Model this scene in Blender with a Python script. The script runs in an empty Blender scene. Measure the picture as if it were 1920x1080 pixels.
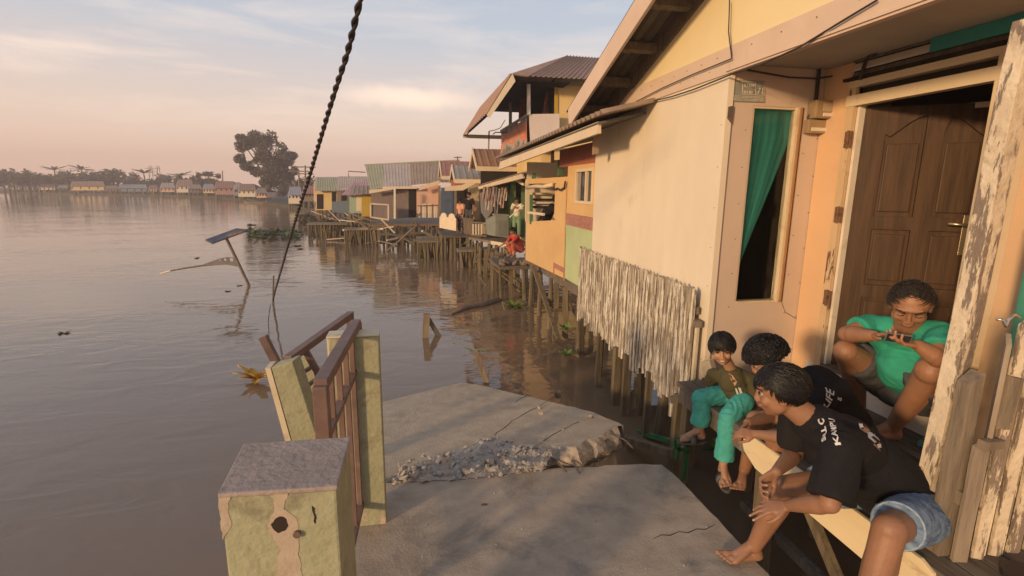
import bpy, bmesh, math, random
import numpy as np
from mathutils import Vector, Matrix, noise as mnoise
from mathutils.bvhtree import BVHTree
random.seed(7)
SC = bpy.context.scene
COL = SC.collection
V = Vector
# ------------------------------------------------------------------ camera
EYE = 1.65; FPX = 953.0
_p = math.atan((540-352)/FPX); _y = math.atan((960-765)/FPX*math.cos(_p)); _a = math.radians(0.6)
CF = V((math.sin(_y)*math.cos(_p), math.cos(_y)*math.cos(_p), -math.sin(_p)))
_r = V((math.cos(_y), -math.sin(_y), 0)); _u = _r.cross(CF)
CR = _r*math.cos(_a)+_u*math.sin(_a); CU = -_r*math.sin(_a)+_u*math.cos(_a)
CO = V((0, 0, EYE))
cam_data = bpy.data.cameras.new('camera'); cam = bpy.data.objects.new('camera', cam_data); COL.objects.link(cam)
cam_data.sensor_width = 36; cam_data.lens = FPX/1920*36; cam_data.clip_start = 0.05; cam_data.clip_end = 2000
_m = Matrix((CR, CU, -CF)).transposed().to_4x4(); _m.translation = CO
cam.matrix_world = _m; SC.camera = cam
SC.render.resolution_x = 1024; SC.render.resolution_y = 576
# ------------------------------------------------------------------ light
SUN_EL = math.radians(11); SUN_DIR = V((-0.80, -0.60, 0)).normalized()*math.cos(SUN_EL)+V((0, 0, math.sin(SUN_EL)))
sd = bpy.data.lights.new('sun', 'SUN'); sd.energy = 3.0; sd.angle = math.radians(5); sd.color = (1.0, 0.69, 0.39)
so = bpy.data.objects.new('sun', sd); COL.objects.link(so)
so.rotation_euler = SUN_DIR.to_track_quat('Z', 'Y').to_euler()
w = bpy.data.worlds.new('World'); SC.world = w; w.use_nodes = True
nt = w.node_tree; nt.nodes.clear()
def N(t, typ, **k):
    n = t.nodes.new(typ)
    for a, b in k.items():
        if a in n.inputs: n.inputs[a].default_value = b
        else: setattr(n, a, b)
    return n
def build_world():
    L = nt.links.new
    out = N(nt, 'ShaderNodeOutputWorld'); bg = N(nt, 'ShaderNodeBackground')
    sky = N(nt, 'ShaderNodeTexSky', sky_type='NISHITA', sun_disc=False, sun_elevation=SUN_EL,
            sun_rotation=math.atan2(SUN_DIR.x, SUN_DIR.y), altitude=0, air_density=1.3, dust_density=3.0, ozone_density=1.5)
    tc = N(nt, 'ShaderNodeTexCoord'); sep = N(nt, 'ShaderNodeSeparateXYZ'); L(tc.outputs['Generated'], sep.inputs[0])
    # evening colour by height: pinkish near the horizon, pale blue above
    cr = N(nt, 'ShaderNodeValToRGB'); e = cr.color_ramp.elements
    e[0].position = 0.0; e[0].color = (7.3, 4.7, 3.5, 1)
    e[1].position = 0.5; e[1].color = (2.25, 3.0, 4.1, 1)
    k = e.new(0.12); k.color = (6.0, 4.6, 3.9, 1)
    k = e.new(0.26); k.color = (3.7, 3.9, 4.4, 1)
    L(sep.outputs['Z'], cr.inputs[0])
    mx = N(nt, 'ShaderNodeMix', data_type='RGBA'); mx.inputs[0].default_value = 0.8
    L(sky.outputs[0], mx.inputs[6]); L(cr.outputs[0], mx.inputs[7])
    # wispy clouds
    mp = N(nt, 'ShaderNodeMapping'); mp.inputs['Scale'].default_value = (2.2, 2.2, 13); L(tc.outputs['Generated'], mp.inputs[0])
    no = N(nt, 'ShaderNodeTexNoise', Scale=1.6, Detail=9, Roughness=0.62, Distortion=0.4); L(mp.outputs[0], no.inputs['Vector'])
    r2 = N(nt, 'ShaderNodeValToRGB'); r2.color_ramp.elements[0].position = 0.47; r2.color_ramp.elements[1].position = 0.75; L(no.outputs[0], r2.inputs[0])
    # band mask: clouds between 5 and 22 degrees up
    b = N(nt, 'ShaderNodeValToRGB'); q = b.color_ramp.elements; q[0].position = 0.05; q[0].color = (0, 0, 0, 1); q[1].position = 0.42; q[1].color = (0, 0, 0, 1)
    k = q.new(0.17); k.color = (1, 1, 1, 1); L(sep.outputs['Z'], b.inputs[0])
    m1 = N(nt, 'ShaderNodeMath', operation='MULTIPLY'); L(r2.outputs[0], m1.inputs[0]); L(b.outputs[0], m1.inputs[1])
    # one brighter streak low over the roofs
    d = CF + CR*(775-960)/FPX + CU*(540-186)/FPX; d.normalize()
    sub = N(nt, 'ShaderNodeVectorMath', operation='SUBTRACT'); L(tc.outputs['Generated'], sub.inputs[0]); sub.inputs[1].default_value = d
    n3 = N(nt, 'ShaderNodeTexNoise', Scale=9, Detail=6); L(tc.outputs['Generated'], n3.inputs['Vector'])
    ad = N(nt, 'ShaderNodeVectorMath', operation='MULTIPLY_ADD'); L(n3.outputs['Color'], ad.inputs[0]); ad.inputs[1].default_value = (.06, .06, .05); L(sub.outputs[0], ad.inputs[2])
    off = N(nt, 'ShaderNodeVectorMath', operation='ADD'); L(ad.outputs[0], off.inputs[0]); off.inputs[1].default_value = (-.03, -.03, -.025)
    sc = N(nt, 'ShaderNodeVectorMath', operation='MULTIPLY'); L(off.outputs[0], sc.inputs[0]); sc.inputs[1].default_value = (6.5, 6.5, 42)
    ln = N(nt, 'ShaderNodeVectorMath', operation='LENGTH'); L(sc.outputs[0], ln.inputs[0])
    mr = N(nt, 'ShaderNodeMapRange', interpolation_type='SMOOTHSTEP'); mr.inputs[1].default_value = 1.2; mr.inputs[2].default_value = 0.1; L(ln.outputs['Value'], mr.inputs[0])
    m2 = N(nt, 'ShaderNodeMath', operation='MULTIPLY'); L(mr.outputs[0], m2.inputs[0]); m2.inputs[1].default_value = 0.75
    m3 = N(nt, 'ShaderNodeMath', operation='MULTIPLY'); L(m1.outputs[0], m3.inputs[0]); m3.inputs[1].default_value = 0.5
    mm = N(nt, 'ShaderNodeMath', operation='MAXIMUM'); L(m2.outputs[0], mm.inputs[0]); L(m3.outputs[0], mm.inputs[1])
    cx = N(nt, 'ShaderNodeMix', data_type='RGBA'); L(mm.outputs[0], cx.inputs[0]); L(mx.outputs[2], cx.inputs[6]); cx.inputs[7].default_value = (8.2, 6.3, 4.9, 1)
    L(cx.outputs[2], bg.inputs[0]); bg.inputs[1].default_value = 0.135
    L(bg.outputs[0], out.inputs[0])
build_world()
SC.view_settings.view_transform = 'Standard'; SC.view_settings.look = 'None'; SC.view_settings.exposure = 0.38; SC.view_settings.gamma = 1
# ------------------------------------------------------------------ pixel helpers: where a line of sight meets a real plane
def ray(x, y): return CF + CR*((x-960)/FPX) + CU*((540-y)/FPX)
def az(x, y, z): d = ray(x, y); return CO + d*((z-CO.z)/d.z)
def ax(x, y, X): d = ray(x, y); return CO + d*(X/d.x)
def ay(x, y, Y): d = ray(x, y); return CO + d*(Y/d.y)
def ad(x, y, D): return CO + ray(x, y)*D
# ------------------------------------------------------------------ materials
MATS = {}
def mat(name, c1, c2=None, scale=6, rough=0.75, bump=0.15, stretch=(1, 1, 1), metal=0, peel=None, stain=None, detail=6, spec=0.3, bscale=None):
    """peel=(colour, amount 0..1, scale, stretch); stain=(colour, amount, scale)"""
    if name in MATS: return MATS[name]
    m = bpy.data.materials.new(name); m.use_nodes = True; t = m.node_tree; L = t.links.new
    b = t.nodes['Principled BSDF']; b.inputs['Roughness'].default_value = rough; b.inputs['Metallic'].default_value = metal
    b.inputs['Specular IOR Level'].default_value = spec
    c2 = c2 or tuple(x*0.78 for x in c1)
    tc = N(t, 'ShaderNodeTexCoord'); mp = N(t, 'ShaderNodeMapping'); mp.inputs['Scale'].default_value = stretch; L(tc.outputs['Object'], mp.inputs[0])
    n1 = N(t, 'ShaderNodeTexNoise', Scale=scale, Detail=detail, Roughness=0.65); L(mp.outputs[0], n1.inputs['Vector'])
    r = N(t, 'ShaderNodeValToRGB'); r.color_ramp.elements[0].position = 0.32; r.color_ramp.elements[1].position = 0.68
    r.color_ramp.elements[0].color = (*c2, 1); r.color_ramp.elements[1].color = (*c1, 1); L(n1.outputs[0], r.inputs[0])
    col = r.outputs[0]; hgt = n1.outputs[0]
    if stain:
        n2 = N(t, 'ShaderNodeTexNoise', Scale=stain[2], Detail=9, Roughness=0.7, Distortion=0.5); L(mp.outputs[0], n2.inputs['Vector'])
        r2 = N(t, 'ShaderNodeValToRGB'); r2.color_ramp.elements[0].position = 0.66-stain[1]*0.3; r2.color_ramp.elements[1].position = 0.86-stain[1]*0.3
        L(n2.outputs[0], r2.inputs[0])
        mx = N(t, 'ShaderNodeMix', data_type='RGBA'); L(r2.outputs[0], mx.inputs[0]); L(col, mx.inputs[6]); mx.inputs[7].default_value = (*stain[0], 1); col = mx.outputs[2]
    if peel:
        mp2 = N(t, 'ShaderNodeMapping'); mp2.inputs['Scale'].default_value = peel[3] if len(peel) > 3 else (1, 1, 1); L(tc.outputs['Object'], mp2.inputs[0])
        n3 = N(t, 'ShaderNodeTexNoise', Scale=peel[2], Detail=12, Roughness=0.72, Distortion=0.25); L(mp2.outputs[0], n3.inputs['Vector'])
        r3 = N(t, 'ShaderNodeValToRGB'); th = 0.72-peel[1]*0.4; r3.color_ramp.elements[0].position = th; r3.color_ramp.elements[1].position = th+0.02
        L(n3.outputs[0], r3.inputs[0])
        mx = N(t, 'ShaderNodeMix', data_type='RGBA'); L(r3.outputs[0], mx.inputs[0]); L(col, mx.inputs[6]); mx.inputs[7].default_value = (*peel[0], 1); col = mx.outputs[2]
        ma = N(t, 'ShaderNodeMath', operation='MULTIPLY_ADD'); L(r3.outputs[0], ma.inputs[0]); ma.inputs[1].default_value = -0.6; L(n1.outputs[0], ma.inputs[2]); hgt = ma.outputs[0]
    L(col, b.inputs['Base Color'])
    if bump:
        bn = N(t, 'ShaderNodeBump', Strength=bump); bn.inputs['Distance'].default_value = 0.02
        if bscale:
            n4 = N(t, 'ShaderNodeTexNoise', Scale=bscale, Detail=8); L(mp.outputs[0], n4.inputs['Vector'])
            s = N(t, 'ShaderNodeMath', operation='ADD'); L(n4.outputs[0], s.inputs[0]); L(hgt, s.inputs[1]); hgt = s.outputs[0]
        L(hgt, bn.inputs['Height']); L(bn.outputs[0], b.inputs['Normal'])
    MATS[name] = m; return m
# ------------------------------------------------------------------ mesh builder
ORG = {}
class MB:
    def __init__(s): s.v = []; s.f = []
    def raw(s, vs, fs):
        o = len(s.v); s.v += [V(p) for p in vs]; s.f += [tuple(i+o for i in f) for f in fs]; return s
    def box(s, c, size, rot=None, jit=0):
        c = V(c); h = V(size)/2; R = rot if rot else Matrix.Identity(3); vs = []
        for i in (-1, 1):
            for j in (-1, 1):
                for k in (-1, 1):
                    p = V((i*h.x, j*h.y, k*h.z))
                    if jit: p += V([random.uniform(-jit, jit) for _ in range(3)])
                    vs.append(c+R@p)
        return s.raw(vs, [(0, 1, 3, 2), (4, 6, 7, 5), (0, 4, 5, 1), (2, 3, 7, 6), (0, 2, 6, 4), (1, 5, 7, 3)])
    def span(s, a, b): a = V(a); b = V(b); return s.box((a+b)/2, (abs(b.x-a.x), abs(b.y-a.y), abs(b.z-a.z)))
    def prism(s, pts, vec):
        n = len(pts); pts = [V(p) for p in pts]; vec = V(vec)
        nrm = V((0, 0, 0))
        for i in range(n): nrm += pts[i].cross(pts[(i+1) % n])
        if nrm.dot(vec) > 0: pts = pts[::-1]
        return s.raw(pts+[p+vec for p in pts], [tuple(range(n)), tuple(range(2*n-1, n-1, -1))]+[(i+n, (i+1) % n+n, (i+1) % n, i) for i in range(n)])
    def bar(s, a, b, w, h, up=(0, 0, 1), jit=0):
        a = V(a); b = V(b); d = b-a; L = d.length; d.normalize(); up = V(up)
        if abs(d.dot(up)) > 0.99: up = V((0, 1, 0))
        x = d.cross(up).normalized(); z = x.cross(d)
        return s.box((a+b)/2, (w, L, h), Matrix((x, d, z)).transposed(), jit)
    def tube(s, pts, r, n=8, cap=True):
        pts = [V(p) for p in pts]; rs = r if isinstance(r, (list, tuple)) else [r]*len(pts)
        o = len(s.v); m = len(pts); up = V((0, 0, 1)); px = None
        for i, p in enumerate(pts):
            d = (pts[min(i+1, m-1)]-pts[max(i-1, 0)])
            if d.length < 1e-9: d = V((0, 0, 1))
            d.normalize()
            if px is None:
                px = d.cross(up if abs(d.z) < 0.95 else V((1, 0, 0))).normalized()
            else:
                px = (px-d*px.dot(d)).normalized()
            py = d.cross(px)
            for k in range(n):
                a = 2*math.pi*k/n; s.v.append(p+(px*math.cos(a)+py*math.sin(a))*rs[i])
        for i in range(m-1):
            for k in range(n):
                a = o+i*n+k; b = o+i*n+(k+1) % n; s.f.append((a, b, b+n, a+n))
        if cap: s.f.append(tuple(o+k for k in range(n-1, -1, -1))); s.f.append(tuple(o+(m-1)*n+k for k in range(n)))
        return s
    def ell(s, c, r, R=None, seg=16, rings=10):
        c = V(c); r = V(r) if not isinstance(r, (int, float)) else V((r, r, r)); R = R or Matrix.Identity(3); o = len(s.v)
        for i in range(rings+1):
            th = math.pi*i/rings
            for k in range(seg):
                ph = 2*math.pi*k/seg
                s.v.append(c+R@V((r.x*math.sin(th)*math.cos(ph), r.y*math.sin(th)*math.sin(ph), r.z*math.cos(th))))
        for i in range(rings):
            for k in range(seg):
                a = o+i*seg+k; b = o+i*seg+(k+1) % seg; s.f.append((a, a+seg, b+seg, b))
        return s
    def cone(s, p1, r1, p2, r2, n=12):
        """closed round-ended taper"""
        p1 = V(p1); p2 = V(p2); d = p2-p1; L = d.length
        if L < 1e-6: return s.ell(p1, r1)
        d.normalize(); pts = []; rs = []
        for t in (-1, -.92, -.7, -.38, 0): pts.append(p1+d*(r1*t)); rs.append(max(r1*math.sqrt(max(0, 1-t*t)), r1*0.02))
        for t in (0, .38, .7, .92, 1): pts.append(p2+d*(r2*t)); rs.append(max(r2*math.sqrt(max(0, 1-t*t)), r2*0.02))
        return s.tube(pts, rs, n)
    def corr(s, a, b, c, d, n, amp=0.02, th=0.004, rows=1):
        """corrugated sheet; a-b eave, d-c ridge, ribs run from a-b to d-c"""
        a, b, c, d = map(V, (a, b, c, d)); nrm = (b-a).cross(d-a).normalized()
        if nrm.z < 0: nrm = -nrm
        prof = [0, 0, 0, 1]; m = n*4+1; top = []
        for j in range(rows+1):
            v = j/rows
            for i in range(m):
                u = i/(m-1); p = (a*(1-u)+b*u)*(1-v)+(d*(1-u)+c*u)*v; top.append(p+nrm*(amp*prof[i % 4]))
        bot = [p-nrm*th for p in top]; o = len(s.v); s.v += top+bot; K = len(top)
        for j in range(rows):
            for i in range(m-1):
                q = j*m+i; s.f.append((o+q, o+q+1, o+q+1+m, o+q+m)); s.f.append((o+K+q, o+K+q+m, o+K+q+1+m, o+K+q+1))
        for i in range(m-1):
            s.f.append((o+i, o+K+i, o+K+i+1, o+i+1)); q = rows*m+i; s.f.append((o+q, o+q+1, o+K+q+1, o+K+q))
        return s
    def build(s, name, m, parent=None, org=None, smooth=False, bevel=0, jitter=0):
        if parent is not None: o = ORG[parent.name]
        elif org is not None: o = V(org)
        else:
            xs = [p.x for p in s.v]; ys = [p.y for p in s.v]; zs = [p.z for p in s.v]
            o = V(((min(xs)+max(xs))/2, (min(ys)+max(ys))/2, min(zs)))
        me = bpy.data.meshes.new(name); me.from_pydata([p-o for p in s.v], [], s.f)
        if bevel or jitter:
            bm = bmesh.new(); bm.from_mesh(me)
            bmesh.ops.recalc_face_normals(bm, faces=bm.faces)
            if bevel: bmesh.ops.bevel(bm, geom=[e for e in bm.edges if e.is_manifold and e.calc_face_angle(0) > 0.5], offset=bevel, segments=2, affect='EDGES', profile=0.6)
            if jitter:
                for q in bm.verts: q.co += V(mnoise.noise_vector((q.co+o)*9))*jitter
            bm.to_mesh(me); bm.free()
        me.materials.append(m)
        if smooth: me.polygons.foreach_set('use_smooth', [True]*len(me.polygons))
        ob = bpy.data.objects.new(name, me); COL.objects.link(ob)
        ORG[ob.name] = o
        if parent is not None: ob.parent = parent
        else: ob.location = o
        return ob
def tag(o, label=None, cat=None, group=None, kind=None):
    if label: o['label'] = label
    if cat: o['category'] = cat
    if group: o['group'] = group
    if kind: o['kind'] = kind
    return o
def thing(name, label, cat, loc, group=None):
    o = bpy.data.objects.new(name, None); COL.objects.link(o); o.location = V(loc); ORG[o.name] = V(loc); o.empty_display_size = 0.1
    return tag(o, label, cat, group)
def R3(x=0, y=0, z=0): return Matrix.Rotation(z, 3, 'Z')@Matrix.Rotation(y, 3, 'Y')@Matrix.Rotation(x, 3, 'X')
WZ = -0.45   # water level
# ------------------------------------------------------------------ palette
cream = mat('cream_board', (.72, .61, .45), (.66, .55, .41), scale=2.5, stretch=(1, 1, .5), bump=0.05, stain=((.56, .46, .33), .16, 2.4))
band = mat('pink_board', (.62, .47, .36), (.56, .42, .32), scale=3, bump=0.05, stain=((.45, .34, .26), .2, 2.5))
yellowish = mat('pale_yellow_board', (.76, .62, .36), (.70, .57, .34), scale=2, bump=0.04, stain=((.62, .42, .22), .2, 1.2))
orange_w = mat('sunlit_apricot_wall', (.70, .44, .24), (.64, .40, .22), scale=2.2, bump=0.05, stain=((.52, .36, .25), .35, 1.5))  # orange of the low sun put into the porch wall colour
shadedwall = mat('shaded_pink_wall', (.60, .46, .36), (.55, .41, .31), scale=2.2, bump=0.05, stain=((.44, .32, .22), .3, 1.3))  # pinkish tone paints in the weaker light on the inset wall
whitep = mat('off_white_paint', (.72, .62, .50), (.64, .54, .42), scale=5, bump=0.06, stain=((.45, .34, .24), .3, 5))
wood_old = mat('weathered_wood', (.20, .155, .11), (.10, .078, .055), scale=5, stretch=(6, 6, .6), bump=0.4, rough=.9)
wood_y = mat('weathered_wood_level', (.17, .14, .105), (.085, .068, .05), scale=5, stretch=(6, .5, 6), bump=0.5, rough=.9)
wood_pile = mat('wet_pile_wood', (.20, .15, .09), (.085, .062, .035), scale=4, stretch=(7, 7, .5), bump=0.5, rough=.8, stain=((.05, .06, .025), .35, 3))
wood_grey = mat('grey_driftwood', (.27, .205, .14), (.13, .10, .07), scale=5, stretch=(5, 5, .7), bump=.4, rough=.9)
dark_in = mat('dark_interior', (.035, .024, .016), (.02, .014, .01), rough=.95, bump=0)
zinc = mat('rusty_zinc_roof', (.34, .245, .17), (.24, .17, .12), scale=3, stretch=(2, .5, 1), bump=.1, rough=.7, stain=((.22, .11, .06), .4, 2))
zinc_b = mat('brown_zinc_roof', (.38, .23, .155), (.28, .165, .11), scale=3, bump=.1, rough=.7, stain=((.17, .1, .07), .3, 3))
zinc_g = mat('grey_zinc_roof', (.31, .26, .215), (.22, .185, .15), scale=3, bump=.1, rough=.7, stain=((.2, .13, .09), .3, 2))
zinc_m = mat('mauve_zinc_roof', (.44, .35, .29), (.34, .265, .22), scale=2, bump=.1, rough=.7, stain=((.26, .18, .14), .3, 2))
zinc_gn = mat('green_zinc_roof', (.33, .31, .20), (.27, .25, .16), scale=2, bump=.1, rough=.7, stain=((.2, .2, .1), .3, 2))
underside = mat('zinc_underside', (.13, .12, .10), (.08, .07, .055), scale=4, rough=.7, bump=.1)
def stilts(par, pts, top, r=(.03, .055), lean=.05, m=None, brace=0):
    for (x, y) in pts:
        R_ = random.uniform(*r); dx = random.uniform(-lean, lean); dy = random.uniform(-lean, lean)
        mb = MB()
        a = V((x+dx, y+dy, WZ-.25)); b = V((x, y, top))
        if random.random() < .45: mb.bar(a, b, R_*1.7, R_*1.5, up=(random.uniform(-1, 1), 1, 0))
        else: mb.tube([a, a.lerp(b, .35)+V((random.uniform(-.015, .015), random.uniform(-.015, .015), 0)), a.lerp(b, .7), b], [R_*1.05, R_, R_*.92, R_*.85], 7)
        mb.build('stilt', m or wood_pile, par)
    for k in range(brace):
        p = random.choice(pts); q = random.choice([c for c in pts if c != p] or [p])
        if (V((*p, 0))-V((*q, 0))).length > 2.2: continue
        MB().bar((p[0]-.04, p[1], random.uniform(WZ, WZ+.2)), (q[0]-.04, q[1], top-.1), .035, .03).build('brace', wood_pile, par)
# ================================================================== water
def build_water():
    mb = MB()
    xs = [-228, -150, -60, -20, -8, -3, 0, 3, 8, 20, 60, 110]; ys = [-12, -4, 0, 4, 9, 16, 28, 50, 80, 140, 235]
    vs = [V((x, y, WZ)) for y in ys for x in xs]; n = len(xs)
    mb.raw(vs, [(j*n+i, j*n+i+1, (j+1)*n+i+1, (j+1)*n+i) for j in range(len(ys)-1) for i in range(n-1)])
    m = bpy.data.materials.new('river_water'); m.use_nodes = True; t = m.node_tree; L = t.links.new; b = t.nodes['Principled BSDF']
    b.inputs['Base Color'].default_value = (.20, .128, .076, 1); b.inputs['Roughness'].default_value = .035; b.inputs['IOR'].default_value = 1.42
    b.inputs['Specular IOR Level'].default_value = .62
    g = N(t, 'ShaderNodeNewGeometry')
    mp = N(t, 'ShaderNodeMapping'); mp.inputs['Scale'].default_value = (.8, 1.5, 1); mp.inputs['Rotation'].default_value = (0, 0, -.25); L(g.outputs['Position'], mp.inputs[0])
    n1 = N(t, 'ShaderNodeTexNoise', Scale=2.1, Detail=3, Roughness=.5, Distortion=.6); L(mp.outputs[0], n1.inputs['Vector'])
    n2 = N(t, 'ShaderNodeTexNoise', Scale=.33, Detail=2); L(mp.outputs[0], n2.inputs['Vector'])
    n3 = N(t, 'ShaderNodeTexNoise', Scale=7, Detail=2); L(mp.outputs[0], n3.inputs['Vector'])
    r = N(t, 'ShaderNodeValToRGB'); r.color_ramp.elements[0].position = .35; r.color_ramp.elements[1].position = .62; L(n2.outputs[0], r.inputs[0])
    a1 = N(t, 'ShaderNodeMath', operation='MULTIPLY'); L(n1.outputs[0], a1.inputs[0]); L(r.outputs[0], a1.inputs[1])
    a2 = N(t, 'ShaderNodeMath', operation='MULTIPLY_ADD'); L(n3.outputs[0], a2.inputs[0]); a2.inputs[1].default_value = .10; L(a1.outputs[0], a2.inputs[2])
    a3 = N(t, 'ShaderNodeMath', operation='MULTIPLY_ADD'); L(n1.outputs[0], a3.inputs[0]); a3.inputs[1].default_value = .35; L(a2.outputs[0], a3.inputs[2])
    bp = N(t, 'ShaderNodeBump', Strength=.24); bp.inputs['Distance'].default_value = .045; L(a3.outputs[0], bp.inputs['Height']); L(bp.outputs[0], b.inputs['Normal'])
    tag(mb.build('river_water', m, org=(0, 0, WZ)), kind='structure')
build_water()
# ================================================================== walkway slab and collapsed slab
conc = mat('worn_concrete', (.43, .345, .26), (.31, .25, .19), scale=7, stretch=(1, 1.1, 1), bump=.2, rough=.92, stain=((.17, .15, .13), .46, 2.8), bscale=90)
conc2 = mat('dusty_concrete', (.48, .38, .275), (.36, .28, .20), scale=7, stretch=(1.2, .9, 1), bump=.25, rough=.92, stain=((.16, .14, .11), .3, 1.5), bscale=50)
conc_b = mat('broken_concrete', (.56, .44, .31), (.30, .24, .18), scale=14, bump=.9, rough=.95, bscale=45)
conc_w = mat('pale_broken_concrete', (.46, .40, .34), (.27, .235, .20), scale=16, bump=.8, rough=.95)
def jag(pts, step=.06, amp=.012, seed=0):
    out = []
    for i in range(len(pts)-1):
        a = V(pts[i]); b = V(pts[i+1]); n = max(1, int((b-a).length/step))
        for k in range(n):
            p = a.lerp(b, k/n)
            out.append(p+V((mnoise.noise(V((p.x*9, p.y*9, seed)))*amp*2, mnoise.noise(V((p.x*9, p.y*9, seed+7)))*amp*2, 0)) if k else p)
    return out
def walkway():
    far = [az(600, 912, 0), az(735, 905, 0), az(850, 899, 0), az(925, 890, 0), az(1000, 882, 0), az(1090, 876, 0), az(1150, 872, 0), az(1240, 871, 0)]
    right = [far[-1], az(1262, 888, 0), az(1345, 972, 0), az(1400, 1032, 0), V((1.50, 1.55, 0)), V((1.52, .3, 0)), V((1.52, -4, 0))]
    o = jag(far, .05, .010, 1)+jag(right, .06, .008, 2)+[V((1.52, -4, 0)), V((-.5, -4, 0)), V((-.5, far[0].y, 0))]
    top = MB().prism(o, (0, 0, -.12)).build('walkway', conc, org=(.5, 0, -.12), bevel=0)
    bm = bmesh.new(); bm.from_mesh(top.data)
    for k in range(-16, 11): bmesh.ops.bisect_plane(bm, geom=bm.verts[:]+bm.edges[:]+bm.faces[:], plane_co=(0, k*.23+.05, 0), plane_no=(0, 1, 0))
    for k in range(-5, 6): bmesh.ops.bisect_plane(bm, geom=bm.verts[:]+bm.edges[:]+bm.faces[:], plane_co=(k*.23+.03, 0, 0), plane_no=(1, 0, 0))
    bmesh.ops.triangulate(bm, faces=[f for f in bm.faces if len(f.verts) > 4]); bm.to_mesh(top.data); bm.free()
    tag(top, kind='structure')
walkway()
# cracks in the walkway: thin dark broken lines
crackm = mat('crack_dark', (.05, .042, .035), rough=1, bump=0)
A_ = az(1168, 797, .08); D_ = az(722, 893, -.03); B_ = az(866, 717, WZ); C_ = az(722, 777, WZ)
SX = (A_-D_).normalized(); SN = SX.cross((B_-D_)).normalized()
if SN.z < 0: SN = -SN
SY = SN.cross(SX)
def onslab(px, py, lift=0):
    d = ray(px, py); t = (D_-CO).dot(SN)/d.dot(SN); return CO+d*t+SN*lift
def slab2():
    near = [onslab(600, 900), onslab(722, 893), onslab(770, 880), onslab(850, 858), onslab(905, 838), onslab(960, 842), onslab(1030, 836), onslab(1080, 838), onslab(1120, 818), onslab(1142, 806), onslab(1168, 797)]
    rt = [near[-1], onslab(1110, 772), onslab(1000, 746), onslab(900, 722), onslab(866, 717)]
    e = (rt[-1]-rt[0]).normalized()
    rt.append(rt[-1]+e*.9); lf = onslab(560, 860)+SY*2.4
    o = jag(near, .035, .012, 5)+jag(rt, .07, .006, 6)+[rt[-1], lf, onslab(600, 900)-SX*.3]
    # sheet with a rough broken edge: three rows below the rim
    mb = MB(); n = len(o); mb.raw(o, [tuple(range(n))])
    r = tag(mb.build('collapsed_walkway', conc2, org=D_), kind='structure')
    mb = MB(); nn = len(jag(near, .035, .012, 5)); vs = []
    for row in range(7):
        for i in range(nn):
            p = o[i]-SN*(.027*row); f = abs(math.sin(row/6*math.pi))
            q = V(p)+SY*(-.05*f+mnoise.noise(p*22)*.045*(1 if row else 0))+SN*(mnoise.noise(p*31+V((5, 1, 0)))*.012*(1 if row else 0))
            if 0 < row: q += SX*mnoise.noise(p*17)*.03
            vs.append(q)
    mb.raw(vs, [(j*nn+i, (j+1)*nn+i, (j+1)*nn+i+1, j*nn+i+1) for j in range(6) for i in range(nn-1)])
    back = [V(p)+SY*.4 for p in vs[-nn:]]
    mb.raw(vs[-nn:]+back, [(i, i+nn, i+nn+1, i+1) for i in range(nn-1)])
    mb.build('broken_edge', conc_b, r)
    side = MB(); m2 = jag(rt, .07, .006, 6)+[rt[-1]]
    k = len(m2); side.raw(m2+[p-SN*.16 for p in m2], [(i, i+k, i+k+1, i+1) for i in range(k-1)]); side.build('side_face', conc_b, r)
    # cracks across it
    for pl in ([(1042, 743), (1020, 757), (985, 775), (950, 798), (925, 820), (895, 838), (860, 852)], [(990, 740), (970, 750), (960, 758)], [(1085, 790), (1060, 806), (1040, 812), (1010, 832)]):
        P = []; rr = []
        for i in range(len(pl)-1):
            for t in (0, .33, .66):
                x = pl[i][0]*(1-t)+pl[i+1][0]*t; y = pl[i][1]*(1-t)+pl[i+1][1]*t
                P.append(onslab(x+random.uniform(-3, 3), y+random.uniform(-1.5, 1.5), .0005)); rr.append(random.uniform(.0012, .0034))
        MB().tube(P, rr, 5).build('crack', crackm, r)
slab2()
def chunk(c, s, m, seed, flat=.6):
    rnd = random.Random(seed); bm = bmesh.new(); n = rnd.randint(8, 12)
    for k in range(n):
        d = V((rnd.gauss(0, 1), rnd.gauss(0, 1), rnd.gauss(0, 1))).normalized()*rnd.uniform(.75, 1.05); bm.verts.new(d)
    bmesh.ops.convex_hull(bm, input=bm.verts); bmesh.ops.delete(bm, geom=[v for v in bm.verts if not v.link_faces], context='VERTS')
    bm.verts.ensure_lookup_table(); bm.verts.index_update()
    R_ = R3(rnd.uniform(0, .6), rnd.uniform(0, .6), rnd.uniform(0, 6)); vs = [V(c)+R_@V((v.co.x*s, v.co.y*s*.75, v.co.z*s*flat)) for v in bm.verts]
    fs = [tuple(v.index for v in f.verts) for f in bm.faces]; bm.free()
    return MB().raw(vs, fs)
ck = [(775, 888, .055), (805, 885, .035), (757, 897, .04), (830, 868, .045), (870, 870, .05), (795, 900, .03), (915, 868, .05), (740, 903, .03), (858, 888, .04)]
for i, (x, y, s) in enumerate(ck):
    lab = ['large pale concrete chunk at the left end of the rubble on the walkway edge', 'concrete lump beside the largest pale chunk in the rubble', 'small chunk left of the largest pale chunk by the green post',
           'angular concrete chunk behind the rubble heap near the crack', 'blocky grey chunk in the middle of the broken concrete', 'little chunk in front of the largest pale chunk', 'rough chunk lying under the broken slab edge, right of the heap', 'thin flat chip of concrete nearest the green post', 'grey lump on the near side of the rubble heap'][i]
    tag(chunk(az(x, y, s*.45), s, conc_w if i % 2 else conc_b, i).build('concrete_chunk', conc_w if i % 2 == 0 else conc_b), lab, 'rubble', 'broken concrete chunks')
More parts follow.
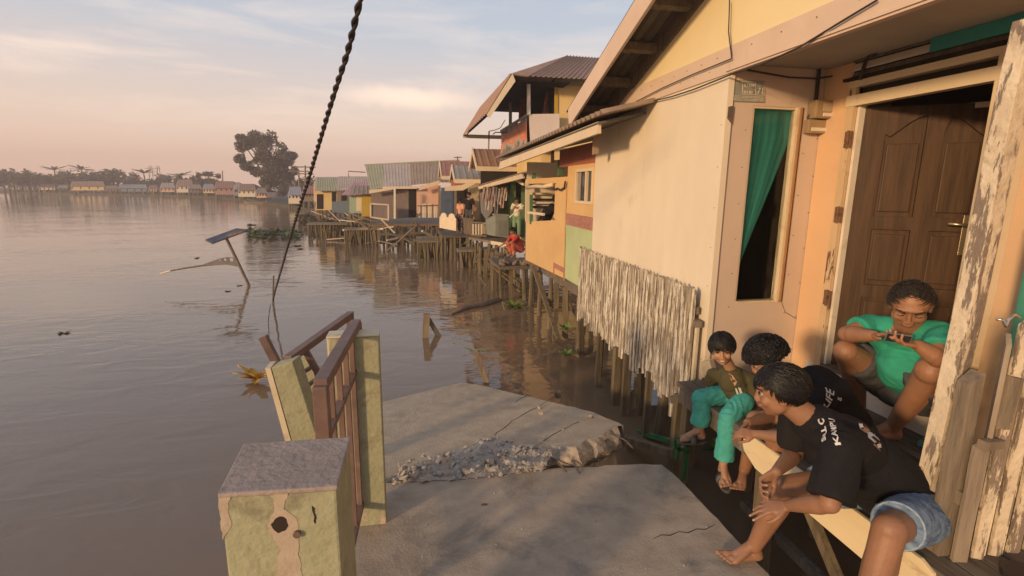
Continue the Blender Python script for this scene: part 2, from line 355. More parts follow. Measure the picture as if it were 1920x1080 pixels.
mb = MB(); nu, nv = 40, 9; top_ = [(742, 899), (800, 868), (860, 846), (905, 826), (950, 830), (1000, 842), (1040, 850)]; bot_ = [(738, 905), (800, 901), (860, 899), (915, 893), (950, 889), (985, 884), (1020, 880)]
def li(P, u): u *= len(P)-1; i = min(int(u), len(P)-2); f = u-i; return (P[i][0]*(1-f)+P[i+1][0]*f, P[i][1]*(1-f)+P[i+1][1]*f)
vs = []
for j in range(nv):
    for i in range(nu):
        u = i/(nu-1); a = az(*li(bot_, u), .004); b = onslab(*li(top_, u), .003); p = a.lerp(b, j/(nv-1)); e = math.sin(math.pi*j/(nv-1))
        vs.append(p+V((0, 0, e*(.02+.028*abs(mnoise.noise(p*24))+.02*mnoise.noise(p*55)))))
mb.raw(vs, [(j*nu+i, j*nu+i+1, (j+1)*nu+i+1, (j+1)*nu+i) for j in range(nv-1) for i in range(nu-1)])
heap = vs
for i in range(480):
    t = random.random(); x = 735+t*270; cy = 897-t*22; y = cy-abs(random.gauss(0, 16))*(1 if t < .85 else .4)
    s = random.choice([.006, .009, .013, .02, .03]); base = az(x, y, random.uniform(0, .02)); b2 = onslab(x, y)
    p = random.choice(heap)+V((0, 0, random.uniform(-.004, .012))) if i % 3 else (base if base.y < b2.y or b2.z < -.05 else b2)
    c = chunk(p, s, None, 100+i); mb.raw(c.v, c.f)
tag(mb.build('rubble', conc_w), 'heap of crumbled grey concrete where the slab broke', 'rubble', kind='stuff')
for i, (x, y, s, lab) in enumerate([(1012, 766, .028, 'upper of two pale stones lying close together on the tilted slab'), (1014, 778, .03, 'lower of two pale stones lying close together on the tilted slab'), (1108, 783, .035, 'yellowish stone near the raised right corner of the tilted slab'), (1055, 808, .022, 'stone halfway between the crack and the broken edge of the tilted slab'),
                                (978, 762, .014, 'small stone left of the stone pair on the tilted slab'), (1020, 820, .012, 'tiny stone just above the broken edge of the slab'), (1095, 802, .012, 'tiny stone below the yellowish stone on the slab'), (892, 755, .012, 'lone tiny stone on the left half of the tilted slab'), (930, 824, .028, 'pale flake beside the long crack above the rubble')]):
    tag(chunk(onslab(x, y, s*.3), s, None, 60+i, .5).build('stone', conc_b if i != 8 else conc_w), lab, 'stone', 'stones on the tilted slab')
mb = MB()
for i in range(60):
    x, y = random.uniform(720, 1420), random.uniform(890, 1075)
    p = az(x, y, .003)
    if p.x < 1.42 and p.y < 2.6: c = chunk(p, random.choice([.004, .006, .009]), None, 300+i); mb.raw(c.v, c.f)
tag(mb.build('grit', conc_w), 'pale grit and litter scattered on the walkway', 'grit', kind='stuff')
steel = mat('rusty_steel', (.25, .19, .15), (.12, .08, .06), scale=20, metal=.5, rough=.6, bump=.2)
for i, (a, b, lab) in enumerate([(onslab(1022, 836, -.06), az(1062, 883, .01), 'bent steel rod sticking out over the gap, longest of the bars'), (onslab(1064, 838, -.06), onslab(1083, 852, -.11), 'short steel rod poking from the broken slab edge'), (onslab(1018, 838, -.07), az(988, 880, -.02), 'steel rod bent down left towards the rubble'), (onslab(1160, 806, -.05), onslab(1184, 822, -.06), 'steel rod at the raised corner of the slab'), (onslab(915, 850, -.02), az(938, 878, .02), 'thin rod lying among the rubble')]):
    m_ = a.lerp(b, .5)+V((0, 0, .012)); tag(MB().tube([a, m_, b], .006, 6).build('steel_bar', steel), lab, 'steel bar', 'reinforcing bars')
for pl in ([(1225, 1010), (1240, 1003), (1256, 1004), (1272, 997), (1290, 999), (1306, 992), (1322, 993), (1340, 984)], ):
    P = [az(x, y, .001) for x, y in pl]; tag(MB().tube(P, [.001, .002, .0025, .0015, .0025, .002, .002, .001], 5).build('crack', crackm), kind='structure')
tag(MB().ell(az(908, 946, .001), (.018, .011, .002)).build('walkway_pit', mat('pit_shade', (.12, .10, .08)), smooth=True), kind='structure')  # flat dark disc, its colour painted as the shade in a hollow
# beams and stakes around the break
green_paint = mat('green_frame_paint', (.03, .15, .05), (.02, .09, .03), rough=.5, scale=12, bump=.1)
def stick(a, b, w, m, name, lab, cat, group=None, sq=True):
    mb = MB()
    if sq: mb.bar(a, b, w, w*.7, jit=w*.08)
    else:
        a = V(a); b = V(b); mb.tube([a, a.lerp(b, .5)+V((random.uniform(-w, w)*.4, 0, random.uniform(-w, w)*.4)), b], [w*.5, w*.47, w*.4], 7)
    return tag(mb.build(name, m), lab, cat, group)
stick(ax(1172, 803, 1.9), ax(1262, 828, 2.0), .05, green_paint, 'metal_frame', 'green painted beam in the gap right of the slab', 'frame')
stick(ax(1172, 822, 1.7), ax(1262, 850, 1.75), .07, wood_pile, 'support_beam', 'brown timber beam under the raised slab corner', 'beam')
t = thing('plastic_crate', 'green plastic crate half sunk below the small boy\'s feet', 'crate', V((1.9, 2.75, WZ)))
for (a, b) in (((1275, 822), (1268, 862)), ((1290, 826), (1282, 900)), ((1262, 838), (1292, 848)), ((1262, 826), (1292, 834))):
    MB().bar(ay(*a, 2.75), ay(*b, 2.75), .02, .02).build('rim' if a[1] == b[1]-8 else 'side', green_paint, t)
stick(az(918, 717, WZ)+V((0, 0, -.1)), ay(892, 658, az(918, 717, WZ).y), .075, wood_grey, 'wooden_stake', 'slanting stake rising from the water beyond the tilted slab', 'stake')
stick(az(1046, 745, -.3), ay(1045, 733, az(1046, 745, -.3).y), .05, wood_old, 'wooden_stub', 'short wooden stub just beyond the slab edge', 'stake')
leafg = mat('fresh_leaf', (.18, .24, .04), (.10, .15, .03), rough=.5, scale=10)
leafy = mat('yellow_leaf', (.62, .40, .06), (.48, .24, .04), rough=.5, scale=10)
leafd = mat('hyacinth_leaf', (.085, .105, .035), (.045, .06, .02), rough=.5, scale=10)
def leaf(mb, base, d, L, w, up=V((0, 0, 1))):
    d = V(d).normalized(); s = d.cross(up)
    if s.length < .1: s = d.cross(V((1, 0, 0)))
    s.normalize(); n = s.cross(d)
    prof = [(0, .08), (.25, .8), (.5, 1), (.75, .65), (1, .03)]; vs = []
    for t_, ww in prof:
        c = V(base)+d*(L*t_)-n*(L*.18*t_*t_)
        vs += [c-s*(w*ww)+n*.1*w, c-n*(w*.15), c+s*(w*ww)+n*.1*w]
    mb.raw(vs, [f for i in range(4) for f in ((i*3, i*3+1, i*3+4, i*3+3), (i*3+1, i*3+2, i*3+5, i*3+4))])
def plant(name, lab, cat, c, n, L, w, m, spread=1.0, group=None, up=.6):
    mb = MB()
    for i in range(n):
        a = random.uniform(0, 6.28); e = random.uniform(.1, 1)*up
        d = V((math.cos(a)*spread, math.sin(a)*spread, e+.1)); b = V(c)+V((math.cos(a), math.sin(a), 0))*random.uniform(0, L*.3)
        leaf(mb, b, d, L*random.uniform(.6, 1.1), w*random.uniform(.7, 1.1))
    return tag(mb.build(name, m), lab, cat, group)
plant('sprig', 'small yellow green leaf sprig on top of the slanting stake', 'leaf', ay(893, 659, az(918, 717, WZ).y), 5, .12, .022, leafg)
# A-shaped broken timber in the water
w0 = az(796, 633, WZ); t = thing('broken_trestle', 'two timbers leaning together like a tent in the open water', 'timber', w0)
MB().bar(w0+V((0, 0, -.2)), ay(800, 588, w0.y), .09, .06).build('leg', wood_grey, t)
MB().bar(az(826, 628, WZ)+V((.05, 0, -.15)), ay(802, 596, w0.y+.05), .09, .06).build('leg', wood_old, t)
# drifting branch
P = [az(x, y, WZ+.02) for x, y in ((846, 588), (870, 578), (905, 572), (935, 563))]+[az(948, 568, WZ-.05)]
tag(MB().tube(P, [.02, .05, .06, .05, .02], 7).build('floating_log', wood_old, smooth=True), 'dark crooked branch floating left of the stilts', 'branch')
for i, (a, b, lab) in enumerate([((948, 580), (942, 440+125), 'thin pale stick floating beside the crooked branch'), ((915, 535), (900, 520), 'bent white stick rising left of the nearest stilts')]):
    p = az(*a, WZ); stick(p+V((0, 0, -.05)), ay(b[0], b[1], p.y), .035, wood_grey, 'stick', lab, 'stick', sq=False)
# ================================================================== near left: posts and railing
greenp = mat('peeling_green_paint', (.37, .35, .22), (.28, .27, .16), scale=5, bump=.3, rough=.85, peel=((.50, .38, .28), .43, 2.2, (1, 1, .6)), stain=((.16, .14, .09), .48, 5), bscale=40)
capc = mat('post_top_concrete', (.36, .28, .24), (.25, .20, .17), scale=8, bump=.3, rough=.9, bscale=60, stain=((.12, .10, .09), .35, 6))
creamedge = mat('cream_edge_paint', (.62, .52, .36), (.54, .44, .29), scale=5, bump=.2, rough=.8, stain=((.3, .22, .14), .35, 8))
t = thing('concrete_post', 'wide low green concrete post with bare grey top, nearest the camera', 'post', (-.32, 1.26, 0))
bx0, bx1 = az(410, 925, .97), az(630, 911, .97); bx2, bx3 = az(655, 820, .97), az(458, 832, .97)
dn = V((0, 0, -1.0))
MB().prism([bx0-V((0, 0, .012)), bx1-V((0, 0, .012)), bx2-V((0, 0, .012)), bx3-V((0, 0, .012))], dn).build('shaft', greenp, t, bevel=.006)
MB().prism([bx0+V((-.003, -.003, 0)), bx1+V((.003, -.003, 0)), bx2+V((.003, .003, 0)), bx3+V((-.003, .003, 0))], (0, 0, -.012)).build('cap', capc, t, bevel=.004, jitter=.002)
peelb = mat('bare_plaster', (.46, .36, .27), (.36, .28, .20), scale=14, bump=.4, rough=.9, stain=((.28, .2, .14), .3, 9))
fn_ = V((bx1.y-bx0.y, -(bx1.x-bx0.x), 0)).normalized()
if fn_.y > 0: fn_ = -fn_
def onface(x, y, o=.001): d = ray(x, y); return CO+d*((bx0-CO).dot(fn_)/d.dot(fn_))+fn_*o
def rag(pts, o=.001, name='bare_patch', m=peelb):
    P = jag([onface(*q, o) for q in pts]+[onface(*pts[0], o)], .006, 0, 3); P = [p+V((mnoise.noise(p*60)*.006, 0, mnoise.noise(p*60+V((9, 0, 0)))*.006)) for p in P]
    MB().prism(P, fn_*-.004).build(name, m, t)
rag([(512, 926), (540, 924), (534, 955), (556, 972), (560, 1006), (566, 1080), (556, 1180), (505, 1180), (520, 1080), (524, 1030), (512, 1006), (500, 985), (514, 962)])
rag([(411, 930), (432, 930), (428, 960), (434, 985), (420, 1010), (414, 990)])
rag([(508, 984), (514, 976), (524, 968), (536, 974), (541, 984), (533, 994), (522, 998), (512, 990)], .002, 'hole', mat('hole_dark', (.03, .018, .012), bump=.3))
rag([(585, 948), (589, 952), (592, 985), (588, 978)], .001, 'scrape', mat('hole_dark', (.03, .018, .012)))
bolt = onface(558, 999); MB().tube([bolt+fn_*.008, bolt-fn_*.01], .0085, 10).build('bolt', steel, t)
t = thing('concrete_post', 'tall slim green post standing at the walkway edge behind the railing', 'post', (-.22, 2.42, 0))
b0, b1 = az(683, 986, 0), az(724, 984, 0); yb = b0.y; H_ = .97
c0, c1 = ay(636, 618, yb), ay(722, 618, yb)
wd = .22; xr = b1.x
MB().span((xr-wd, yb, -.1), (xr, yb+.10, H_)).build('shaft', greenp, t, bevel=.005)
MB().span((xr-wd-.008, yb+.003, -.1), (xr-wd, yb+.096, H_-.003)).build('pale_side', creamedge, t)
MB().span((xr-wd-.01, yb-.003, H_+.001), (xr+.003, yb+.103, H_+.008)).build('cap', creamedge, t, bevel=.003)
railm = mat('brown_rail_paint', (.20, .125, .10), (.13, .08, .065), scale=10, bump=.12, rough=.55, stain=((.28, .17, .12), .25, 9))
t = thing('railing', 'dark brown steel railing between the two upright green posts', 'railing', (-.25, 1.6, 0))
rA = ay(592, 727, 1.47); rA = V((-.300, 1.36, .93)); rB = V((-.215, 2.40, 1.0))
rn = ad(600, 733, 1.62); rf = ad(673, 610, 2.62)
rn = az(601, 722, 1.0); rf = az(668, 606, 1.0)
dd = (rf-rn).normalized()
MB().bar(rn, rf, .045, .04).build('top_rail', railm, t, bevel=.003)
lowz = .12
def vert(f, w=.035, top=.0):
    p = rn.lerp(rf, f); MB().bar((p.x, p.y, lowz), (p.x, p.y, p.z-.02+top), w, w, up=dd).build('upright', railm, t, bevel=.002)
MB().bar((rn.x, rn.y, .0), (rn.x, rn.y, rn.z), .046, .046, up=dd).build('end_post', railm, t, bevel=.003)
MB().bar((rf.x, rf.y, .0), (rf.x, rf.y, rf.z), .046, .046, up=dd).build('end_post', railm, t, bevel=.003)
for f in (.2, .4, .6, .8): vert(f, .022)
MB().bar((rn.x, rn.y, lowz), (rf.x, rf.y, lowz), .03, .03).build('bottom_rail', railm, t)
MB().bar((rn.x, rn.y, .80), (rf.x, rf.y, .80), .03, .025).build('middle_rail', railm, t)
# fallen post and its railing beyond
Yf = 2.95
t = thing('fallen_post', 'leaning green concrete post with cream edge, toppled towards the river', 'post', ay(575, 900, Yf))
q = [ay(498, 690, Yf), ay(545, 678, Yf), ay(592, 830, Yf), ay(600, 960, Yf), ay(572, 960, Yf), ay(553, 835, Yf)]
q2 = [ay(508, 690, Yf), ay(548, 678, Yf), ay(620, 900, Yf), ay(628, 960, Yf), ay(584, 960, Yf)]
MB().prism(q2, (.02, .12, .0)).build('shaft', greenp, t, bevel=.004)
q3 = [ay(497, 691, Yf-.004), ay(507, 690, Yf-.004), ay(583, 960, Yf-.004), ay(571, 960, Yf-.004)]
MB().prism(q3, (.0, .12, 0)).build('pale_side', creamedge, t)
t = thing('fallen_post', 'second green post stump leaning behind the toppled railing', 'post', ay(575, 800, 3.5))
MB().prism([ay(540, 684, 3.5), ay(572, 672, 3.5), ay(588, 690, 3.5), ay(600, 800, 3.5), ay(560, 800, 3.5)], (0, .1, 0)).build('shaft', greenp, t, bevel=.004)
t = thing('fallen_railing', 'bent brown railing tipped over beyond the upright one', 'railing', ay(600, 800, 3.3))
pA = ay(657, 590, 3.75); pB = ay(540, 674, 3.05)
MB().bar(pA, pB, .05, .045).build('top_rail', railm, t, bevel=.004)
MB().bar(ay(656, 585, 3.75), ay(657, 612, 3.75), .05, .05).build('end_post', railm, t, bevel=.004)
MB().bar(pB, ay(578, 745, 3.05), .045, .04).build('end_post', railm, t, bevel=.004)
MB().bar(ay(571, 655, 3.2), ay(597, 700, 3.2), .035, .035).build('upright', railm, t)
MB().bar(ay(556, 706, 3.12), ay(588, 686, 3.2), .02, .02).build('cross_bar', railm, t)
MB().bar(ay(570, 728, 3.1), ay(592, 712, 3.2), .02, .02).build('cross_bar', railm, t)
stick(ay(493, 630, 3.6), ay(524, 690, 3.6), .06, railm, 'broken_beam', 'short brown beam sticking up behind the toppled post', 'beam')
# yellow spiky plant on the water
c = az(482, 715, WZ); mb = MB()
for i in range(16):
    a = random.uniform(2.0, 5.2) if i % 3 else random.uniform(0, 6.28); leaf(mb, c+V((0, 0, .03)), (math.cos(a), math.sin(a)*.5-.1, random.uniform(.1, 1.1)), random.uniform(.14, .27), .045)
tag(mb.build('yellow_plant', leafy), 'bright yellow spiky leaves floating left of the toppled post', 'plant')
# twisted cable running down into the river
cabm = mat('black_cable', (.045, .035, .032), (.03, .024, .022), rough=.5, bump=0)
ip = [(700, -95), (676, -5), (652, 95), (628, 170), (600, 262), (577, 340), (556, 405), (530, 495), (511, 570)]
tot = sum((V((*ip[i+1], 0))-V((*ip[i], 0))).length for i in range(1, len(ip)-1)); s = 0; ctr = []
for i, p in enumerate(ip):
    if i > 1: s += (V((*p, 0))-V((*ip[i-1], 0))).length
    f = s/tot if i else -.18
    ctr.append(ad(p[0], p[1], 1/((1-f)/2.2+f/9.3)))
ctr.append(ctr[-1]+V((0, .15, -.4)))
fine = []
for i in range(len(ctr)-1):
    a = ctr[max(i-1, 0)]; b = ctr[i]; c_ = ctr[i+1]; d = ctr[min(i+2, len(ctr)-1)]; n = max(4, int((c_-b).length/.025))
    for k in range(n):
        u = k/n; fine.append(.5*((2*b)+(c_-a)*u+(2*a-5*b+4*c_-d)*u*u+(3*b-a-3*c_+d)*u**3))
t = thing('twisted_cable', 'black twisted power cable hanging slantwise down into the river', 'cable', fine[-1])
L_ = [0]
for i in range(1, len(fine)): L_.append(L_[-1]+(fine[i]-fine[i-1]).length)
for ph in (0, math.pi):
    P = []
    for i, p in enumerate(fine):
        d = (fine[min(i+1, len(fine)-1)]-fine[max(i-1, 0)]).normalized(); x = d.cross(V((0, 1, 0))).normalized(); y = d.cross(x); a = L_[i]/.19*2*math.pi+ph
        P.append(p+(x*math.cos(a)+y*math.sin(a))*.0085)
    MB().tube(P, .0085, 6).build('strand', cabm, t, smooth=True)
p = az(512, 572, WZ); stick(p+V((0, 0, -.1)), ay(513, 517, p.y), .035, wood_old, 'thin_pole', 'thin upright stick beside the cable where it meets the water', 'stick', sq=False)
P = [az(507, 572, WZ+.3), az(503, 600, WZ+.15), az(505, 640, WZ+.02)]
tag(MB().tube(P, .006, 5).build('loose_wire', cabm), 'thin loose wire dangling below the twisted cable', 'wire')
# solar lamp in the river
Yl = 11.53
t = thing('solar_lamp', 'tilted solar street lamp sinking in the river, panel on top', 'street lamp', az(470, 535, WZ))
MB().tube([ay(473, 541, Yl)+V((0, 0, -.1)), ay(424, 446, Yl)], .032, 8).build('pole', steel, t)
MB().prism([ay(385, 449, Yl-.3), ay(443, 428, Yl+.3), ay(468, 430, Yl+.35), ay(398, 455, Yl-.3)], (0, 0, -.03)).build('solar_panel', mat('solar_panel_back', (.16, .15, .16), (.11, .10, .11), rough=.4, metal=.3), t)
MB().bar(ay(405, 451, Yl), ay(455, 433, Yl), .03, .05).build('panel_bracket', steel, t)
brk = [(452, 501), (440, 483), (425, 482), (408, 486), (383, 495), (378, 500), (400, 498), (425, 496)]
holes = [(434, 487, 3.3), (422, 487, 2.4), (412, 488, 1.6)]
cu = bpy.data.curves.new('arm_bracket', 'CURVE'); cu.dimensions = '2D'; cu.fill_mode = 'BOTH'; cu.extrude = .015
o_ = ay(430, 500, Yl)
def loop(P):
    sp = cu.splines.new('POLY'); sp.points.add(len(P)-1); sp.use_cyclic_u = True
    for k, p in enumerate(P): sp.points[k].co = (p.x-o_.x, p.z-o_.z, 0, 1)
loop([ay(x, y, Yl) for x, y in brk])
for hx, hy, hr in holes:
    c = ay(hx, hy, Yl); rr = hr*Yl/FPX
    loop([c+V((math.cos(k*.524)*rr, 0, math.sin(k*.524)*rr)) for k in range(12)])
tmp = bpy.data.objects.new('tmp', cu); COL.objects.link(tmp); dg = bpy.context.evaluated_depsgraph_get()
me = bpy.data.meshes.new_from_object(tmp.evaluated_get(dg)); bpy.data.objects.remove(tmp)
vs = [o_+V((v.co.x, v.co.z, v.co.y) if False else (v.co.x, -v.co.z, v.co.y)) for v in me.vertices]
MB().raw(vs, [tuple(p.vertices) for p in me.polygons]).build('arm_bracket', mat('grey_bracket', (.22, .19, .18), rough=.5, metal=.3), t)
MB().tube([ay(386, 497, Yl), ay(345, 503, Yl), ay(318, 508, Yl)], [.02, .017, .015], 8).build('arm', steel, t)
MB().tube([ay(320, 508, Yl), ay(301, 513, Yl)], [.022, .015], 8).build('lamp_head', whitep, t)
WL = ['water weed clump touching the far edge of the solar panel', 'water weed clump second from the solar panel in the drifting mat', 'largest water weed clump in the middle of the drifting mat', 'water weed clump at the right end of the drifting mat', 'small weed tuft just left of the twisted cable', 'tiny weed tuft against the cable, lower of two', 'tiny weed tuft floating left above the lamp arm', 'small weed tuft just left of the foot of the lamp pole', 'small weed tuft lower left of the lamp pole', 'lone weed tuft far behind the solar panel', 'lone weed tuft floating at the far left of the river']
for (x, y, s_) in ((475, 437, 1), (500, 440, 1), (520, 436, 1.2), (545, 440, 1), (557, 462, .6), (562, 467, .5), (370, 484, .4), (448, 536, .4), (428, 546, .4), (472, 422, .6), (120, 625, .7)):
    p = az(x, y, WZ); plant('water_hyacinth', WL.pop(0), 'water plant', p, 14, .16*s_*p.y/12, .05*s_*p.y/12, leafd, group='floating weed clumps', up=.5)
mb = MB()
for i in range(140):
    p = az(random.uniform(468, 560), random.gauss(440, 4.5), WZ); leaf(mb, p, (random.uniform(-1, 1), random.uniform(-1, 1), .4), .3, .09)
tag(mb.build('weed_mat', leafd), 'drifting mat of water weed beyond the solar lamp', 'water weed', kind='stuff')
# ================================================================== main house
FX = 2.03; DX = 2.75; WY = 3.13; DK = .33; ZC = 2.47
brownwood = mat('door_wood', (.095, .050, .024), (.05, .026, .013), scale=4, stretch=(7, 7, .5), bump=.15, rough=.55)
peelm = mat('peeling_cream_wood', (.66, .55, .40), (.54, .43, .30), scale=5, bump=.5, rough=.9, peel=((.22, .165, .125), .53, 5.5, (2.6, 2.6, .55)), stain=((.28, .21, .15), .3, 6), bscale=30)
peelp = mat('peeling_white_picket', (.72, .64, .52), (.54, .46, .35), scale=6, bump=.6, rough=.95, peel=((.27, .21, .15), .56, 8, (5, 5, .5)), bscale=40)
peelo = mat('peeling_orange_wood', (.60, .42, .25), (.52, .36, .20), scale=5, bump=.3, rough=.85, peel=((.14, .07, .05), .35, 5, (2, 2, .4)))
frame_c = mat('cream_frame', (.66, .52, .34), (.60, .46, .29), scale=4, bump=.05, stain=((.45, .32, .2), .3, 5))
tealc = mat('teal_curtain', (.06, .30, .25), (.045, .225, .19), scale=2, bump=.1, rough=.85)
glass = bpy.data.materials.new('window_glass'); glass.use_nodes = True
b_ = glass.node_tree.nodes['Principled BSDF']; b_.inputs['Transmission Weight'].default_value = 1; b_.inputs['Roughness'].default_value = .03; b_.inputs['IOR'].default_value = 1.3; b_.inputs['Base Color'].default_value = (.85, .9, .88, 1)
glass_dark = mat('dark_glass', (.03, .035, .04), rough=.06, bump=0, spec=.6)
nailm = mat('nail_head', (.10, .06, .04), bump=0)
H = thing('main_house', 'cream boarded stilt house with open door on the right', 'house', (FX, WY, DK))
mb = MB()
zb = .16; zt = 2.38
# facade boards, 3 mm joints between them
for y0, y1 in ((WY, 4.27), (4.273, 5.50)): mb.span((FX, y0+(.0 if y0 > WY+.5 else 0), zb), (FX+.03, y1, zt))
mb.build('facade_board', cream, H)
mb = MB(); mb.span((FX-.012, WY-.02, zt), (FX+.03, 5.35, 2.545)); mb.span((FX-.012, -1.2, zt), (FX+.03, WY-.024, 2.545)); mb.build('trim_band', band, H)
MB().bar((FX-.018, -1.2, 2.398), (FX-.018, WY, 2.398), .008, .012).build('trim_batten', band, H)
gy = [(5.36, 2.548), (WY+.01, 3.35), (WY+.01, 2.548)]
mb = MB(); mb.prism([(FX, 5.36, 2.548), (FX, WY+.003, 2.548), (FX, WY+.003, 3.30)], (.03, 0, 0)); mb.prism([(FX, WY, 2.548), (FX, -1.2, 2.548), (FX, -1.2, 4.2), (FX, .9, 4.2), (FX, WY, 3.30)], (.03, 0, 0))
mb.build('gable_board', yellowish, H)
# inset wall with the window
wl, wr, wb, wt = 2.235, 2.61, .865, 2.195
mb = MB(); yy = (WY, WY+.03)
mb.span((FX+.031, yy[0], zb), (wl, yy[1], ZC)); mb.span((wr, yy[0], zb), (2.80, yy[1], ZC)); mb.span((wl, yy[0], zb), (wr, yy[1], wb)); mb.span((wl, yy[0], wt), (wr, yy[1], ZC))
mb.build('inset_wall', shadedwall, H)
MB().span((2.803, WY-.004, zb), (3.30, WY+.03, ZC)).build('inset_wall', orange_w, H)
MB().span((FX-.002, WY-.016, zb), (FX+.04, WY-.001, zt-.002)).build('corner_batten', cream, H)
# door wall
dl, dr, dt, db = 2.84, 2.05, 2.19, .47
mb = MB(); mb.span((DX, dl, zb), (DX+.05, WY-.006, ZC)); mb.span((DX, .2, zb), (DX+.05, dr-.001, ZC)); mb.span((DX, dr, dt+.14), (DX+.05, dl, ZC)); mb.build('door_wall', orange_w, H)
MB().span((DX-.01, dr-.1, DK), (DX+.10, dl+.14, db)).build('threshold', whitep, H, bevel=.004)
MB().span((DX-.02, dr, db+.001), (DX+.12, dl, db+.02)).build('sill_strip', wood_old, H)
fr = MB(); fr.span((DX-.025, dl, db), (DX+.03, dl+.055, dt+.10)); fr.build('door_frame', peelo, H)
MB().span((DX-.028, dr-.10, db), (DX+.03, dr, dt+.12)).build('door_frame', frame_c, H)
MB().span((DX-.03, dr-.1, dt-.02), (DX+.03, dl+.06, dt+.045)).build('lintel', frame_c, H)
MB().span((DX-.03, dr-.1, dt+.09), (DX+.03, dl+.06, dt+.13)).build('lintel', frame_c, H)
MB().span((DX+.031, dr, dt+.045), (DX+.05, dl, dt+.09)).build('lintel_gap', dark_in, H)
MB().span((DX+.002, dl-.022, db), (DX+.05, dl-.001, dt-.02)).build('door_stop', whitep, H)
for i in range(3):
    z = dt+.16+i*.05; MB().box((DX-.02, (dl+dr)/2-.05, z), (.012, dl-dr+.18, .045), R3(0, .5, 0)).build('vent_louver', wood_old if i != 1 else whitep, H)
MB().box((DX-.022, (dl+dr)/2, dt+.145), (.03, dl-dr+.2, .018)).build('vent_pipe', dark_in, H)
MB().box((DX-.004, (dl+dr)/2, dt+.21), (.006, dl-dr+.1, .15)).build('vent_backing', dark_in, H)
# interior behind the door
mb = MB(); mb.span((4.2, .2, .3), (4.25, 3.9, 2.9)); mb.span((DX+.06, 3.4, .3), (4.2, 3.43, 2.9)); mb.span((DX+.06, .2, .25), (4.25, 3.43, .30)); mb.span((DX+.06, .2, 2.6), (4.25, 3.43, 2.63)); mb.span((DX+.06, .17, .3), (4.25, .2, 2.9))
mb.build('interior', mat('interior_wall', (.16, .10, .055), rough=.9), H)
MB().bar((3.25, 2.75, 2.16), (3.25, 2.0, 2.12), .03, .03).build('interior_rail', frame_c, H)
# door leaf, swung slightly inward, hinged at the far jamb
hg = V((DX+.04, dl-.025, 0)); ang = math.radians(-56)
dirv = V((math.sin(-ang), -math.cos(ang), 0)); thk = V((dirv.y, -dirv.x, 0))*-1
if thk.x < 0: thk = -thk
DW = .74; z0, z1 = db+.025, dt-.03
D = thing('tmp', '', '', hg); bpy.data.objects.remove(D)
def dp(u, z, o=0): p = hg+dirv*u-thk*o; return V((p.x, p.y, z))
leafmb = MB()
def dbox(mb, u0, u1, za, zb_, o0, o1): mb.prism([dp(u0, za, o0), dp(u1, za, o0), dp(u1, zb_, o0), dp(u0, zb_, o0)], -thk*(o1-o0))
dbox(leafmb, 0, DW, z0, z1, -.045, -.024)
for u0, u1 in ((0, .12), (DW-.12, DW), (.325, .415)): dbox(leafmb, u0, u1, z0, z1, -.024, 0)
for za, zb_ in ((z0, z0+.14), (z0+.48, z0+.56), (z0+.92, z0+1.0)):
    for u0, u1 in ((.12, .325), (.415, DW-.12)): dbox(leafmb, u0, u1, za, zb_, -.024, 0)
door = leafmb.build('door', brownwood, H)
# arched top rails of the upper panels
for u0, u1 in ((.12, .325), (.415, DW-.12)):
    P = [dp(u0, z1, -.024), dp(u0, z1-.16, -.024)]
    for k in range(1, 8):
        f = k/8; s = math.sin(f*math.pi*2-math.pi/2)*.5+.5
        f2 = f if u0 < .3 else 1-f
        P.append(dp(u0+(u1-u0)*f, z1-.19+.13*(math.sin((f2)*math.pi/2))**1.4, -.024))
    P += [dp(u1, z1-(.06 if u0 < .3 else .19), -.024), dp(u1, z1, -.024)]
    MB().prism(P, -thk*.022).build('top_rail', brownwood, door)
    for za, zb_ in ((z0+.17, z0+.45), (z0+.59, z0+.89), (z0+1.03, z1-.22)): MBp = MB(); dbox(MBp, u0+.02, u1-.02, za, zb_, -.024, -.010); MBp.build('door_panel', brownwood, door, bevel=.007)
brass = mat('brass_handle', (.55, .42, .26), rough=.3, metal=.8, bump=0)
mb = MB(); dbox(mb, DW-.165, DW-.125, z0+.78, z0+1.02, .0, .006); hd = mb.build('handle_plate', brass, door, bevel=.002)
MB().tube([dp(DW-.145, z0+.96, .0), dp(DW-.145, z0+.96, .045), dp(DW-.17, z0+.965, .05), dp(DW-.25, z0+.97, .05)], .009, 8).build('handle', brass, hd, smooth=True)
rust = mat('rusty_hinge', (.30, .16, .09), (.10, .05, .03), scale=40, bump=.4, rough=.8, metal=.3)
for z in (.9, 1.45, 1.92):
    MB().span((DX-.031, dl-.02, z), (DX-.026, dl+.035, z+.1)).build('hinge', rust, H)
    MB().tube([(DX-.034, dl+.006, z-.004), (DX-.034, dl+.006, z+.104)], .007, 8).build('hinge_pin', rust, H)
# ceiling of the porch and beam soffit
MB().span((FX+.032, -1.2, ZC-.03), (DX+.4, WY+.03, ZC-.003)).build('porch_ceiling', mat('grey_ceiling', (.42, .38, .33), (.34, .30, .26), scale=2, bump=.05), H)
MB().span((DX-.05, .5, ZC-.10), (DX-.035, 2.38, ZC-.032)).build('teal_valance', tealc, H)
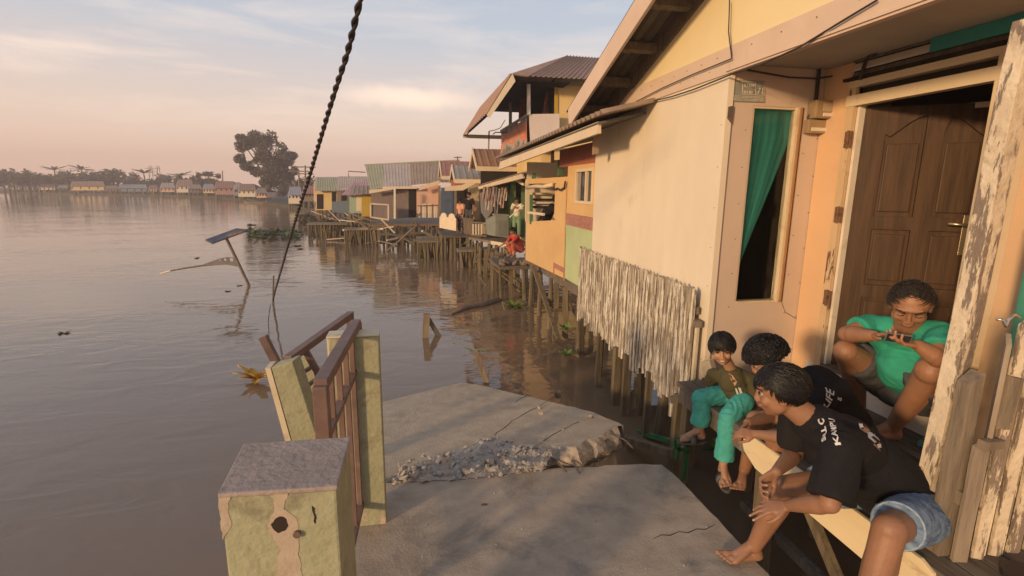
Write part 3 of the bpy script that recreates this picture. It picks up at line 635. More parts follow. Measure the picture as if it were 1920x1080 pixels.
# window
Wn = MB(); fw = .022
Wn.span((wl, WY+.005, wb), (wl+.012, WY+.06, wt)); Wn.span((wl+.012, WY+.005, wt-.014), (wr-.05, WY+.06, wt)); Wn.span((wl+.012, WY-.004, wb), (wr, WY+.06, wb+.012))
win = Wn.build('window', frame_c, H)
MB().span((wr-.052, WY-.012, wb), (wr-.034, WY+.05, wt)).build('window_frame', frame_c, win); MB().span((wr-.033, WY-.02, wb), (wr-.018, WY+.05, wt)).build('window_frame', mat('varnished_frame', (.42, .22, .10), rough=.4), win); MB().span((wr-.017, WY-.008, wb), (wr, WY+.05, wt)).build('window_frame', rust, win)
MB().span((wl+.012, WY+.02, wb+.012), (wr-.05, WY+.024, wt-.014)).build('pane', glass, win)
# curtain: full at the top, drawn to the left side as a long triangle
cz = [wt-.014, 1.98, 1.7, 1.4, 1.10]; vs = []; n = 24
top_r = [wr-.05, wr-.052, wr-.14, wr-.245, wl+.03]
for z, xr_ in zip(cz, top_r):
    for i in range(n+1):
        u = i/n; x = wl+.014+(xr_-wl-.014)*u; vs.append(V((x, WY+.045+.005*math.sin(u*11+z*2)+.0015*math.sin(u*37), z)))
fs = [(j*(n+1)+i, j*(n+1)+i+1, (j+1)*(n+1)+i+1, (j+1)*(n+1)+i) for j in range(len(cz)-1) for i in range(n)]
cur = MB().raw(vs, fs); back = [p+V((0, .003, 0)) for p in vs]; cur.raw(back, [f[::-1] for f in fs])
cur.build('curtain', tealc, win, smooth=True)
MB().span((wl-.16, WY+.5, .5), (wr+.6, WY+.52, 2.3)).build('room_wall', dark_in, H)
# roof: overhanging rake, corrugated underside, purlins, barge board
sl = V((0, -2.62, 1.0)).normalized(); OV = 1.62
r0 = V((0, 5.42, 2.55)); sl = (V((0, 3.70, 3.14))-V((0, 5.40, 2.47))).normalized()
bA = ax(1066, 222, OV); bB = ax(1198, 14, OV); sl = (bB-bA).normalized(); sl.x = 0; sl.normalize()
e0 = V((OV, bA.y, bA.z)); up = sl.cross(V((1, 0, 0))).normalized()
if up.z < 0: up = -up
Lr = 5.6
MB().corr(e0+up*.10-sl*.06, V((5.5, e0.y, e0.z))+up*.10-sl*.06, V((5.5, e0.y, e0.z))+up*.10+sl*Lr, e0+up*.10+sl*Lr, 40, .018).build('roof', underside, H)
MB().prism([e0-up*.085, e0+up*.095, e0+up*.095+sl*Lr, e0-up*.085+sl*Lr], (.025, 0, 0)).build('barge_board', cream if False else band, H, bevel=.003)
for k in range(8):
    p = e0+sl*(.12+k*.52); MB().bar(V((OV+.026, p.y, p.z))+up*.045, V((FX, p.y, p.z))+up*.045, .05, .07, up=up).build('purlin', wood_old, H)
k0 = V((FX-.001, e0.y, e0.z)); MB().bar(k0+up*.035-sl*.1, k0+up*.035+sl*Lr, .04, .12, up=up).build('rake_trim', wood_old, H)
MB().bar((OV+.03, e0.y-.02, e0.z+.0), (3.5, e0.y-.02, e0.z), .03, .1).build('eave_board', wood_old, H)
# nails
mb = MB()
for k in range(11): mb.box((FX-.013, WY+.12+k*.19, 2.50), (.004, .006, .006)); mb.box((FX-.013, WY+.2+k*.19, 2.43), (.004, .005, .005))
for k in range(7): mb.box((FX-.001, WY+.03, .45+k*.27), (.004, .005, .005)); mb.box((2.07, WY-.002, .5+k*.25), (.005, .004, .005)); mb.box((2.74, WY-.006, .5+k*.25), (.005, .004, .005)); mb.box((2.19, WY-.002, .6+k*.24), (.005, .004, .005))
for k in range(6): mb.box((DX-.030, dr-.04, .7+k*.26), (.004, .005, .005)); mb.box((2.90, WY-.006, .5+k*.28), (.005, .004, .005)); mb.box((2.64, WY-.006, .5+k*.28), (.005, .004, .005))
for k in range(9): mb.box((FX-.013, .9+k*.25, 2.50), (.004, .006, .006))
mb.build('nail', nailm, H)
# crack line on inset wall
P = [ay(x, y, WY-.001) for x, y in ((1466, 568), (1472, 585), (1490, 596), (1505, 602), (1512, 607))]
MB().tube(P, .002, 4).build('wall_crack', crackm, H)
stilts(H, [(2.08, 3.3), (2.1, 3.75), (2.06, 4.15), (2.1, 4.7), (2.08, 5.2), (2.5, 3.4), (2.6, 4.3), (2.5, 5.1), (3.1, 3.8), (3.2, 4.8), (2.45, 2.4), (2.5, 1.4)], zb+.02, r=(.035, .05))
MB().span((FX+.02, WY, zb-.09), (FX+.1, 5.5, zb)).build('floor_beam', wood_old, H)
MB().span((FX+.1, WY, zb-.03), (4.3, 5.5, zb-.0)).build('floor', wood_old, H)
# cable along the facade and into the porch; conduit; meter; number plate
t = thing('house_cable', 'thin dark cable sagging across the cream facade into the porch', 'cable', (FX, WY, 2.3))
Q = [ax(x, y, FX-.03) for x, y in ((1128, 201), (1160, 202), (1210, 193), (1260, 181), (1300, 168), (1340, 152), (1372, 139), (1430, 120), (1500, 88), (1570, 45), (1645, 0))]
MB().tube(Q, .005, 6).build('wire', cabm, t)
Q = [ax(x, y, FX-.03) for x, y in ((1143, 213), (1190, 192), (1240, 166), (1300, 139), (1372, 110), (1371, 100), (1366, 60), (1368, 0))]
MB().tube(Q, .004, 6).build('wire', cabm, t)
Q = [ay(1400, 131, WY-.02), ay(1440, 138, WY-.03), ay(1480, 145, WY-.03), ay(1530, 147, WY-.05), ay(1575, 141, WY-.06)]
MB().tube(Q, .006, 6).build('wire', cabm, t)
Q = [ax(x, y, DX-.06) for x, y in ((1612, 150), (1625, 110), (1655, 90), (1700, 75), (1760, 60), (1830, 42), (1925, 8))]
MB().tube(Q, .011, 8).build('thick_wire', cabm, t)
t = thing('electric_meter', 'clear plastic electricity meter box on the porch wall beside the window', 'meter', (2.79, WY-.05, 2.08))
mtr = mat('smoky_plastic', (.36, .25, .14), (.28, .19, .10), rough=.25, bump=.05, spec=.6)
a = ay(1533, 186, WY-.09); b = ay(1577, 250, WY-.09)
MB().span((a.x, WY-.09, ay(1550, 222, WY-.09).z), (b.x, WY-.005, a.z)).build('meter_case', mtr, t, bevel=.012)
MB().span((a.x-.012, WY-.055, b.z), (b.x-.02, WY-.005, ay(1550, 223, WY-.09).z)).build('breaker_case', mtr, t, bevel=.005)
MB().span((a.x+.05, WY-.096, a.z-.075), (b.x-.02, WY-.088, a.z-.02)).build('meter_window', mat('meter_glass', (.5, .38, .24), rough=.1, bump=0), t)
MB().span((a.x+.055, WY-.099, a.z-.105), (b.x-.015, WY-.09, a.z-.083)).build('meter_label', whitep, t)
MB().span((a.x+.01, WY-.062, b.z+.012), (b.x-.035, WY-.052, b.z+.035)).build('breaker_label', whitep, t)
MB().tube([ay(1538, 100, WY-.03), ay(1536, 130, WY-.02), ay(1531, 180, WY-.02), ay(1526, 205, WY-.03), ay(1515, 220, WY-.03), ay(1518, 232, WY-.03), ay(1530, 234, WY-.03)], [.012, .012, .012, .011, .008, .008, .008], 8).build('cable', cabm, t, smooth=True)
MB().tube([ay(1552, 250, WY-.03), ay(1553, 260, WY-.02), ay(1558, 264, WY-.01), ay(1566, 264, WY-.01)], .003, 6).build('seal_wire', steel, t)
def text_mesh(body, size, m, name, parent, frame, depth=.002, spacing=1.0, align='LEFT', proj=None, lift=.003, bold=0, sx=1):
    """frame=(origin, xdir, ydir). proj=BVH: drop letters on to a curved surface"""
    cu = bpy.data.curves.new('t', 'FONT'); cu.body = body; cu.size = size; cu.align_x = align; cu.space_character = spacing; cu.offset = bold; cu.resolution_u = 3
    cu.extrude = 0 if proj else depth
    ob = bpy.data.objects.new('t', cu); COL.objects.link(ob); dg = bpy.context.evaluated_depsgraph_get()
    me = bpy.data.meshes.new_from_object(ob.evaluated_get(dg)); bpy.data.objects.remove(ob)
    if proj:
        bm = bmesh.new(); bm.from_mesh(me); bmesh.ops.triangulate(bm, faces=bm.faces)
        for _ in range(3):
            E_ = [e for e in bm.edges if e.calc_length() > size*.12]
            if E_: bmesh.ops.subdivide_edges(bm, edges=E_, cuts=1); bmesh.ops.triangulate(bm, faces=bm.faces)
        bm.to_mesh(me); bm.free()
    o, x, y = frame; x = V(x).normalized(); y = V(y); y = (y-x*y.dot(x)).normalized(); z = x.cross(y); vs = []
    for v in me.vertices:
        p = o+x*(v.co.x*sx)+y*v.co.y+z*v.co.z
        if proj:
            h = proj.ray_cast(p+z*.25, -z)
            if h[0] is not None: p = h[0]+z*lift
        vs.append(p)
    return MB().raw(vs, [tuple(f.vertices) for f in me.polygons]).build(name, m, parent)
t = thing('house_number_plate', 'weathered grey number plate reading RT RW 03 01 71', 'sign', ay(1398, 192, WY-.01))
a = ay(1366, 149, WY-.008); b = ay(1434, 192, WY-.008); a2 = ay(1434, 152, WY-.008); b2 = ay(1367, 190, WY-.008)
MB().prism([a, a2, b, b2], (0, .006, 0)).build('plate', mat('plate_grey', (.30, .29, .25), (.20, .19, .16), scale=25, bump=.1, stain=((.45, .32, .2), .35, 12)), t)
platew = mat('plate_white', (.78, .70, .56), (.6, .5, .38), scale=60, bump=0)
xd = (a2-a).normalized(); yd = V((0, 0, 1)); pz = V((0, -.0015, 0)); W_ = (a2-a).length; HH = (a-b2).length
def pt(u, v): return a+(a2-a)*u+(b2-a)*v+pz
text_mesh('RTRW', HH*.21, platew, 'lettering', t, (pt(.41, .31), xd, yd), .001)
text_mesh('03 01', HH*.21, platew, 'lettering', t, (pt(.41, .62), xd, yd), .001)
text_mesh('71', HH*.40, platew, 'lettering', t, (pt(.77, .60), xd, yd), .001)
mb = MB()
for (u0, v0, u1, v1) in ((.38, .06, .98, .06), (.38, .66, .98, .66), (.38, .06, .38, .66), (.74, .1, .74, .66), (.98, .06, .98, .66)): mb.bar(pt(u0, v0), pt(u1, v1), .002, .002)
mb.build('rule_line', platew, t)
mb = MB()
for v in (.74, .80, .87, .93):
    u = .04
    while u < .93:
        L_2 = random.uniform(.015, .05); mb.bar(pt(u, v), pt(min(u+L_2, .96), v), .0025, .0025); u += L_2+random.uniform(.012, .03)
mb.build('small_print', platew, t)
t = thing('wall_bracket', 'small torn metal tag on the house corner under the number plate', 'bracket', ay(1370, 220, WY-.02))
MB().prism([ay(1366, 200, WY-.02), ay(1376, 198, WY-.02), ay(1372, 232, WY-.02), ay(1364, 222, WY-.02)], (0, .008, 0)).build('tag_plate', steel, t)
t = thing('wall_lamp_socket', 'dark round socket with wires above the porch corner', 'socket', ay(1597, 128, WY-.06))
MB().ell(ay(1597, 128, WY-.05), (.035, .03, .025)).build('socket', cabm, t, smooth=True)
MB().ell(ay(1594, 165, WY-.03), (.035, .02, .05)).build('mount', whitep, t, smooth=True, jitter=.006)
MB().tube([ay(1600, 140, WY-.04), ay(1604, 150, WY-.04), ay(1600, 168, WY-.04), ay(1608, 180, WY-.04)], .006, 6).build('wire', cabm, t)
# ================================================================== porch
P_ = thing('porch_deck', 'dark plank porch with a cream edge board where the boys sit', 'porch', (2.2, 1.8, 0))
n = 9
for i in range(n):
    x0 = 1.80+i*.108; MB().span((x0, .15 if i else .9, DK-.03), (x0+.100, WY-.02 if i > 1 else WY-.06, DK+random.uniform(-.002, .003))).build('plank', wood_y, P_, bevel=.003)
bo = [ax(x, y, 1.785) for x, y in ((1404, 824), (1388, 841), (1391, 874), (1414, 893), (1500, 965))]
bt = ax(1404, 824, 1.785)
B1 = [V((1.785, ax(1404, 824, 1.785).y, DK+.012)), V((1.785, ax(1388, 841, 1.785).y, DK-.04)), V((1.785, ax(1391, 874, 1.785).y, DK-.10)), V((1.785, ax(1414, 893, 1.785).y, DK-.15)), V((1.785, 1.30, DK-.17)), V((1.785, 1.235, DK-.10)), V((1.785, 1.25, DK-.01)), V((1.785, 1.30, DK+.012))]
MB().prism(B1, (.018, 0, 0)).build('edge_board', mat('cream_plank', (.76, .62, .38), (.66, .52, .31), scale=3, stretch=(1, .4, 2), bump=.15, stain=((.33, .23, .14), .22, 7)), P_, bevel=.003)
MB().span((1.80, .9, DK-.13), (1.86, WY-.1, DK-.032)).build('joist', wood_old, P_)
def pbar(a, b, w, name='post', m=wood_pile): return MB().bar(a, b, w, w*.75, up=(1, 0, 0)).build(name, m, P_)
pbar((1.83, 2.16, DK-.13), (1.83, 2.12, WZ-.2), .085); pbar((1.86, 3.0, DK-.12), (1.86, 3.02, WZ-.2), .07); pbar((1.86, 1.25, DK-.13), (1.86, 1.25, WZ-.2), .08)
pbar((1.84, 1.95, DK-.10), (1.86, 1.30, WZ+.0), .045, 'brace'); pbar((1.90, 2.4, -.18), (1.90, 1.2, -.2), .05, 'beam', wood_old)
for yj in (.5, 1.3, 2.1, 2.9): MB().span((1.87, yj, DK-.12), (2.8, yj+.05, DK-.032)).build('cross_joist', wood_old, P_)
pbar((2.3, 2.9, DK-.12), (2.3, 2.9, WZ-.2), .07); pbar((2.5, 1.6, DK-.12), (2.5, 1.6, WZ-.2), .07)
# kid's bench plank at the left end
t = thing('bench_plank', 'short grey plank seat under the small boy by the house corner', 'bench', (1.85, 2.85, .3))
MB().bar(ay(1290, 728, 3.08), (1.80, 2.50, DK+.012), .085, .028).build('seat', wood_y, t, bevel=.003)
MB().prism([ay(1312, 680, 3.02), ay(1330, 676, 3.02), ay(1350, 738, 2.9), ay(1332, 745, 2.9)], (.05, .03, 0)).build('side_board', creamedge, t)
MB().bar(ay(1256, 750, 3.1), ay(1300, 742, 3.08), .05, .04).build('cross_piece', wood_grey, t)
# peeled corner post and its neighbours
t = thing('porch_post', 'tall flaking cream corner post at the right of the doorway', 'post', (1.93, 1.40, DK))
pl_ = [ay(1722, 1016, 1.40), ay(1825, 562, 1.40), ay(1908, 156, 1.40), ay(1938, 30, 1.40)]; pr_ = [p+V((.062, 0, 0)) for p in pl_]
MB().prism(pl_+pr_[::-1], (0, .06, 0)).build('shaft', peelm, t, bevel=.003, jitter=.002)
t = thing('porch_post', 'cream board upright just right of the flaking corner post', 'post', (2.1, 1.45, DK))
q_ = [p+V((.085, .03, 0)) for p in pl_]; q2_ = [p+V((.14, .03, 0)) for p in pl_]
MB().prism(q_+q2_[::-1], (0, .04, 0)).build('shaft', frame_c, t, bevel=.003)
t = thing('teal_cloth', 'teal cloth hanging behind the right picket fence', 'curtain', (2.4, 1.5, 1.0))
vs = []; 
for j in range(6):
    for i in range(13): vs.append(V((ay(1908, 560, 1.62).x+i*.05, 1.62+.02*math.sin(i*1.7), .95+j*.12)))
MB().raw(vs, [(j*13+i, j*13+i+1, (j+1)*13+i+1, (j+1)*13+i) for j in range(5) for i in range(12)]).build('cloth', tealc, t, smooth=True)
# right picket fence: boards set at alternating angles, tops cut slanted
t = thing('picket_fence', 'weathered picket fence of angled boards at the right end of the porch', 'fence', (2.1, 1.28, DK))
def picket(b, tp, w, th, yaw, m, par, cut=.02, name='picket'):
    b = V(b); tp = V(tp); X_ = V((math.cos(yaw), math.sin(yaw), 0)); Y_ = V((-math.sin(yaw), math.cos(yaw), 0)); vs = []
    rows = 5
    for j in range(rows+1):
        c = b.lerp(tp, j/rows); ww = w*(1+mnoise.noise(c*5)*.12)
        for sx, sy in ((-1, -1), (1, -1), (1, 1), (-1, 1)): vs.append(c+X_*(sx*ww/2+mnoise.noise(c*7)*.003)+Y_*(sy*th/2)+V((0, 0, (cut*sx if j == rows else 0)+(random.uniform(-.012, .012) if j == 0 else 0))))
    fs = [(3, 2, 1, 0), (rows*4, rows*4+1, rows*4+2, rows*4+3)]
    for j in range(rows):
        for k in range(4): fs.append((j*4+k, j*4+(k+1) % 4, (j+1)*4+(k+1) % 4, (j+1)*4+k))
    return MB().raw(vs, fs).build(name, m, par)
wm = mat('worn_picket_wood', (.33, .26, .19), (.21, .16, .115), scale=5, stretch=(5, 5, .6), bump=.45, rough=.9, peel=((.56, .44, .29), .33, 4, (2, 2, .4)))
tops = [(1811, 690), (1832, 640), (1850, 604), (1866, 596), (1880, 606), (1895, 600), (1912, 592), (1930, 598), (1948, 590), (1965, 600), (1980, 592), (2000, 600)]
for i, (tx, ty) in enumerate(tops):
    x = 1.925+i*.041; y = 1.275+(.012 if i % 2 else 0); tp = ay(tx, ty, y)
    picket((x, y, DK-.0), (x, y, tp.z if i else .80), (.05, .046, .036)[min(i, 2)], .014, (.75 if i % 2 else -.25), wm if i < 2 else peelm, t, .015)
picket((1.90, 1.33, DK), (1.90, 1.33, 1.02), .05, .05, 0, wood_grey, t)
MB().bar((1.90, 1.262, .80), (1.985, 1.262, .80), .028, .035, jit=.004).build('wood_block', wood_grey, t)
MB().bar((1.97, 1.262, .86), (1.99, 1.262, 1.04), .02, .04).build('latch_board', wood_grey, t)
MB().tube([ay(1868, 598, 1.25), ay(1880, 600, 1.24), ay(1886, 612, 1.24), ay(1890, 600, 1.24), ay(1902, 590, 1.25), ay(1912, 596, 1.25)], .005, 6).build('hook', mat('bright_steel', (.6, .56, .5), metal=.8, rough=.3, bump=0), t, smooth=True)
MB().span((1.9, 1.29, .55), (2.6, 1.31, .60)).build('rail', wood_grey, t)
tag(MB().tube([(2.07, 1.16, DK-.02), (2.07, 1.16, DK+.02)], .07, 16).build('black_tub', cabm), 'black round tub edge at the bottom right corner', 'tub')
MB().span((1.87, 1.10, DK-.03), (2.8, 1.235, DK-.003)).build('plank', wood_old, P_)
# teal slippers on the porch
for i, (x, y, l) in enumerate(((1745, 832, 'teal rubber sandal on the porch, farther from the fence post'), (1758, 848, 'teal rubber sandal partly behind the fence post'))):
    p = az(x, y, DK+.012); t = thing('sandal', l, 'sandal', p, 'teal sandals by the threshold')
    mb = MB(); mb.prism([p+V((math.cos(a)*.085*(1+.1*math.cos(a)), math.sin(a)*.035, -.008)) for a in [k*math.pi/8 for k in range(16)]], (0, 0, .018)); mb.build('sole', mat('teal_rubber', (.12, .32, .28), rough=.6), t, bevel=.002)
    MB().tube([p+V((-.01, -.034, .008)), p+V((.005, 0, .045)), p+V((-.01, .034, .008))], .009, 6).build('strap', mat('teal_rubber', (.12, .32, .28)), t, smooth=True)
# ================================================================== hanging picket fence below the facade
t = thing('picket_fence', 'long row of peeling white pickets hanging along the cream facade', 'fence', (1.95, 4.4, .1))
n = 40
for i in range(n):
    yb_ = 5.63+(3.23-5.63)*i/(n-1); picket((1.974, yb_, .12+random.uniform(-.05, .05)), (1.974, yb_, .93), .034, .006, math.radians(90), wood_old, t, .01)  # darker back row added so the gaps between pickets look dark
for i in range(n):
    f = i/(n-1); f = 1-(1-f)**1.0
    y = 5.66+(3.20-5.66)*f
    zl = .15+(.02-.15)*f+random.uniform(-.07, .05)-(.03 if i > n-6 else 0)
    if i > n-5: zl -= .05
    picket((1.955, y, zl), (1.955, y, .965+random.uniform(-.012, .012)), .034, .020, math.radians(90+random.uniform(-8, 14)), peelp, t, .012)
MB().span((1.98, 3.18, .78), (1.995, 5.66, .83)).build('rail', wood_grey, t); MB().span((1.98, 3.18, .25), (1.995, 5.66, .30)).build('rail', wood_grey, t)
MB().bar((1.97, 3.13, .72), (1.985, 3.22, .72), .05, .045).build('rail_end', wood_grey, t)
MB().span((1.965, 3.14, .2), (1.985, 3.17, .70)).build('end_strip', creamedge, t)
MB().span((1.95, 5.67, -.05), (1.975, 5.70, .98)).build('end_picket', wood_old, t)
# piles in front, under the pickets
for i, (x, y, yt, w_, l) in enumerate(((1120, 705, 640, .05, 'first'), (1150, 780, 650, .07, 'second'), (1168, 800, 670, .07, 'third'), (1212, 770, 690, .05, 'fourth'), (1262, 880, 740, .075, 'nearest'))):
    p = ax(x, y, 1.93); tp = V((1.95, p.y+.02, .14))
    stick((p.x, p.y, WZ-.2), tp, w_, wood_pile, 'pile', ['pile farthest from the camera under the white pickets', 'square pile second farthest under the white pickets', 'orange brown pile in the middle under the white pickets', 'thin dark pile second nearest under the white pickets', 'thick pile at the near end of the white pickets beside the small boy'][i], 'pile', 'piles under the white pickets')
plant('vine', 'leafy weed climbing a pile left of the white pickets', 'plant', V((1.9, 5.95, -.1)), 16, .12, .03, leafg, up=1.4)
plant('vine', 'trailing weed at the waterline left of the white pickets', 'plant', V((1.85, 5.75, WZ+.08)), 14, .12, .03, leafg, up=1)
plant('water_plant', 'dark leaves under the small boy\'s feet', 'plant', V((1.92, 2.72, -.02)), 14, .13, .03, leafd, up=.8)
# ================================================================== river houses, near to far
grn = mat('pale_green_wall', (.46, .50, .26), (.38, .44, .23), scale=3, bump=.05, stain=((.52, .52, .34), .3, 1.6))
yel = mat('ochre_wall', (.66, .42, .18), (.60, .37, .16), scale=2.5, bump=.05, stain=((.50, .34, .17), .25, 2))
yel2 = mat('yellow_wall', (.70, .50, .22), (.62, .44, .20), scale=2, bump=.04, stain=((.48, .42, .22), .3, 1.2))
redw = mat('maroon_wall', (.36, .13, .08), (.30, .10, .06), scale=3, bump=.05)
trimr = mat('red_trim', (.50, .20, .12), (.42, .16, .1), bump=0)
brickp = mat('speckled_red_strip', (.50, .26, .19), (.26, .09, .07), scale=45, bump=.2)
greend = mat('green_post_paint', (.10, .19, .09), (.07, .14, .07), scale=5, bump=.1)
must = mat('mustard_wall', (.50, .33, .04), (.42, .27, .04), scale=3, bump=.05)
peach = mat('peach_wall', (.66, .42, .30), (.60, .38, .27), scale=3, bump=.05)
fasc = mat('cream_fascia', (.68, .54, .38), (.60, .47, .32), scale=3, bump=.05, stain=((.42, .32, .22), .25, 3))
bluev = mat('blue_grey_door', (.10, .13, .19), (.07, .09, .13), bump=.05)
greyc = mat('grey_cabinet', (.22, .22, .18), (.17, .17, .14), scale=4, bump=.05)
def P3(mode, v, pts): f = {'x': ax, 'y': ay, 'z': az}[mode]; return [f(x, y, v) for x, y in pts]
def pan(mode, v, pts, th, m, name, par): return MB().prism(P3(mode, v, pts), th).build(name, m, par)
TX = V((.03, 0, 0)); TY = V((0, .03, 0))
# --- yellow and green house
Y_ = thing('yellow_house', 'yellow and pale green stilt house with grey zinc roof next to the cream one', 'house', (2.03, 7.2, .4))
pan('x', 2.03, [(985, 487), (1058, 522), (1056, 412), (988, 416)], TX, yel, 'lower_wall', Y_)
MB().span((2.03, 5.5, .46), (2.06, 6.505, 1.18)).build('lower_wall', grn, Y_)
MB().span((2.022, 5.5, 1.18), (2.05, 6.50, 1.33)).build('speckled_strip', brickp, Y_)
wy0, wy1 = 5.56, 6.12
mb = MB(); mb.span((2.03, 6.12, 1.33), (2.06, 6.505, 1.93)); mb.span((2.03, 5.5, 1.33), (2.06, 6.12, 1.50)); mb.span((2.03, 5.5, 1.86), (2.06, 6.12, 1.93)); mb.span((2.03, 5.5, 1.50), (2.06, wy0, 1.86))
mb.build('upper_wall', yel, Y_)
MB().span((2.03, 5.5, 1.93), (2.06, 6.9, 2.16)).build('top_wall', redw, Y_)
MB().span((2.03, 6.51, 1.72), (2.06, 9.0, 1.80)).build('beam', yel, Y_)
for z0_, z1_ in ((1.47, 1.505), (1.845, 1.88)): MB().span((2.012, wy0-.03, z0_), (2.055, wy1+.03, z1_)).build('window_frame', fasc, Y_)
for y in (wy0-.015, 5.76, wy1+.01): MB().span((2.014, y-.018, 1.505), (2.055, y+.018, 1.845)).build('window_frame', fasc, Y_)
MB().span((2.045, wy0, 1.5), (2.05, wy1, 1.85)).build('pane', glass_dark, Y_)
cwin = mat('faded_curtain', (.40, .34, .26), (.2, .15, .1), scale=8, stretch=(1, 6, .6))
MB().span((2.034, 5.99, 1.51), (2.042, wy1-.02, 1.84)).build('curtain', cwin, Y_)
# porch window opening with shutter board
MB().span((2.015, 6.52, .60), (2.03, 6.98, 1.76)).build('shutter_board', yel, Y_)
for z_ in (.62, .60): pass
MB().span((2.012, 6.53, .53), (2.03, 6.97, .60)).build('red_strip', brickp, Y_)
for y in (6.50, 7.0): MB().span((2.014, y, .42), (2.029, y+.02, .6)).build('corner_strip', trimr, Y_)
pan('x', 2.02, [(1039, 410), (1056, 410), (1054, 345), (1041, 345)], (.006, 0, 0), yel, 'hanging_cloth', Y_)
MB().tube(P3('x', 1.99, [(1036, 352), (1040, 356), (1045, 353), (1050, 357), (1058, 352), (1060, 340)]), .012, 6).build('dark_rope', cabm, Y_)
MB().tube(P3('x', 1.99, [(988, 352), (1005, 349), (1020, 350), (1036, 346)]), .03, 8).build('rolled_mat', fasc, Y_, smooth=True)
for (x, yt_, yb_) in ((988, 340, 416), (996, 365, 420)): MB().bar(ax(x, yt_, 2.03), ax(x, yb_, 2.03), .05, .05).build('porch_post', fasc if x == 988 else greend, Y_)
MB().bar(ax(1050, 300, 2.1), ax(1050, 330, 2.1), .06, .05).build('porch_post', greend, Y_)
MB().bar(ax(1001, 325, 2.1), ax(1001, 345, 2.1), .06, .05).build('porch_post', greend, Y_)
MB().bar(ax(990, 398, 2.02), ax(1020, 402, 2.02), .03, .04).build('window_bar', fasc, Y_)
MB().span((3.1, 6.4, .4), (3.13, 9.2, 2.1)).build('back_wall', cream, Y_); MB().span((2.07, 9.05, .4), (3.1, 9.08, 2.1)).build('end_wall', cream, Y_)
for za, m_ in ((361, fasc), (372, dark_in), (378, whitep), (386, dark_in)): q = ay(998, za, 9.0); MB().span((q.x, 8.96, q.z-.035), (q.x+.6, 9.04, q.z)).build('shelf', m_, Y_)
MB().span((2.07, 5.5, .40), (3.2, 9.2, .44)).build('floor', wood_old, Y_)
MB().span((2.07, 5.5, .30), (2.13, 9.0, .40)).build('floor_beam', wood_old, Y_)
MB().span((2.07, 6.45, .44), (3.1, 6.48, 2.1)).build('partition', redw, Y_)
# roof: eave over the river, rises inland
e1, e2 = ax(925, 322, 1.6), ax(1128, 250, 1.6)
ea = V((1.55, 9.4, 2.05)); eb = V((1.55, 4.95, 2.17)); pan('x', 1.6, [(935, 318), (1121, 250), (1121, 228), (938, 301)], (.03, 0, 0), fasc, 'fascia', Y_)
fa = ax(938, 300, 1.6); fb = ax(1123, 226, 1.6); ua = ax(945, 300, 1.6)
MB().corr(fa+V((-.05, .3, .03)), fb+V((-.05, -.2, .03)), fb+V((2.4, -.2, .62)), fa+V((2.4, .3, .62)), 44, .035).build('roof', zinc, Y_)
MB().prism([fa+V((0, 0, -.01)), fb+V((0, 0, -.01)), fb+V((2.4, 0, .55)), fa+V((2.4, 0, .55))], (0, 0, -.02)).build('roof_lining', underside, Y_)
pan('y', 4.93, [(1113, 250), (1125, 246), (1122, 288), (1112, 290)], TY, zinc, 'flashing', Y_)
stilts(Y_, [(2.06, 5.9), (2.08, 6.6), (2.05, 7.25), (2.08, 8.0), (2.1, 8.7), (2.5, 6.2), (2.6, 7.4), (2.5, 8.5), (3.0, 6.8), (3.0, 8.0)], .32, r=(.035, .05), brace=5)
MB().bar(ax(1047, 635, 1.95), ax(1000, 500, 1.95), .06, .05).build('brace', wood_pile, Y_)
# junk shelf and child's platform below the porch
J = thing('junk_platform', 'stilted wooden platform piled with sacks and scrap under the child in red', 'platform', (1.9, 9.6, .1))
a = ay(932, 497, 9.4); b = ay(988, 492, 9.4)
MB().span((a.x, 9.2, a.z-.06), (b.x+.2, 10.4, a.z)).build('planks', wood_y, J)
stilts(J, [(a.x+.03, 9.25), (a.x+.25, 9.3), (b.x-.1, 9.25), (b.x+.1, 9.3), (a.x+.1, 10.2), (b.x, 10.2)], a.z-.06, brace=3)
BP = ['at the left end of', 'second from the left in', 'third from the left in', 'left of the middle of', 'in the middle of', 'right of the middle of', 'third from the right in', 'second from the right in', 'at the right end of']
BL = [['brown sack', 'grey bundle', 'dark rag bundle'][i_ % 3]+' '+BP[i_]+' the scrap heap under the child in red' for i_ in range(9)]
sack = mat('old_sack', (.26, .20, .15), (.10, .075, .055), scale=9, bump=.4)
for i in range(9):
    p = V((a.x+.06+(b.x-a.x-.05)*i/8, random.uniform(9.25, 9.45), a.z+random.uniform(.02, .09))); r_ = random.uniform(.045, .075)
    tag(MB().ell(p, (r_*1.3, r_, r_*.7), R3(random.uniform(-.5, .5), 0, random.uniform(0, 3))).build('bundle', [sack, wood_grey, mat('dark_rag', (.12, .08, .07), bump=.4)][i % 3], smooth=True, jitter=.05), BL[i], 'bundle', 'bundles on the junk platform')
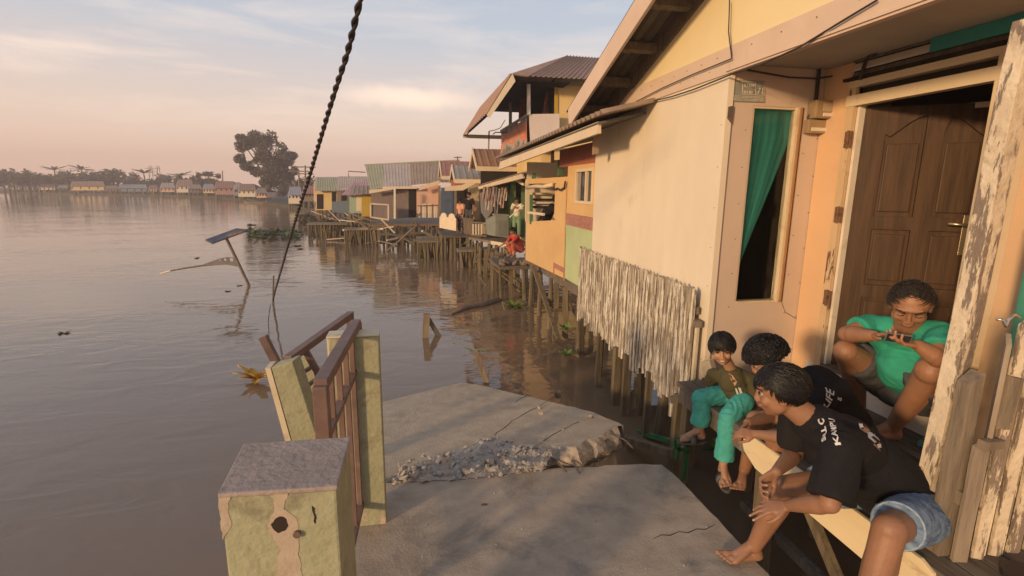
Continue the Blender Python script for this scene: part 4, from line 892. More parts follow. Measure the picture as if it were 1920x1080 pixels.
# --- deck with cabinet, green doorway house
G = thing('green_door_house', 'house with green door posts, laundry and sloping cream fascia beyond the yellow house', 'house', (2.4, 12.5, .35))
Yg = 12.5
qa, qb = az(922, 452, .28), az(986, 463, .28)
MB().prism([V((qa.x, qa.y, .28)), V((qb.x, qb.y, .28)), V((3.3, qb.y, .28)), V((3.3, 14.2, .28)), V((1.6, 14.2, .28))], (0, 0, -.06)).build('deck', wood_grey, G)
MB().prism([V((qa.x-.03, qa.y-.02, .29)), V((qb.x-.03, qb.y-.02, .29)), V((qb.x-.03, qb.y-.02, .19)), V((qa.x-.03, qa.y-.02, .19))], (.02, .02, 0)).build('deck_board', fasc, G)
pan('y', 13.6, [(935, 440), (985, 455), (985, 330), (935, 345)], TY, mat('dark_green_wall', (.07, .12, .06), (.04, .07, .04), scale=4), 'wall', G)
for x in (962, 982): MB().bar(ay(x, 336, 12.9), ay(x, 445, 12.9), .12, .1).build('door_post', greend, G)
MB().bar(ay(972, 340, 13.2), ay(972, 444, 13.2), .16, .05).build('door', dark_in, G)
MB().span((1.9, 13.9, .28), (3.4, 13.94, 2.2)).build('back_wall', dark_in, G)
f1, f2 = ax(899, 345, 1.5), ax(982, 326, 1.8)
MB().prism([ay(896, 350, 13.5), ay(978, 326, 11), ay(982, 334, 11), ay(898, 355, 13.5)], (.04, .02, 0)).build('fascia', fasc, G)
MB().corr(ay(896, 349, 13.5), ay(980, 325, 11), V((4, 11, 2.3)), V((4, 13.5, 2.3)), 16, .03).build('roof', zinc, G)
MB().bar(ay(960, 333, 12), ay(983, 346, 11.6), .05, .06).build('bracket', fasc, G)
tarp = mat('grey_tarp', (.30, .28, .27), (.18, .165, .16), scale=3, stretch=(4, 4, .5), bump=.3)
pan('y', 13.2, [(900, 362), (921, 355), (924, 395), (912, 412), (902, 398)], TY, tarp, 'tarp', G)
cols = [(.52, .20, .12), (.62, .52, .40), (.30, .08, .06), (.55, .34, .24), (.16, .10, .10), (.5, .4, .33)]
LL = ['garment at the left end of the washing line by the grey tarp', 'pale garment second from the left on the washing line', 'dark red garment third from the left on the washing line', 'tan garment fourth from the left on the washing line', 'dark garment in the middle of the washing line', 'cream garment right of the middle of the washing line', 'reddish garment second from the right on the washing line', 'pale garment at the right end of the washing line by the green door']
for i in range(8):
    x = 906+i*5.6; y = 350+random.uniform(-2, 4); L_ = (28, 44, 24, 38, 52, 30, 40, 26)[i]; c = cols[i % 6]; mm_ = mat('laundry_%d' % (i % 6), tuple(.5*a_+.5*.22 for a_ in c), bump=.1)
    mb = MB(); vs = []
    for j in range(5):
        for k in range(5): vs.append(ay(x+k*1.6-(j*.5), y+j*L_/4, 12.7)+V((0, .03*math.sin(k*2+j), 0)))
    mb.raw(vs, [(j*5+k, j*5+k+1, (j+1)*5+k+1, (j+1)*5+k) for j in range(4) for k in range(4)])
    tag(mb.build('laundry', mm_, smooth=True), LL[i], 'laundry', 'washing by the green doorway')
K = thing('cabinet', 'grey kitchen cabinet with door standing on the deck beside the boy in green trousers', 'cabinet', ay(935, 445, 12))
c0, c1, c2, c3 = ay(929, 404, 12), ay(953, 405, 12), ay(953, 446, 12), ay(929, 443, 12)
MB().prism([c0, c1, c2, c3], (0, .35, 0)).build('body', greyc, K); MB().prism([c0+V((-.02, -.02, .0)), c1+V((.02, -.02, 0)), c1+V((.02, -.02, .03)), c0+V((-.02, -.02, .03))], (0, .4, 0)).build('top', zinc_g, K)
MB().prism([ay(935, 413, 11.99), ay(950, 414, 11.99), ay(950, 443, 11.99), ay(935, 441, 11.99)], (0, .012, 0)).build('door', mat('cabinet_door', (.17, .17, .14)), K)
MB().prism([ay(912, 412, 12.2), ay(929, 404, 12.0), ay(929, 443, 12.0), ay(914, 440, 12.2)], (.02, .3, 0)).build('side_panel', greyc, K)
stilts(G, [(1.65+random.uniform(0, .7), 10.8+i*.13) for i in range(22)]+[(1.8+random.uniform(0, .1), 10.7), (1.8, 11.3), (1.75, 11.9), (1.7, 12.5), (1.65, 13.1), (1.65, 13.7), (2.2, 10.8), (2.3, 11.8), (2.2, 12.8), (2.6, 11.2), (2.5, 13.4)], .22, brace=7)
F_ = thing('slat_railing', 'short railing of upright white slats left of the grey cabinet', 'railing', ay(892, 440, 12.6))
for i in range(4): MB().bar(ay(887+i*5.2, 420, 12.6), ay(887+i*5.2, 440, 12.6), .04, .02).build('slat', fasc, F_)
MB().bar(ay(884, 440, 12.62), ay(912, 443, 12.6), .03, .04).build('rail', wood_grey, F_); MB().bar(ay(884, 417, 12.62), ay(905, 418, 12.6), .03, .04).build('rail', wood_grey, F_)
MB().prism([ay(903, 418, 12.9), ay(915, 416, 12.9), ay(915, 440, 12.9), ay(903, 438, 12.9)], TY).build('side_panel', mat('plank_siding', (.40, .32, .22), (.30, .24, .16), stretch=(.4, 1, 12), scale=5, bump=.3), F_)
# --- two storey house
T = thing('two_storey_house', 'tall yellow house with hipped brown zinc roof and upstairs balcony', 'house', (3.2, 12, 0))
w1 = 10.9
pan('y', w1+.2, [(1040, 150), (1130, 150), (1130, 300), (1040, 300)], TY, yel2, 'front_wall', T)
pan('y', w1+.17, [(1040, 146), (1046, 146), (1046, 226), (1040, 226)], TY, must, 'corner_board', T)
pan('y', w1+.17, [(1046, 146), (1112, 150), (1112, 163), (1047, 159)], TY*.5, mat('eave_shaded_green', (.40, .38, .20), (.34, .31, .16), bump=.1), 'top_strip', T)  # greenish band with the eave's shadow darkened into its colour
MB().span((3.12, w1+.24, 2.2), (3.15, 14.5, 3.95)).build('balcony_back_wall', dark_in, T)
MB().span((2.52, w1, 2.50), (3.2, 14.3, 2.56)).build('balcony_floor', wood_old, T)
pan('y', w1, [(992, 214), (1049, 213), (1049, 266), (995, 274)], TY, mat('pale_tin_panel', (.66, .55, .48), (.60, .49, .43), scale=3, bump=.08), 'balcony_panel', T)
bx = ay(992, 214, w1).x
ban = bpy.data.materials.new('sunset_banner'); ban.use_nodes = True; t_ = ban.node_tree; L = t_.links.new
tc = N(t_, 'ShaderNodeTexCoord'); n_ = N(t_, 'ShaderNodeTexNoise', Scale=2.2, Detail=3, Distortion=.8); L(tc.outputs['Object'], n_.inputs['Vector'])
sp_ = N(t_, 'ShaderNodeSeparateXYZ'); L(tc.outputs['Object'], sp_.inputs[0]); ma_ = N(t_, 'ShaderNodeMath', operation='MULTIPLY_ADD'); L(n_.outputs[0], ma_.inputs[0]); ma_.inputs[1].default_value = 1.1
mz = N(t_, 'ShaderNodeMath', operation='MULTIPLY_ADD'); L(sp_.outputs['Z'], mz.inputs[0]); mz.inputs[1].default_value = 1.1; mz.inputs[2].default_value = -.42; L(mz.outputs[0], ma_.inputs[2])
r_ = N(t_, 'ShaderNodeValToRGB'); E_ = r_.color_ramp.elements; E_[0].position = .1; E_[0].color = (.09, .09, .08, 1); E_[1].position = .95; E_[1].color = (.16, .13, .26, 1)
for p_, c_ in ((.28, (.42, .36, .30)), (.42, (.66, .16, .08)), (.58, (.72, .30, .14)), (.72, (.44, .28, .34))): k_ = E_.new(p_); k_.color = (*c_, 1)
L(ma_.outputs[0], r_.inputs[0]); L(r_.outputs[0], t_.nodes['Principled BSDF'].inputs['Base Color']); t_.nodes['Principled BSDF'].inputs['Roughness'].default_value = .6
zb0 = ay(995, 272, w1).z
B_2 = thing('balcony_banner', 'printed orange and violet banner tied along the river side of the balcony', 'banner', (bx-.03, 12, zb0))
vs = []
for j in range(5):
    for i in range(21):
        y = w1+.03+i*.16; vs.append(V((bx-.03-.012*math.sin(i*.8+j), y, 3.12-j*(3.12-zb0)/4+.02*math.sin(i*.9))))
mbb = MB().raw(vs, [(j*21+i, j*21+i+1, (j+1)*21+i+1, (j+1)*21+i) for j in range(4) for i in range(20)]); mbb.build('banner', ban, B_2, smooth=True)
MB().bar((bx, w1, 3.17), (bx, 14.3, 3.17), .05, .05).build('balcony_rail', whitep, T)
for (x, y0_, y1_, yy_) in ((991, 152, 215, w1), (957, 190, 270, 13.2)): MB().bar(ay(x, y0_, yy_), ay(x, y1_, yy_), .07, .07).build('balcony_post', whitep, T)
patc = mat('rust_pattern_curtain', (.50, .17, .08), (.13, .06, .04), scale=14, bump=.1)
for (xa, xb, xc, yt, yb, yy_) in ((972, 985, 978, 185, 225, 12.6), (1016, 1034, 1030, 160, 213, 11.6)):
    vs = []
    for j in range(7):
        f = j/6
        for i in range(9): x = (xc-4)*(1-f)+xa*f+(12*(1-f)+(xb-xa)*f)*i/8; vs.append(ay(x, yt+(yb-yt)*f, yy_)+V((0, .03*math.sin(i*1.8), 0)))
    MB().raw(vs, [(j*9+i, j*9+i+1, (j+1)*9+i+1, (j+1)*9+i) for j in range(6) for i in range(8)]).build('balcony_curtain', patc, T, smooth=True)
p1 = ay(957, 140, 10.5); p0 = ay(911, 215, 10.5); rg = ay(1060, 105, 12.6); rg2 = ay(1150, 114, 12.6); fe = ay(1135, 155, 10.5)
MB().corr(V((p1.x+.3, 10.4, p1.z-.03)), V((fe.x, 10.4, p1.z-.03)), V((rg2.x, 12.6, rg.z)), V((rg.x, 12.6, rg.z)), 16, .03).build('roof', zinc_b, T)
MB().prism([V((p1.x-.02, 10.42, p1.z)), V((p1.x+.34, 10.42, p1.z-.02)), V((rg.x, 12.6, rg.z))], (0, .02, -.02)).build('roof_hip', zinc_b, T)
MB().corr(V((p0.x, 15.0, p0.z)), V((p0.x, 10.42, p0.z)), V((p1.x, 10.42, p1.z)), V((p1.x, 15.0, p1.z)), 14, .03).build('roof_lower', zinc_b, T)
MB().prism([V((p1.x, 10.42, p1.z)), V((p1.x, 15, p1.z)), V((rg.x, 12.8, rg.z))], (0, 0, -.02)).build('roof_hip', zinc_b, T)
MB().prism([V((p1.x, 15, p1.z)), V((5, 15, p1.z)), V((5, 12.6, rg.z)), V((rg.x, 12.6, rg.z))], (0, 0, -.02)).build('roof_back', zinc_b, T)
MB().prism([V((p0.x, 10.38, p0.z-.02)), V((p0.x+.06, 10.38, p0.z-.07)), V((p1.x+.08, 10.38, p1.z-.14)), V((p1.x+.02, 10.38, p1.z))], (0, .03, 0)).build('barge_board', fasc, T)
MB().bar((p0.x, 14.97, p0.z), (p1.x+1.4, 14.97, p0.z), .05, .1).build('back_beam', fasc, T)
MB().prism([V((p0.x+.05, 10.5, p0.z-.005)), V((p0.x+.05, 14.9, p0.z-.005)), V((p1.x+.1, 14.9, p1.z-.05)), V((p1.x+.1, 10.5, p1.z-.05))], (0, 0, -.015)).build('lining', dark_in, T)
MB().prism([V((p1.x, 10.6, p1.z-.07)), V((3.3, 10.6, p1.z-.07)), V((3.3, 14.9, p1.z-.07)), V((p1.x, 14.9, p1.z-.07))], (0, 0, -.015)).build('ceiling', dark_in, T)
stilts(T, [(2.9, 11.3), (2.9, 12.6), (3.4, 11.6)], .3)
MB().span((2.9, 11.3, .3), (5, 14.5, 2.5)).build('lower_storey', yel2, T)
# water pipe / lamp arms beside it
t = thing('roof_pole', 'thin grey pole with a wire on the zinc roofs left of the balcony', 'pole', ay(917, 285, 14.2))
MB().tube([ay(916, 283, 14.2), ay(917, 246, 14.2)], .02, 6).build('pole', steel, t); MB().tube([ay(917, 246, 14.2), ay(928, 244, 14.1), ay(938, 240, 13.8), ay(947, 225, 13.5)], .01, 5).build('wire', cabm, t)
MB().tube([ay(924, 252, 13.8), ay(929, 248, 13.8), ay(950, 249, 13.2)], .014, 5).build('arm', steel, t)
# --- gabled houses: ridge runs inland, gable faces the river
def gable_house(lab, Yf, apex, bl, br, rr, er, wallm, roofm, bottom, depth=3.0, wall_to=None, nm='stilt_house'):
    """apex, bl, br = pixels of the barge triangle; rr = pixel where the ridge leaves view; roof slope faces the camera"""
    A = ay(*apex, Yf+.9); Bn = ay(*br, Yf); X0 = A.x; A = V((X0, Yf+.9, A.z)); Bn = V((X0, Yf, Bn.z)); Bf = V((X0, Yf+1.8, Bn.z))
    h = thing(nm, lab, 'house', (X0+.4, Yf+.9, bottom))
    far = X0+depth
    MB().corr(Bn+V((0, -.03, 0)), V((far, Yf-.03, Bn.z)), V((far, Yf+.9, A.z)), A, int(depth*5), .013).build('roof', roofm, h)
    MB().corr(V((far, Yf+1.83, Bn.z)), Bf+V((0, .03, 0)), A, V((far, Yf+.9, A.z)), int(depth*5), .013).build('roof', roofm, h)
    for q in (Bn, Bf):
        MB().prism([A+V((0, 0, .035)), A+V((0, 0, -.13)), q+V((0, 0, -.11)), q+V((0, 0, .035))], (-.03, 0, 0)).build('barge_board', fasc, h)
    MB().span((X0, Yf-.05, Bn.z-.12), (far, Yf-.02, Bn.z+.0)).build('eave_board', fasc, h)
    MB().prism([V((X0+.45, Yf+.1, Bn.z-.02)), V((X0+.45, Yf+1.7, Bn.z-.02)), V((X0+.45, Yf+.9, A.z-.08))], (.03, 0, 0)).build('gable', wallm, h)
    MB().span((X0+.45, Yf+.05, bottom), (far-.2, Yf+.08, Bn.z-.02)).build('wall', wallm, h)
    MB().span((X0+.45, Yf+.08, bottom), (X0+.48, Yf+1.7, Bn.z-.02)).build('wall', wallm, h)
    return h, X0, Bn, A
gA, xA, bA_, aA = gable_house('small house with brown zinc gable just left of the tall balcony', 13.9, (887, 279), (877, 306), (901, 312), None, None, cream, zinc_b, .35, 2.6)
gB, xB, bB_, aB = gable_house('house with grey ribbed gable roof and blue door, woman and man in front', 15.6, (848, 310), (828, 345), (862, 336), None, None, greyc, zinc_g, .3, 3.0)
gC, xC, bC_, aC = gable_house('narrow red gabled house behind the grey ribbed gable', 18.2, (825, 302), (815, 330), (836, 330), None, None, redw, mat('red_zinc_roof', (.34, .15, .10), (.26, .11, .08), rough=.6), .3, 2.6)
# porch of the grey gabled house
pan('y', 15.6, [(880, 345), (898, 345), (899, 412), (882, 412)], TY, mat('plank_siding', (.40, .32, .22)), 'siding_panel', gB)
pan('y', 16.3, [(827, 352), (852, 350), (853, 404), (827, 404)], TY, bluev, 'blue_door', gB)
pan('y', 15.3, [(834, 350), (865, 347), (892, 338), (892, 344), (868, 357), (834, 358)], TY, fasc, 'awning', gB)
pan('y', 16.2, [(852, 352), (885, 345), (885, 412), (852, 412)], TY, dark_in, 'doorway', gB)
MB().bar(ay(854, 352, 15.9), ay(854, 405, 15.9), .07, .07).build('post', wood_grey, gB); MB().bar(ay(824, 348, 15.9), ay(824, 402, 15.9), .07, .07).build('post', wood_grey, gB)
MB().span((ay(826, 404, 15.4).x, 14.7, .22), (2.6, 16.4, .27)).build('deck', wood_y, gB)
pan('y', 14.4, [(868, 408), (887, 410), (887, 441), (870, 438)], TY, wood_grey, 'deck_screen', gB)
t = thing('scalloped_fence', 'cream board fence with two round scallops in front of the blue door', 'fence', ay(840, 430, 15))
a, b = ay(824, 406, 15.2), ay(855, 409, 14.4); P = [a, ay(824, 427, 15.2), ay(855, 433, 14.4), b]
for k in range(9):
    th = math.pi*k/8; x = 847+6*math.cos(th); f = (x-824)/31; P.append(a.lerp(b, f)+V((0, 0, .12*math.sin(th))))
for k in range(9):
    th = math.pi*k/8; x = 832+6*math.cos(th); f = (x-824)/31; P.append(a.lerp(b, f)+V((0, 0, .12*math.sin(th))))
MB().prism(P, (.02, .02, 0)).build('board', fasc, t)
stilts(gB, [(.8+random.uniform(0, .9), 14.5+i*.09) for i in range(22)]+[(1.2+random.uniform(-.1, .1), 14.8), (1.0, 15.1), (.9, 15.6), (1.4, 14.6), (1.6, 14.6), (1.9, 14.7), (1.6, 15.4), (1.2, 16.2), (2.1, 15.2), (1.0, 16.3), (.8, 15.9)], .22, brace=8)
def deck(lab, x0, x1, y0, y1, z, n, brace=4, rail=False):
    d = thing('wooden_deck', lab, 'deck', ((x0+x1)/2, (y0+y1)/2, z)); k = max(2, int((y1-y0)/.35))
    for i in range(k): a = y0+(y1-y0)*i/k; MB().span((x0+random.uniform(-.12, .12), a, z-.04), (x1, a+(y1-y0)/k-.03, z+random.uniform(-.02, .02))).build('plank', wood_grey, d)
    pts = [(x0+random.uniform(0, (x1-x0)*.9), y0+(y1-y0)*random.random()) for _ in range(n)]+[(x0+.05+(x1-x0)*i/(n/2), y0+.05) for i in range(int(n/2))]
    stilts(d, pts, z-.05, r=(.022, .045), lean=.12, brace=brace); return d
deck('low plank deck on many thin stilts in front of the scalloped fence', 1.25, 2.2, 13.4, 14.4, .0, 24, 6)
deck('sagging plank walkway on stilts left of the scalloped fence', .2, 1.0, 15.4, 17.0, .05, 26, 6)
p = az(722, 470, WZ); stick(p+V((0, 0, -.05)), ay(778, 425, 15.0), .05, wood_grey, 'long_pole', 'long pale pole sloping from the water up to the plank walkway', 'pole', sq=False)
plant('water_plant', 'weeds growing on the stilts by the scalloped fence', 'plant', az(800, 480, WZ), 26, .3, .07, leafg, up=.9)
plant('water_plant', 'broad leaved weeds at the foot of the middle stilts', 'plant', az(905, 512, WZ), 20, .22, .05, leafg, up=.9)
plant('water_plant', 'weed clump at the stilts below the child in red', 'plant', az(965, 575, WZ), 22, .2, .04, leafg, up=.9)
# --- long house with ribbed roofs
Lh = thing('long_house', 'long wooden house with wide green and mauve ribbed roof', 'house', (0, 20.5, .3)); Yl_ = 19.8; Yr = 21.6
def rquad(x0, x1, yt0, yt1, yb0, yb1, m, name, n, dy=0): return MB().corr(ay(x0[1], yb0, Yl_+dy), ay(x1[1], yb1, Yl_+dy), ay(x1[0], yt1, Yr+dy), ay(x0[0], yt0, Yr+dy), n, .012).build(name, m, Lh)
rquad((685, 694), (717, 722), 310, 307, 356, 352, zinc_gn, 'roof', 6)
rquad((717, 721), (770, 772), 308, 307, 352, 350, zinc_m, 'roof', 9, -.02)
rquad((768, 772), (826, 822), 305, 302, 347, 342, zinc, 'roof', 9, .02)
rquad((822, 822), (880, 885), 302, 304, 342, 342, zinc_gn, 'roof', 9)
MB().bar(ay(684, 310, Yr), ay(862, 301, Yr), .06, .08).build('ridge_cap', zinc_gn, Lh)
MB().prism([ay(717, 350, Yl_-.1), ay(782, 349, Yl_-.1), ay(782, 354, Yl_-.1), ay(717, 354, Yl_-.1)], TY).build('fascia', fasc, Lh)
MB().prism([ay(692, 356, Yl_-.15), ay(738, 352, Yl_-.15), ay(738, 355, Yl_-.15), ay(692, 363, Yl_-.15)], TY).build('fascia', fasc, Lh)
MB().prism([ay(784, 350, Yl_-.2), ay(824, 338, Yl_-.2), ay(824, 346, Yl_-.2), ay(786, 357, Yl_-.2)], TY).build('fascia', fasc, Lh)
wplank = mat('dark_plank_wall', (.26, .20, .165), (.16, .12, .10), scale=6, stretch=(9, 1, .4), bump=.3)
pan('y', Yl_+.2, [(696, 352), (766, 350), (766, 408), (696, 412)], TY, wplank, 'plank_wall', Lh)
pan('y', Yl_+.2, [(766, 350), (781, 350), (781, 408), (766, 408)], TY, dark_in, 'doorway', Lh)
pan('y', Yl_+.2, [(781, 352), (822, 346), (822, 400), (781, 400)], TY, peach, 'front_wall', Lh)
MB().bar(ay(740, 352, 19.2), ay(740, 410, 19.2), .07, .07).build('post', whitep, Lh)
MB().span((-1.5, 19.5, .2), (2.2, 21, .26)).build('floor', mat('brown_deck', (.26, .15, .08), (.16, .095, .05), stretch=(.5, 6, 6), scale=4, bump=.3), Lh)
t = thing('panel_fence', 'grey brown plank panel in a pale frame on the left of the long house deck', 'fence', ay(712, 412, 19.3))
pan('y', 19.3, [(696, 383), (727, 383), (727, 411), (696, 407)], TY, wplank, 'panel', t)
for a, b in (((695, 382), (728, 384)), ((695, 407), (728, 412)), ((695, 381), (695, 408)), ((728, 383), (728, 413))): MB().bar(ay(*a, 19.28), ay(*b, 19.28), .05, .05).build('frame', fasc, t)
t = thing('slat_fence', 'fence of uneven upright sticks before the peach wall', 'fence', ay(805, 408, 19.3))
for i in range(11): MB().bar(ay(786+i*3.6, 384+random.uniform(-3, 2), 19.3), ay(786+i*3.6, 408, 19.3), .06, .02).build('slat', [fasc, wood_grey, whitep][i % 3], t)
MB().bar(ay(783, 386, 19.28), ay(826, 385, 19.28), .03, .04).build('rail', wood_old, t)
stilts(Lh, [(-1.5+i*.11, 18.7+random.uniform(0, 1.1)) for i in range(24)]+[(-1.45+.33*i, 19.3+random.uniform(0, .6)) for i in range(11)]+[(-1.4+.5*i, 20) for i in range(7)], .2, lean=.1, brace=8)
# --- left cluster beyond the long house
def simple_house(lab, Y, wall, roof, wm_, rm, zf=.2, ribs=8, nst=6, dy=1.6, win=(), name='stilt_house'):
    """wall=(x0,x1,ytop,ybot) roof=(xl_top,xr_top,y_top,xl_bot,xr_bot,y_bot) in photo pixels at distance Y"""
    x0, x1, yt, yb = wall; c = ay((x0+x1)/2, yb, Y); h = thing(name, lab, 'house', c)
    MB().prism([ay(x0, yt, Y), ay(x1, yt, Y), ay(x1, yb, Y), ay(x0, yb, Y)], (0, dy, 0)).build('wall', wm_, h)
    a, b, t0, c_, d_, t1 = roof
    A = ay(c_, t1, Y-.3); B = ay(d_, t1, Y-.3); C = ay(b, t0, Y+dy*.6); D = ay(a, t0, Y+dy*.6)
    MB().corr(A, B, C, D, ribs, .012*Y/20).build('roof', rm, h)
    MB().corr(V((B.x, Y+dy*1.3, B.z)), V((A.x, Y+dy*1.3, A.z)), D, C, ribs, .012*Y/20).build('roof', rm, h)
    for (wx0, wx1, wy0_, wy1_, m_) in win: MB().prism([ay(wx0, wy0_, Y-.02), ay(wx1, wy0_, Y-.02), ay(wx1, wy1_, Y-.02), ay(wx0, wy1_, Y-.02)], (0, .03, 0)).build('window', m_, h)
    if nst: stilts(h, [(ay(x0+(x1-x0)*(i+.3)/nst, yb, Y).x, Y+random.uniform(.05, .6)) for i in range(nst)], c.z, r=(.03*Y/20, .05*Y/20), lean=.1)
    return h
mint = mat('mint_wall', (.36, .46, .36), (.30, .38, .30), bump=.05)
pinkz = mat('pink_zinc_roof', (.50, .28, .28), (.38, .20, .20), rough=.6)
simple_house('mustard walled shack left of the panel fence', 20.5, (678, 697, 362, 406), (660, 697, 348, 655, 700, 364), must, zinc, nst=4, ribs=5)
simple_house('cream and mint shack under the pink striped awning', 22.5, (655, 682, 362, 400), (662, 694, 342, 640, 690, 366), mint, pinkz, nst=5, ribs=7, win=[(668, 678, 368, 396, cream)])
simple_house('mauve ribbed roof house behind the pink awning', 26, (632, 690, 350, 396), (634, 690, 331, 632, 694, 357), wplank, zinc_m, nst=6, ribs=14, win=[(640, 650, 364, 390, dark_in)])
simple_house('low house with yellow boards and olive roof behind the debris', 28, (592, 640, 352, 394), (594, 640, 334, 590, 650, 358), yel2, zinc_gn, nst=6, ribs=12, win=[(594, 606, 364, 392, dark_in), (622, 630, 360, 394, dark_in)])
simple_house('pale roofed house at the left end of the near row', 32, (588, 632, 342, 380), (592, 634, 332, 588, 640, 346), peach, zinc_m, nst=5, ribs=9)
B0 = thing('blue_grey_screen', 'blue grey board screen on the debris bank below the pink awning', 'fence', ay(640, 398, 21.5))
pan('y', 21.5, [(622, 378), (655, 376), (655, 400), (622, 398)], TY, mat('blue_grey_board', (.16, .19, .22), (.12, .14, .16), stretch=(8, 1, .5)), 'board', B0)
# debris bank
labs = []
def PL(i, x, y):
    s_ = ['grey plank', 'dark thin plank', 'pale plank', 'brown pole'][i % 4]; h_ = ['under the olive roofed house', 'below the blue grey screen', 'below the pink awning', 'left of the panel fence', 'below the plank wall', 'under the dark doorway', 'below the peach wall', 'left of the scalloped fence'][min(7, int((x-585)/32))]
    lab = '%s %s %s' % (s_, ['near the top', 'half way down', 'near the water'][min(2, int((y-398)/16))], h_); used_.setdefault(lab, 0); used_[lab] += 1
    n_ = used_[lab]; return lab if n_ == 1 else lab+[', behind another', ', crossing others', ', third from top', ', lowest one'][min(n_-2, 3)]
used_ = {}
rg_ = random.Random(3)
for i in range(74):
    x = rg_.uniform(585, 712) if i < 46 else rg_.uniform(712, 850); y = rg_.uniform(398, 432)+min(x-585, 127)*.10+(rg_.uniform(2, 22) if x > 712 else 0); Y = 17.8+(712-x)*(.13 if x < 712 else .02)+rg_.uniform(0, 2)
    p = ay(x, y, Y); L_ = rg_.uniform(.5, 1.9) if x < 712 else rg_.uniform(.3, .8); a = rg_.uniform(-1.2, 1.2); e = rg_.uniform(-.5, 1.0)
    q = p+V((math.cos(a)*L_*(1 if i % 2 else -1), rg_.uniform(-.3, .3), e*L_*.7))
    if q.z < WZ: q.z = WZ+.05
    stick(p, q, rg_.uniform(.04, .09), [wood_grey, wood_old, fasc, wood_pile][i % 4], 'broken_plank', PL(i, x, y), 'plank', 'broken planks on the debris bank', sq=i % 3 > 0)
mb = MB()
for i in range(500):
    x = random.uniform(560, 700); y = 402+(x-560)*.16+random.uniform(0, 22); p = az(x, y, WZ+random.uniform(0, .25)); leaf(mb, p, (random.uniform(-1, 1), random.uniform(-1, .3), random.uniform(.2, 1.2)), .35, .07)
tag(mb.build('bank_weeds', mat('brown_weed', (.13, .105, .05), (.07, .055, .03))), 'brown green weeds tangled through the debris bank', 'weeds', kind='stuff')
gb = MB(); Pb = [az(560, 405, WZ+.03), az(600, 428, WZ+.03), az(650, 446, WZ+.03), az(700, 455, WZ+.03)]; gb.prism([p for p in Pb]+[V((4, 21, WZ+.03)), V((4, 60, WZ+.03)), V((-9, 60, WZ+.03))], (0, 0, -.4))
tag(gb.build('mud_bank', mat('mud', (.15, .10, .055), (.10, .065, .038), scale=3, bump=.5), jitter=.0), kind='structure')
deck('jetty of old planks on stilts under the mustard shack', -2.4, -1.3, 19.4, 20.6, .1, 26, 5)
deck('dark jetty on thin stilts before the olive roofed house', -4.2, -2.6, 22.5, 24, .08, 26, 4)
# ================================================================== far shore, trees, poles
leaft = mat('tree_leaf', (.15, .115, .065), (.085, .07, .04), rough=.7, scale=1.2, bump=0)
bark = mat('tree_bark', (.12, .09, .06), (.07, .05, .035), scale=8, bump=.3)
def tree(name, lab, base, h, lobes, n, ls, lm=None, group=None, seed=1):
    rnd = random.Random(seed); t = thing(name, lab, 'tree', base, group)
    b = V(base); mb = MB(); tr = h*.035
    top = b+V((0, 0, h*.62)); mb.tube([b-V((0, 0, .2)), b.lerp(top, .4)+V((tr*.6, 0, 0)), top], [tr*1.4, tr, tr*.5], 8)
    for (ox, oy, oz, r) in lobes:
        c = b+V((ox, oy, oz))*h; s = b.lerp(top, rnd.uniform(.35, .85)); mb.tube([s, s.lerp(c, .5)+V((0, 0, .03*h)), c], [tr*.45, tr*.3, tr*.12], 6)
    mb.build('trunk', bark, t)
    mb = MB(); tot_ = sum(l[3]**2 for l in lobes)
    for (ox, oy, oz, r) in lobes:
        c = b+V((ox, oy, oz))*h
        for _ in range(int(n*r*r/tot_)):
            d = V((rnd.gauss(0, 1), rnd.gauss(0, 1), rnd.gauss(0, 1))).normalized()*(rnd.random()**.45)*r*h
            d.z *= .8; k = mnoise.noise((c+d)*(5/h))
            if k < -.2: continue
            p = c+d; s = ls*rnd.uniform(.6, 1.3); a = V((rnd.uniform(-1, 1), rnd.uniform(-1, 1), rnd.uniform(-.7, .7))).normalized(); q = a.cross(V((rnd.uniform(-1, 1), rnd.uniform(-1, 1), 1))).normalized()
            mb.raw([p-a*s, p+q*s*.45, p+a*s, p-q*s*.45], [(0, 1, 2, 3)])
    mb.build('crown', lm or leaft, t); return t
tb = az(503, 377, WZ); tb.z = .1; sc_ = tb.y/FPX
hh = 114*sc_
tree('broad_tree', 'big dark broad-crowned tree standing over the far riverside houses', (tb.x, tb.y, 0), hh,
     [(-.26, 0, .75, .14), (-.10, .05, .86, .15), (.07, 0, .88, .14), (.17, 0, .72, .16), (.0, 0, .66, .2), (.27, 0, .55, .15), (.38, 0, .62, .09), (.14, 0, .42, .2), (.25, 0, .28, .16), (-.34, 0, .56, .09), (-.26, 0, .46, .10), (-.14, .05, .38, .10), (-.30, 0, .86, .08), (.38, 0, .4, .09), (.02, 0, .28, .1), (-.18, 0, .6, .12), (.1, 0, .16, .13), (-.04, 0, .2, .1), (.3, 0, .14, .1), (.2, 0, .08, .08)], 22000, .21)
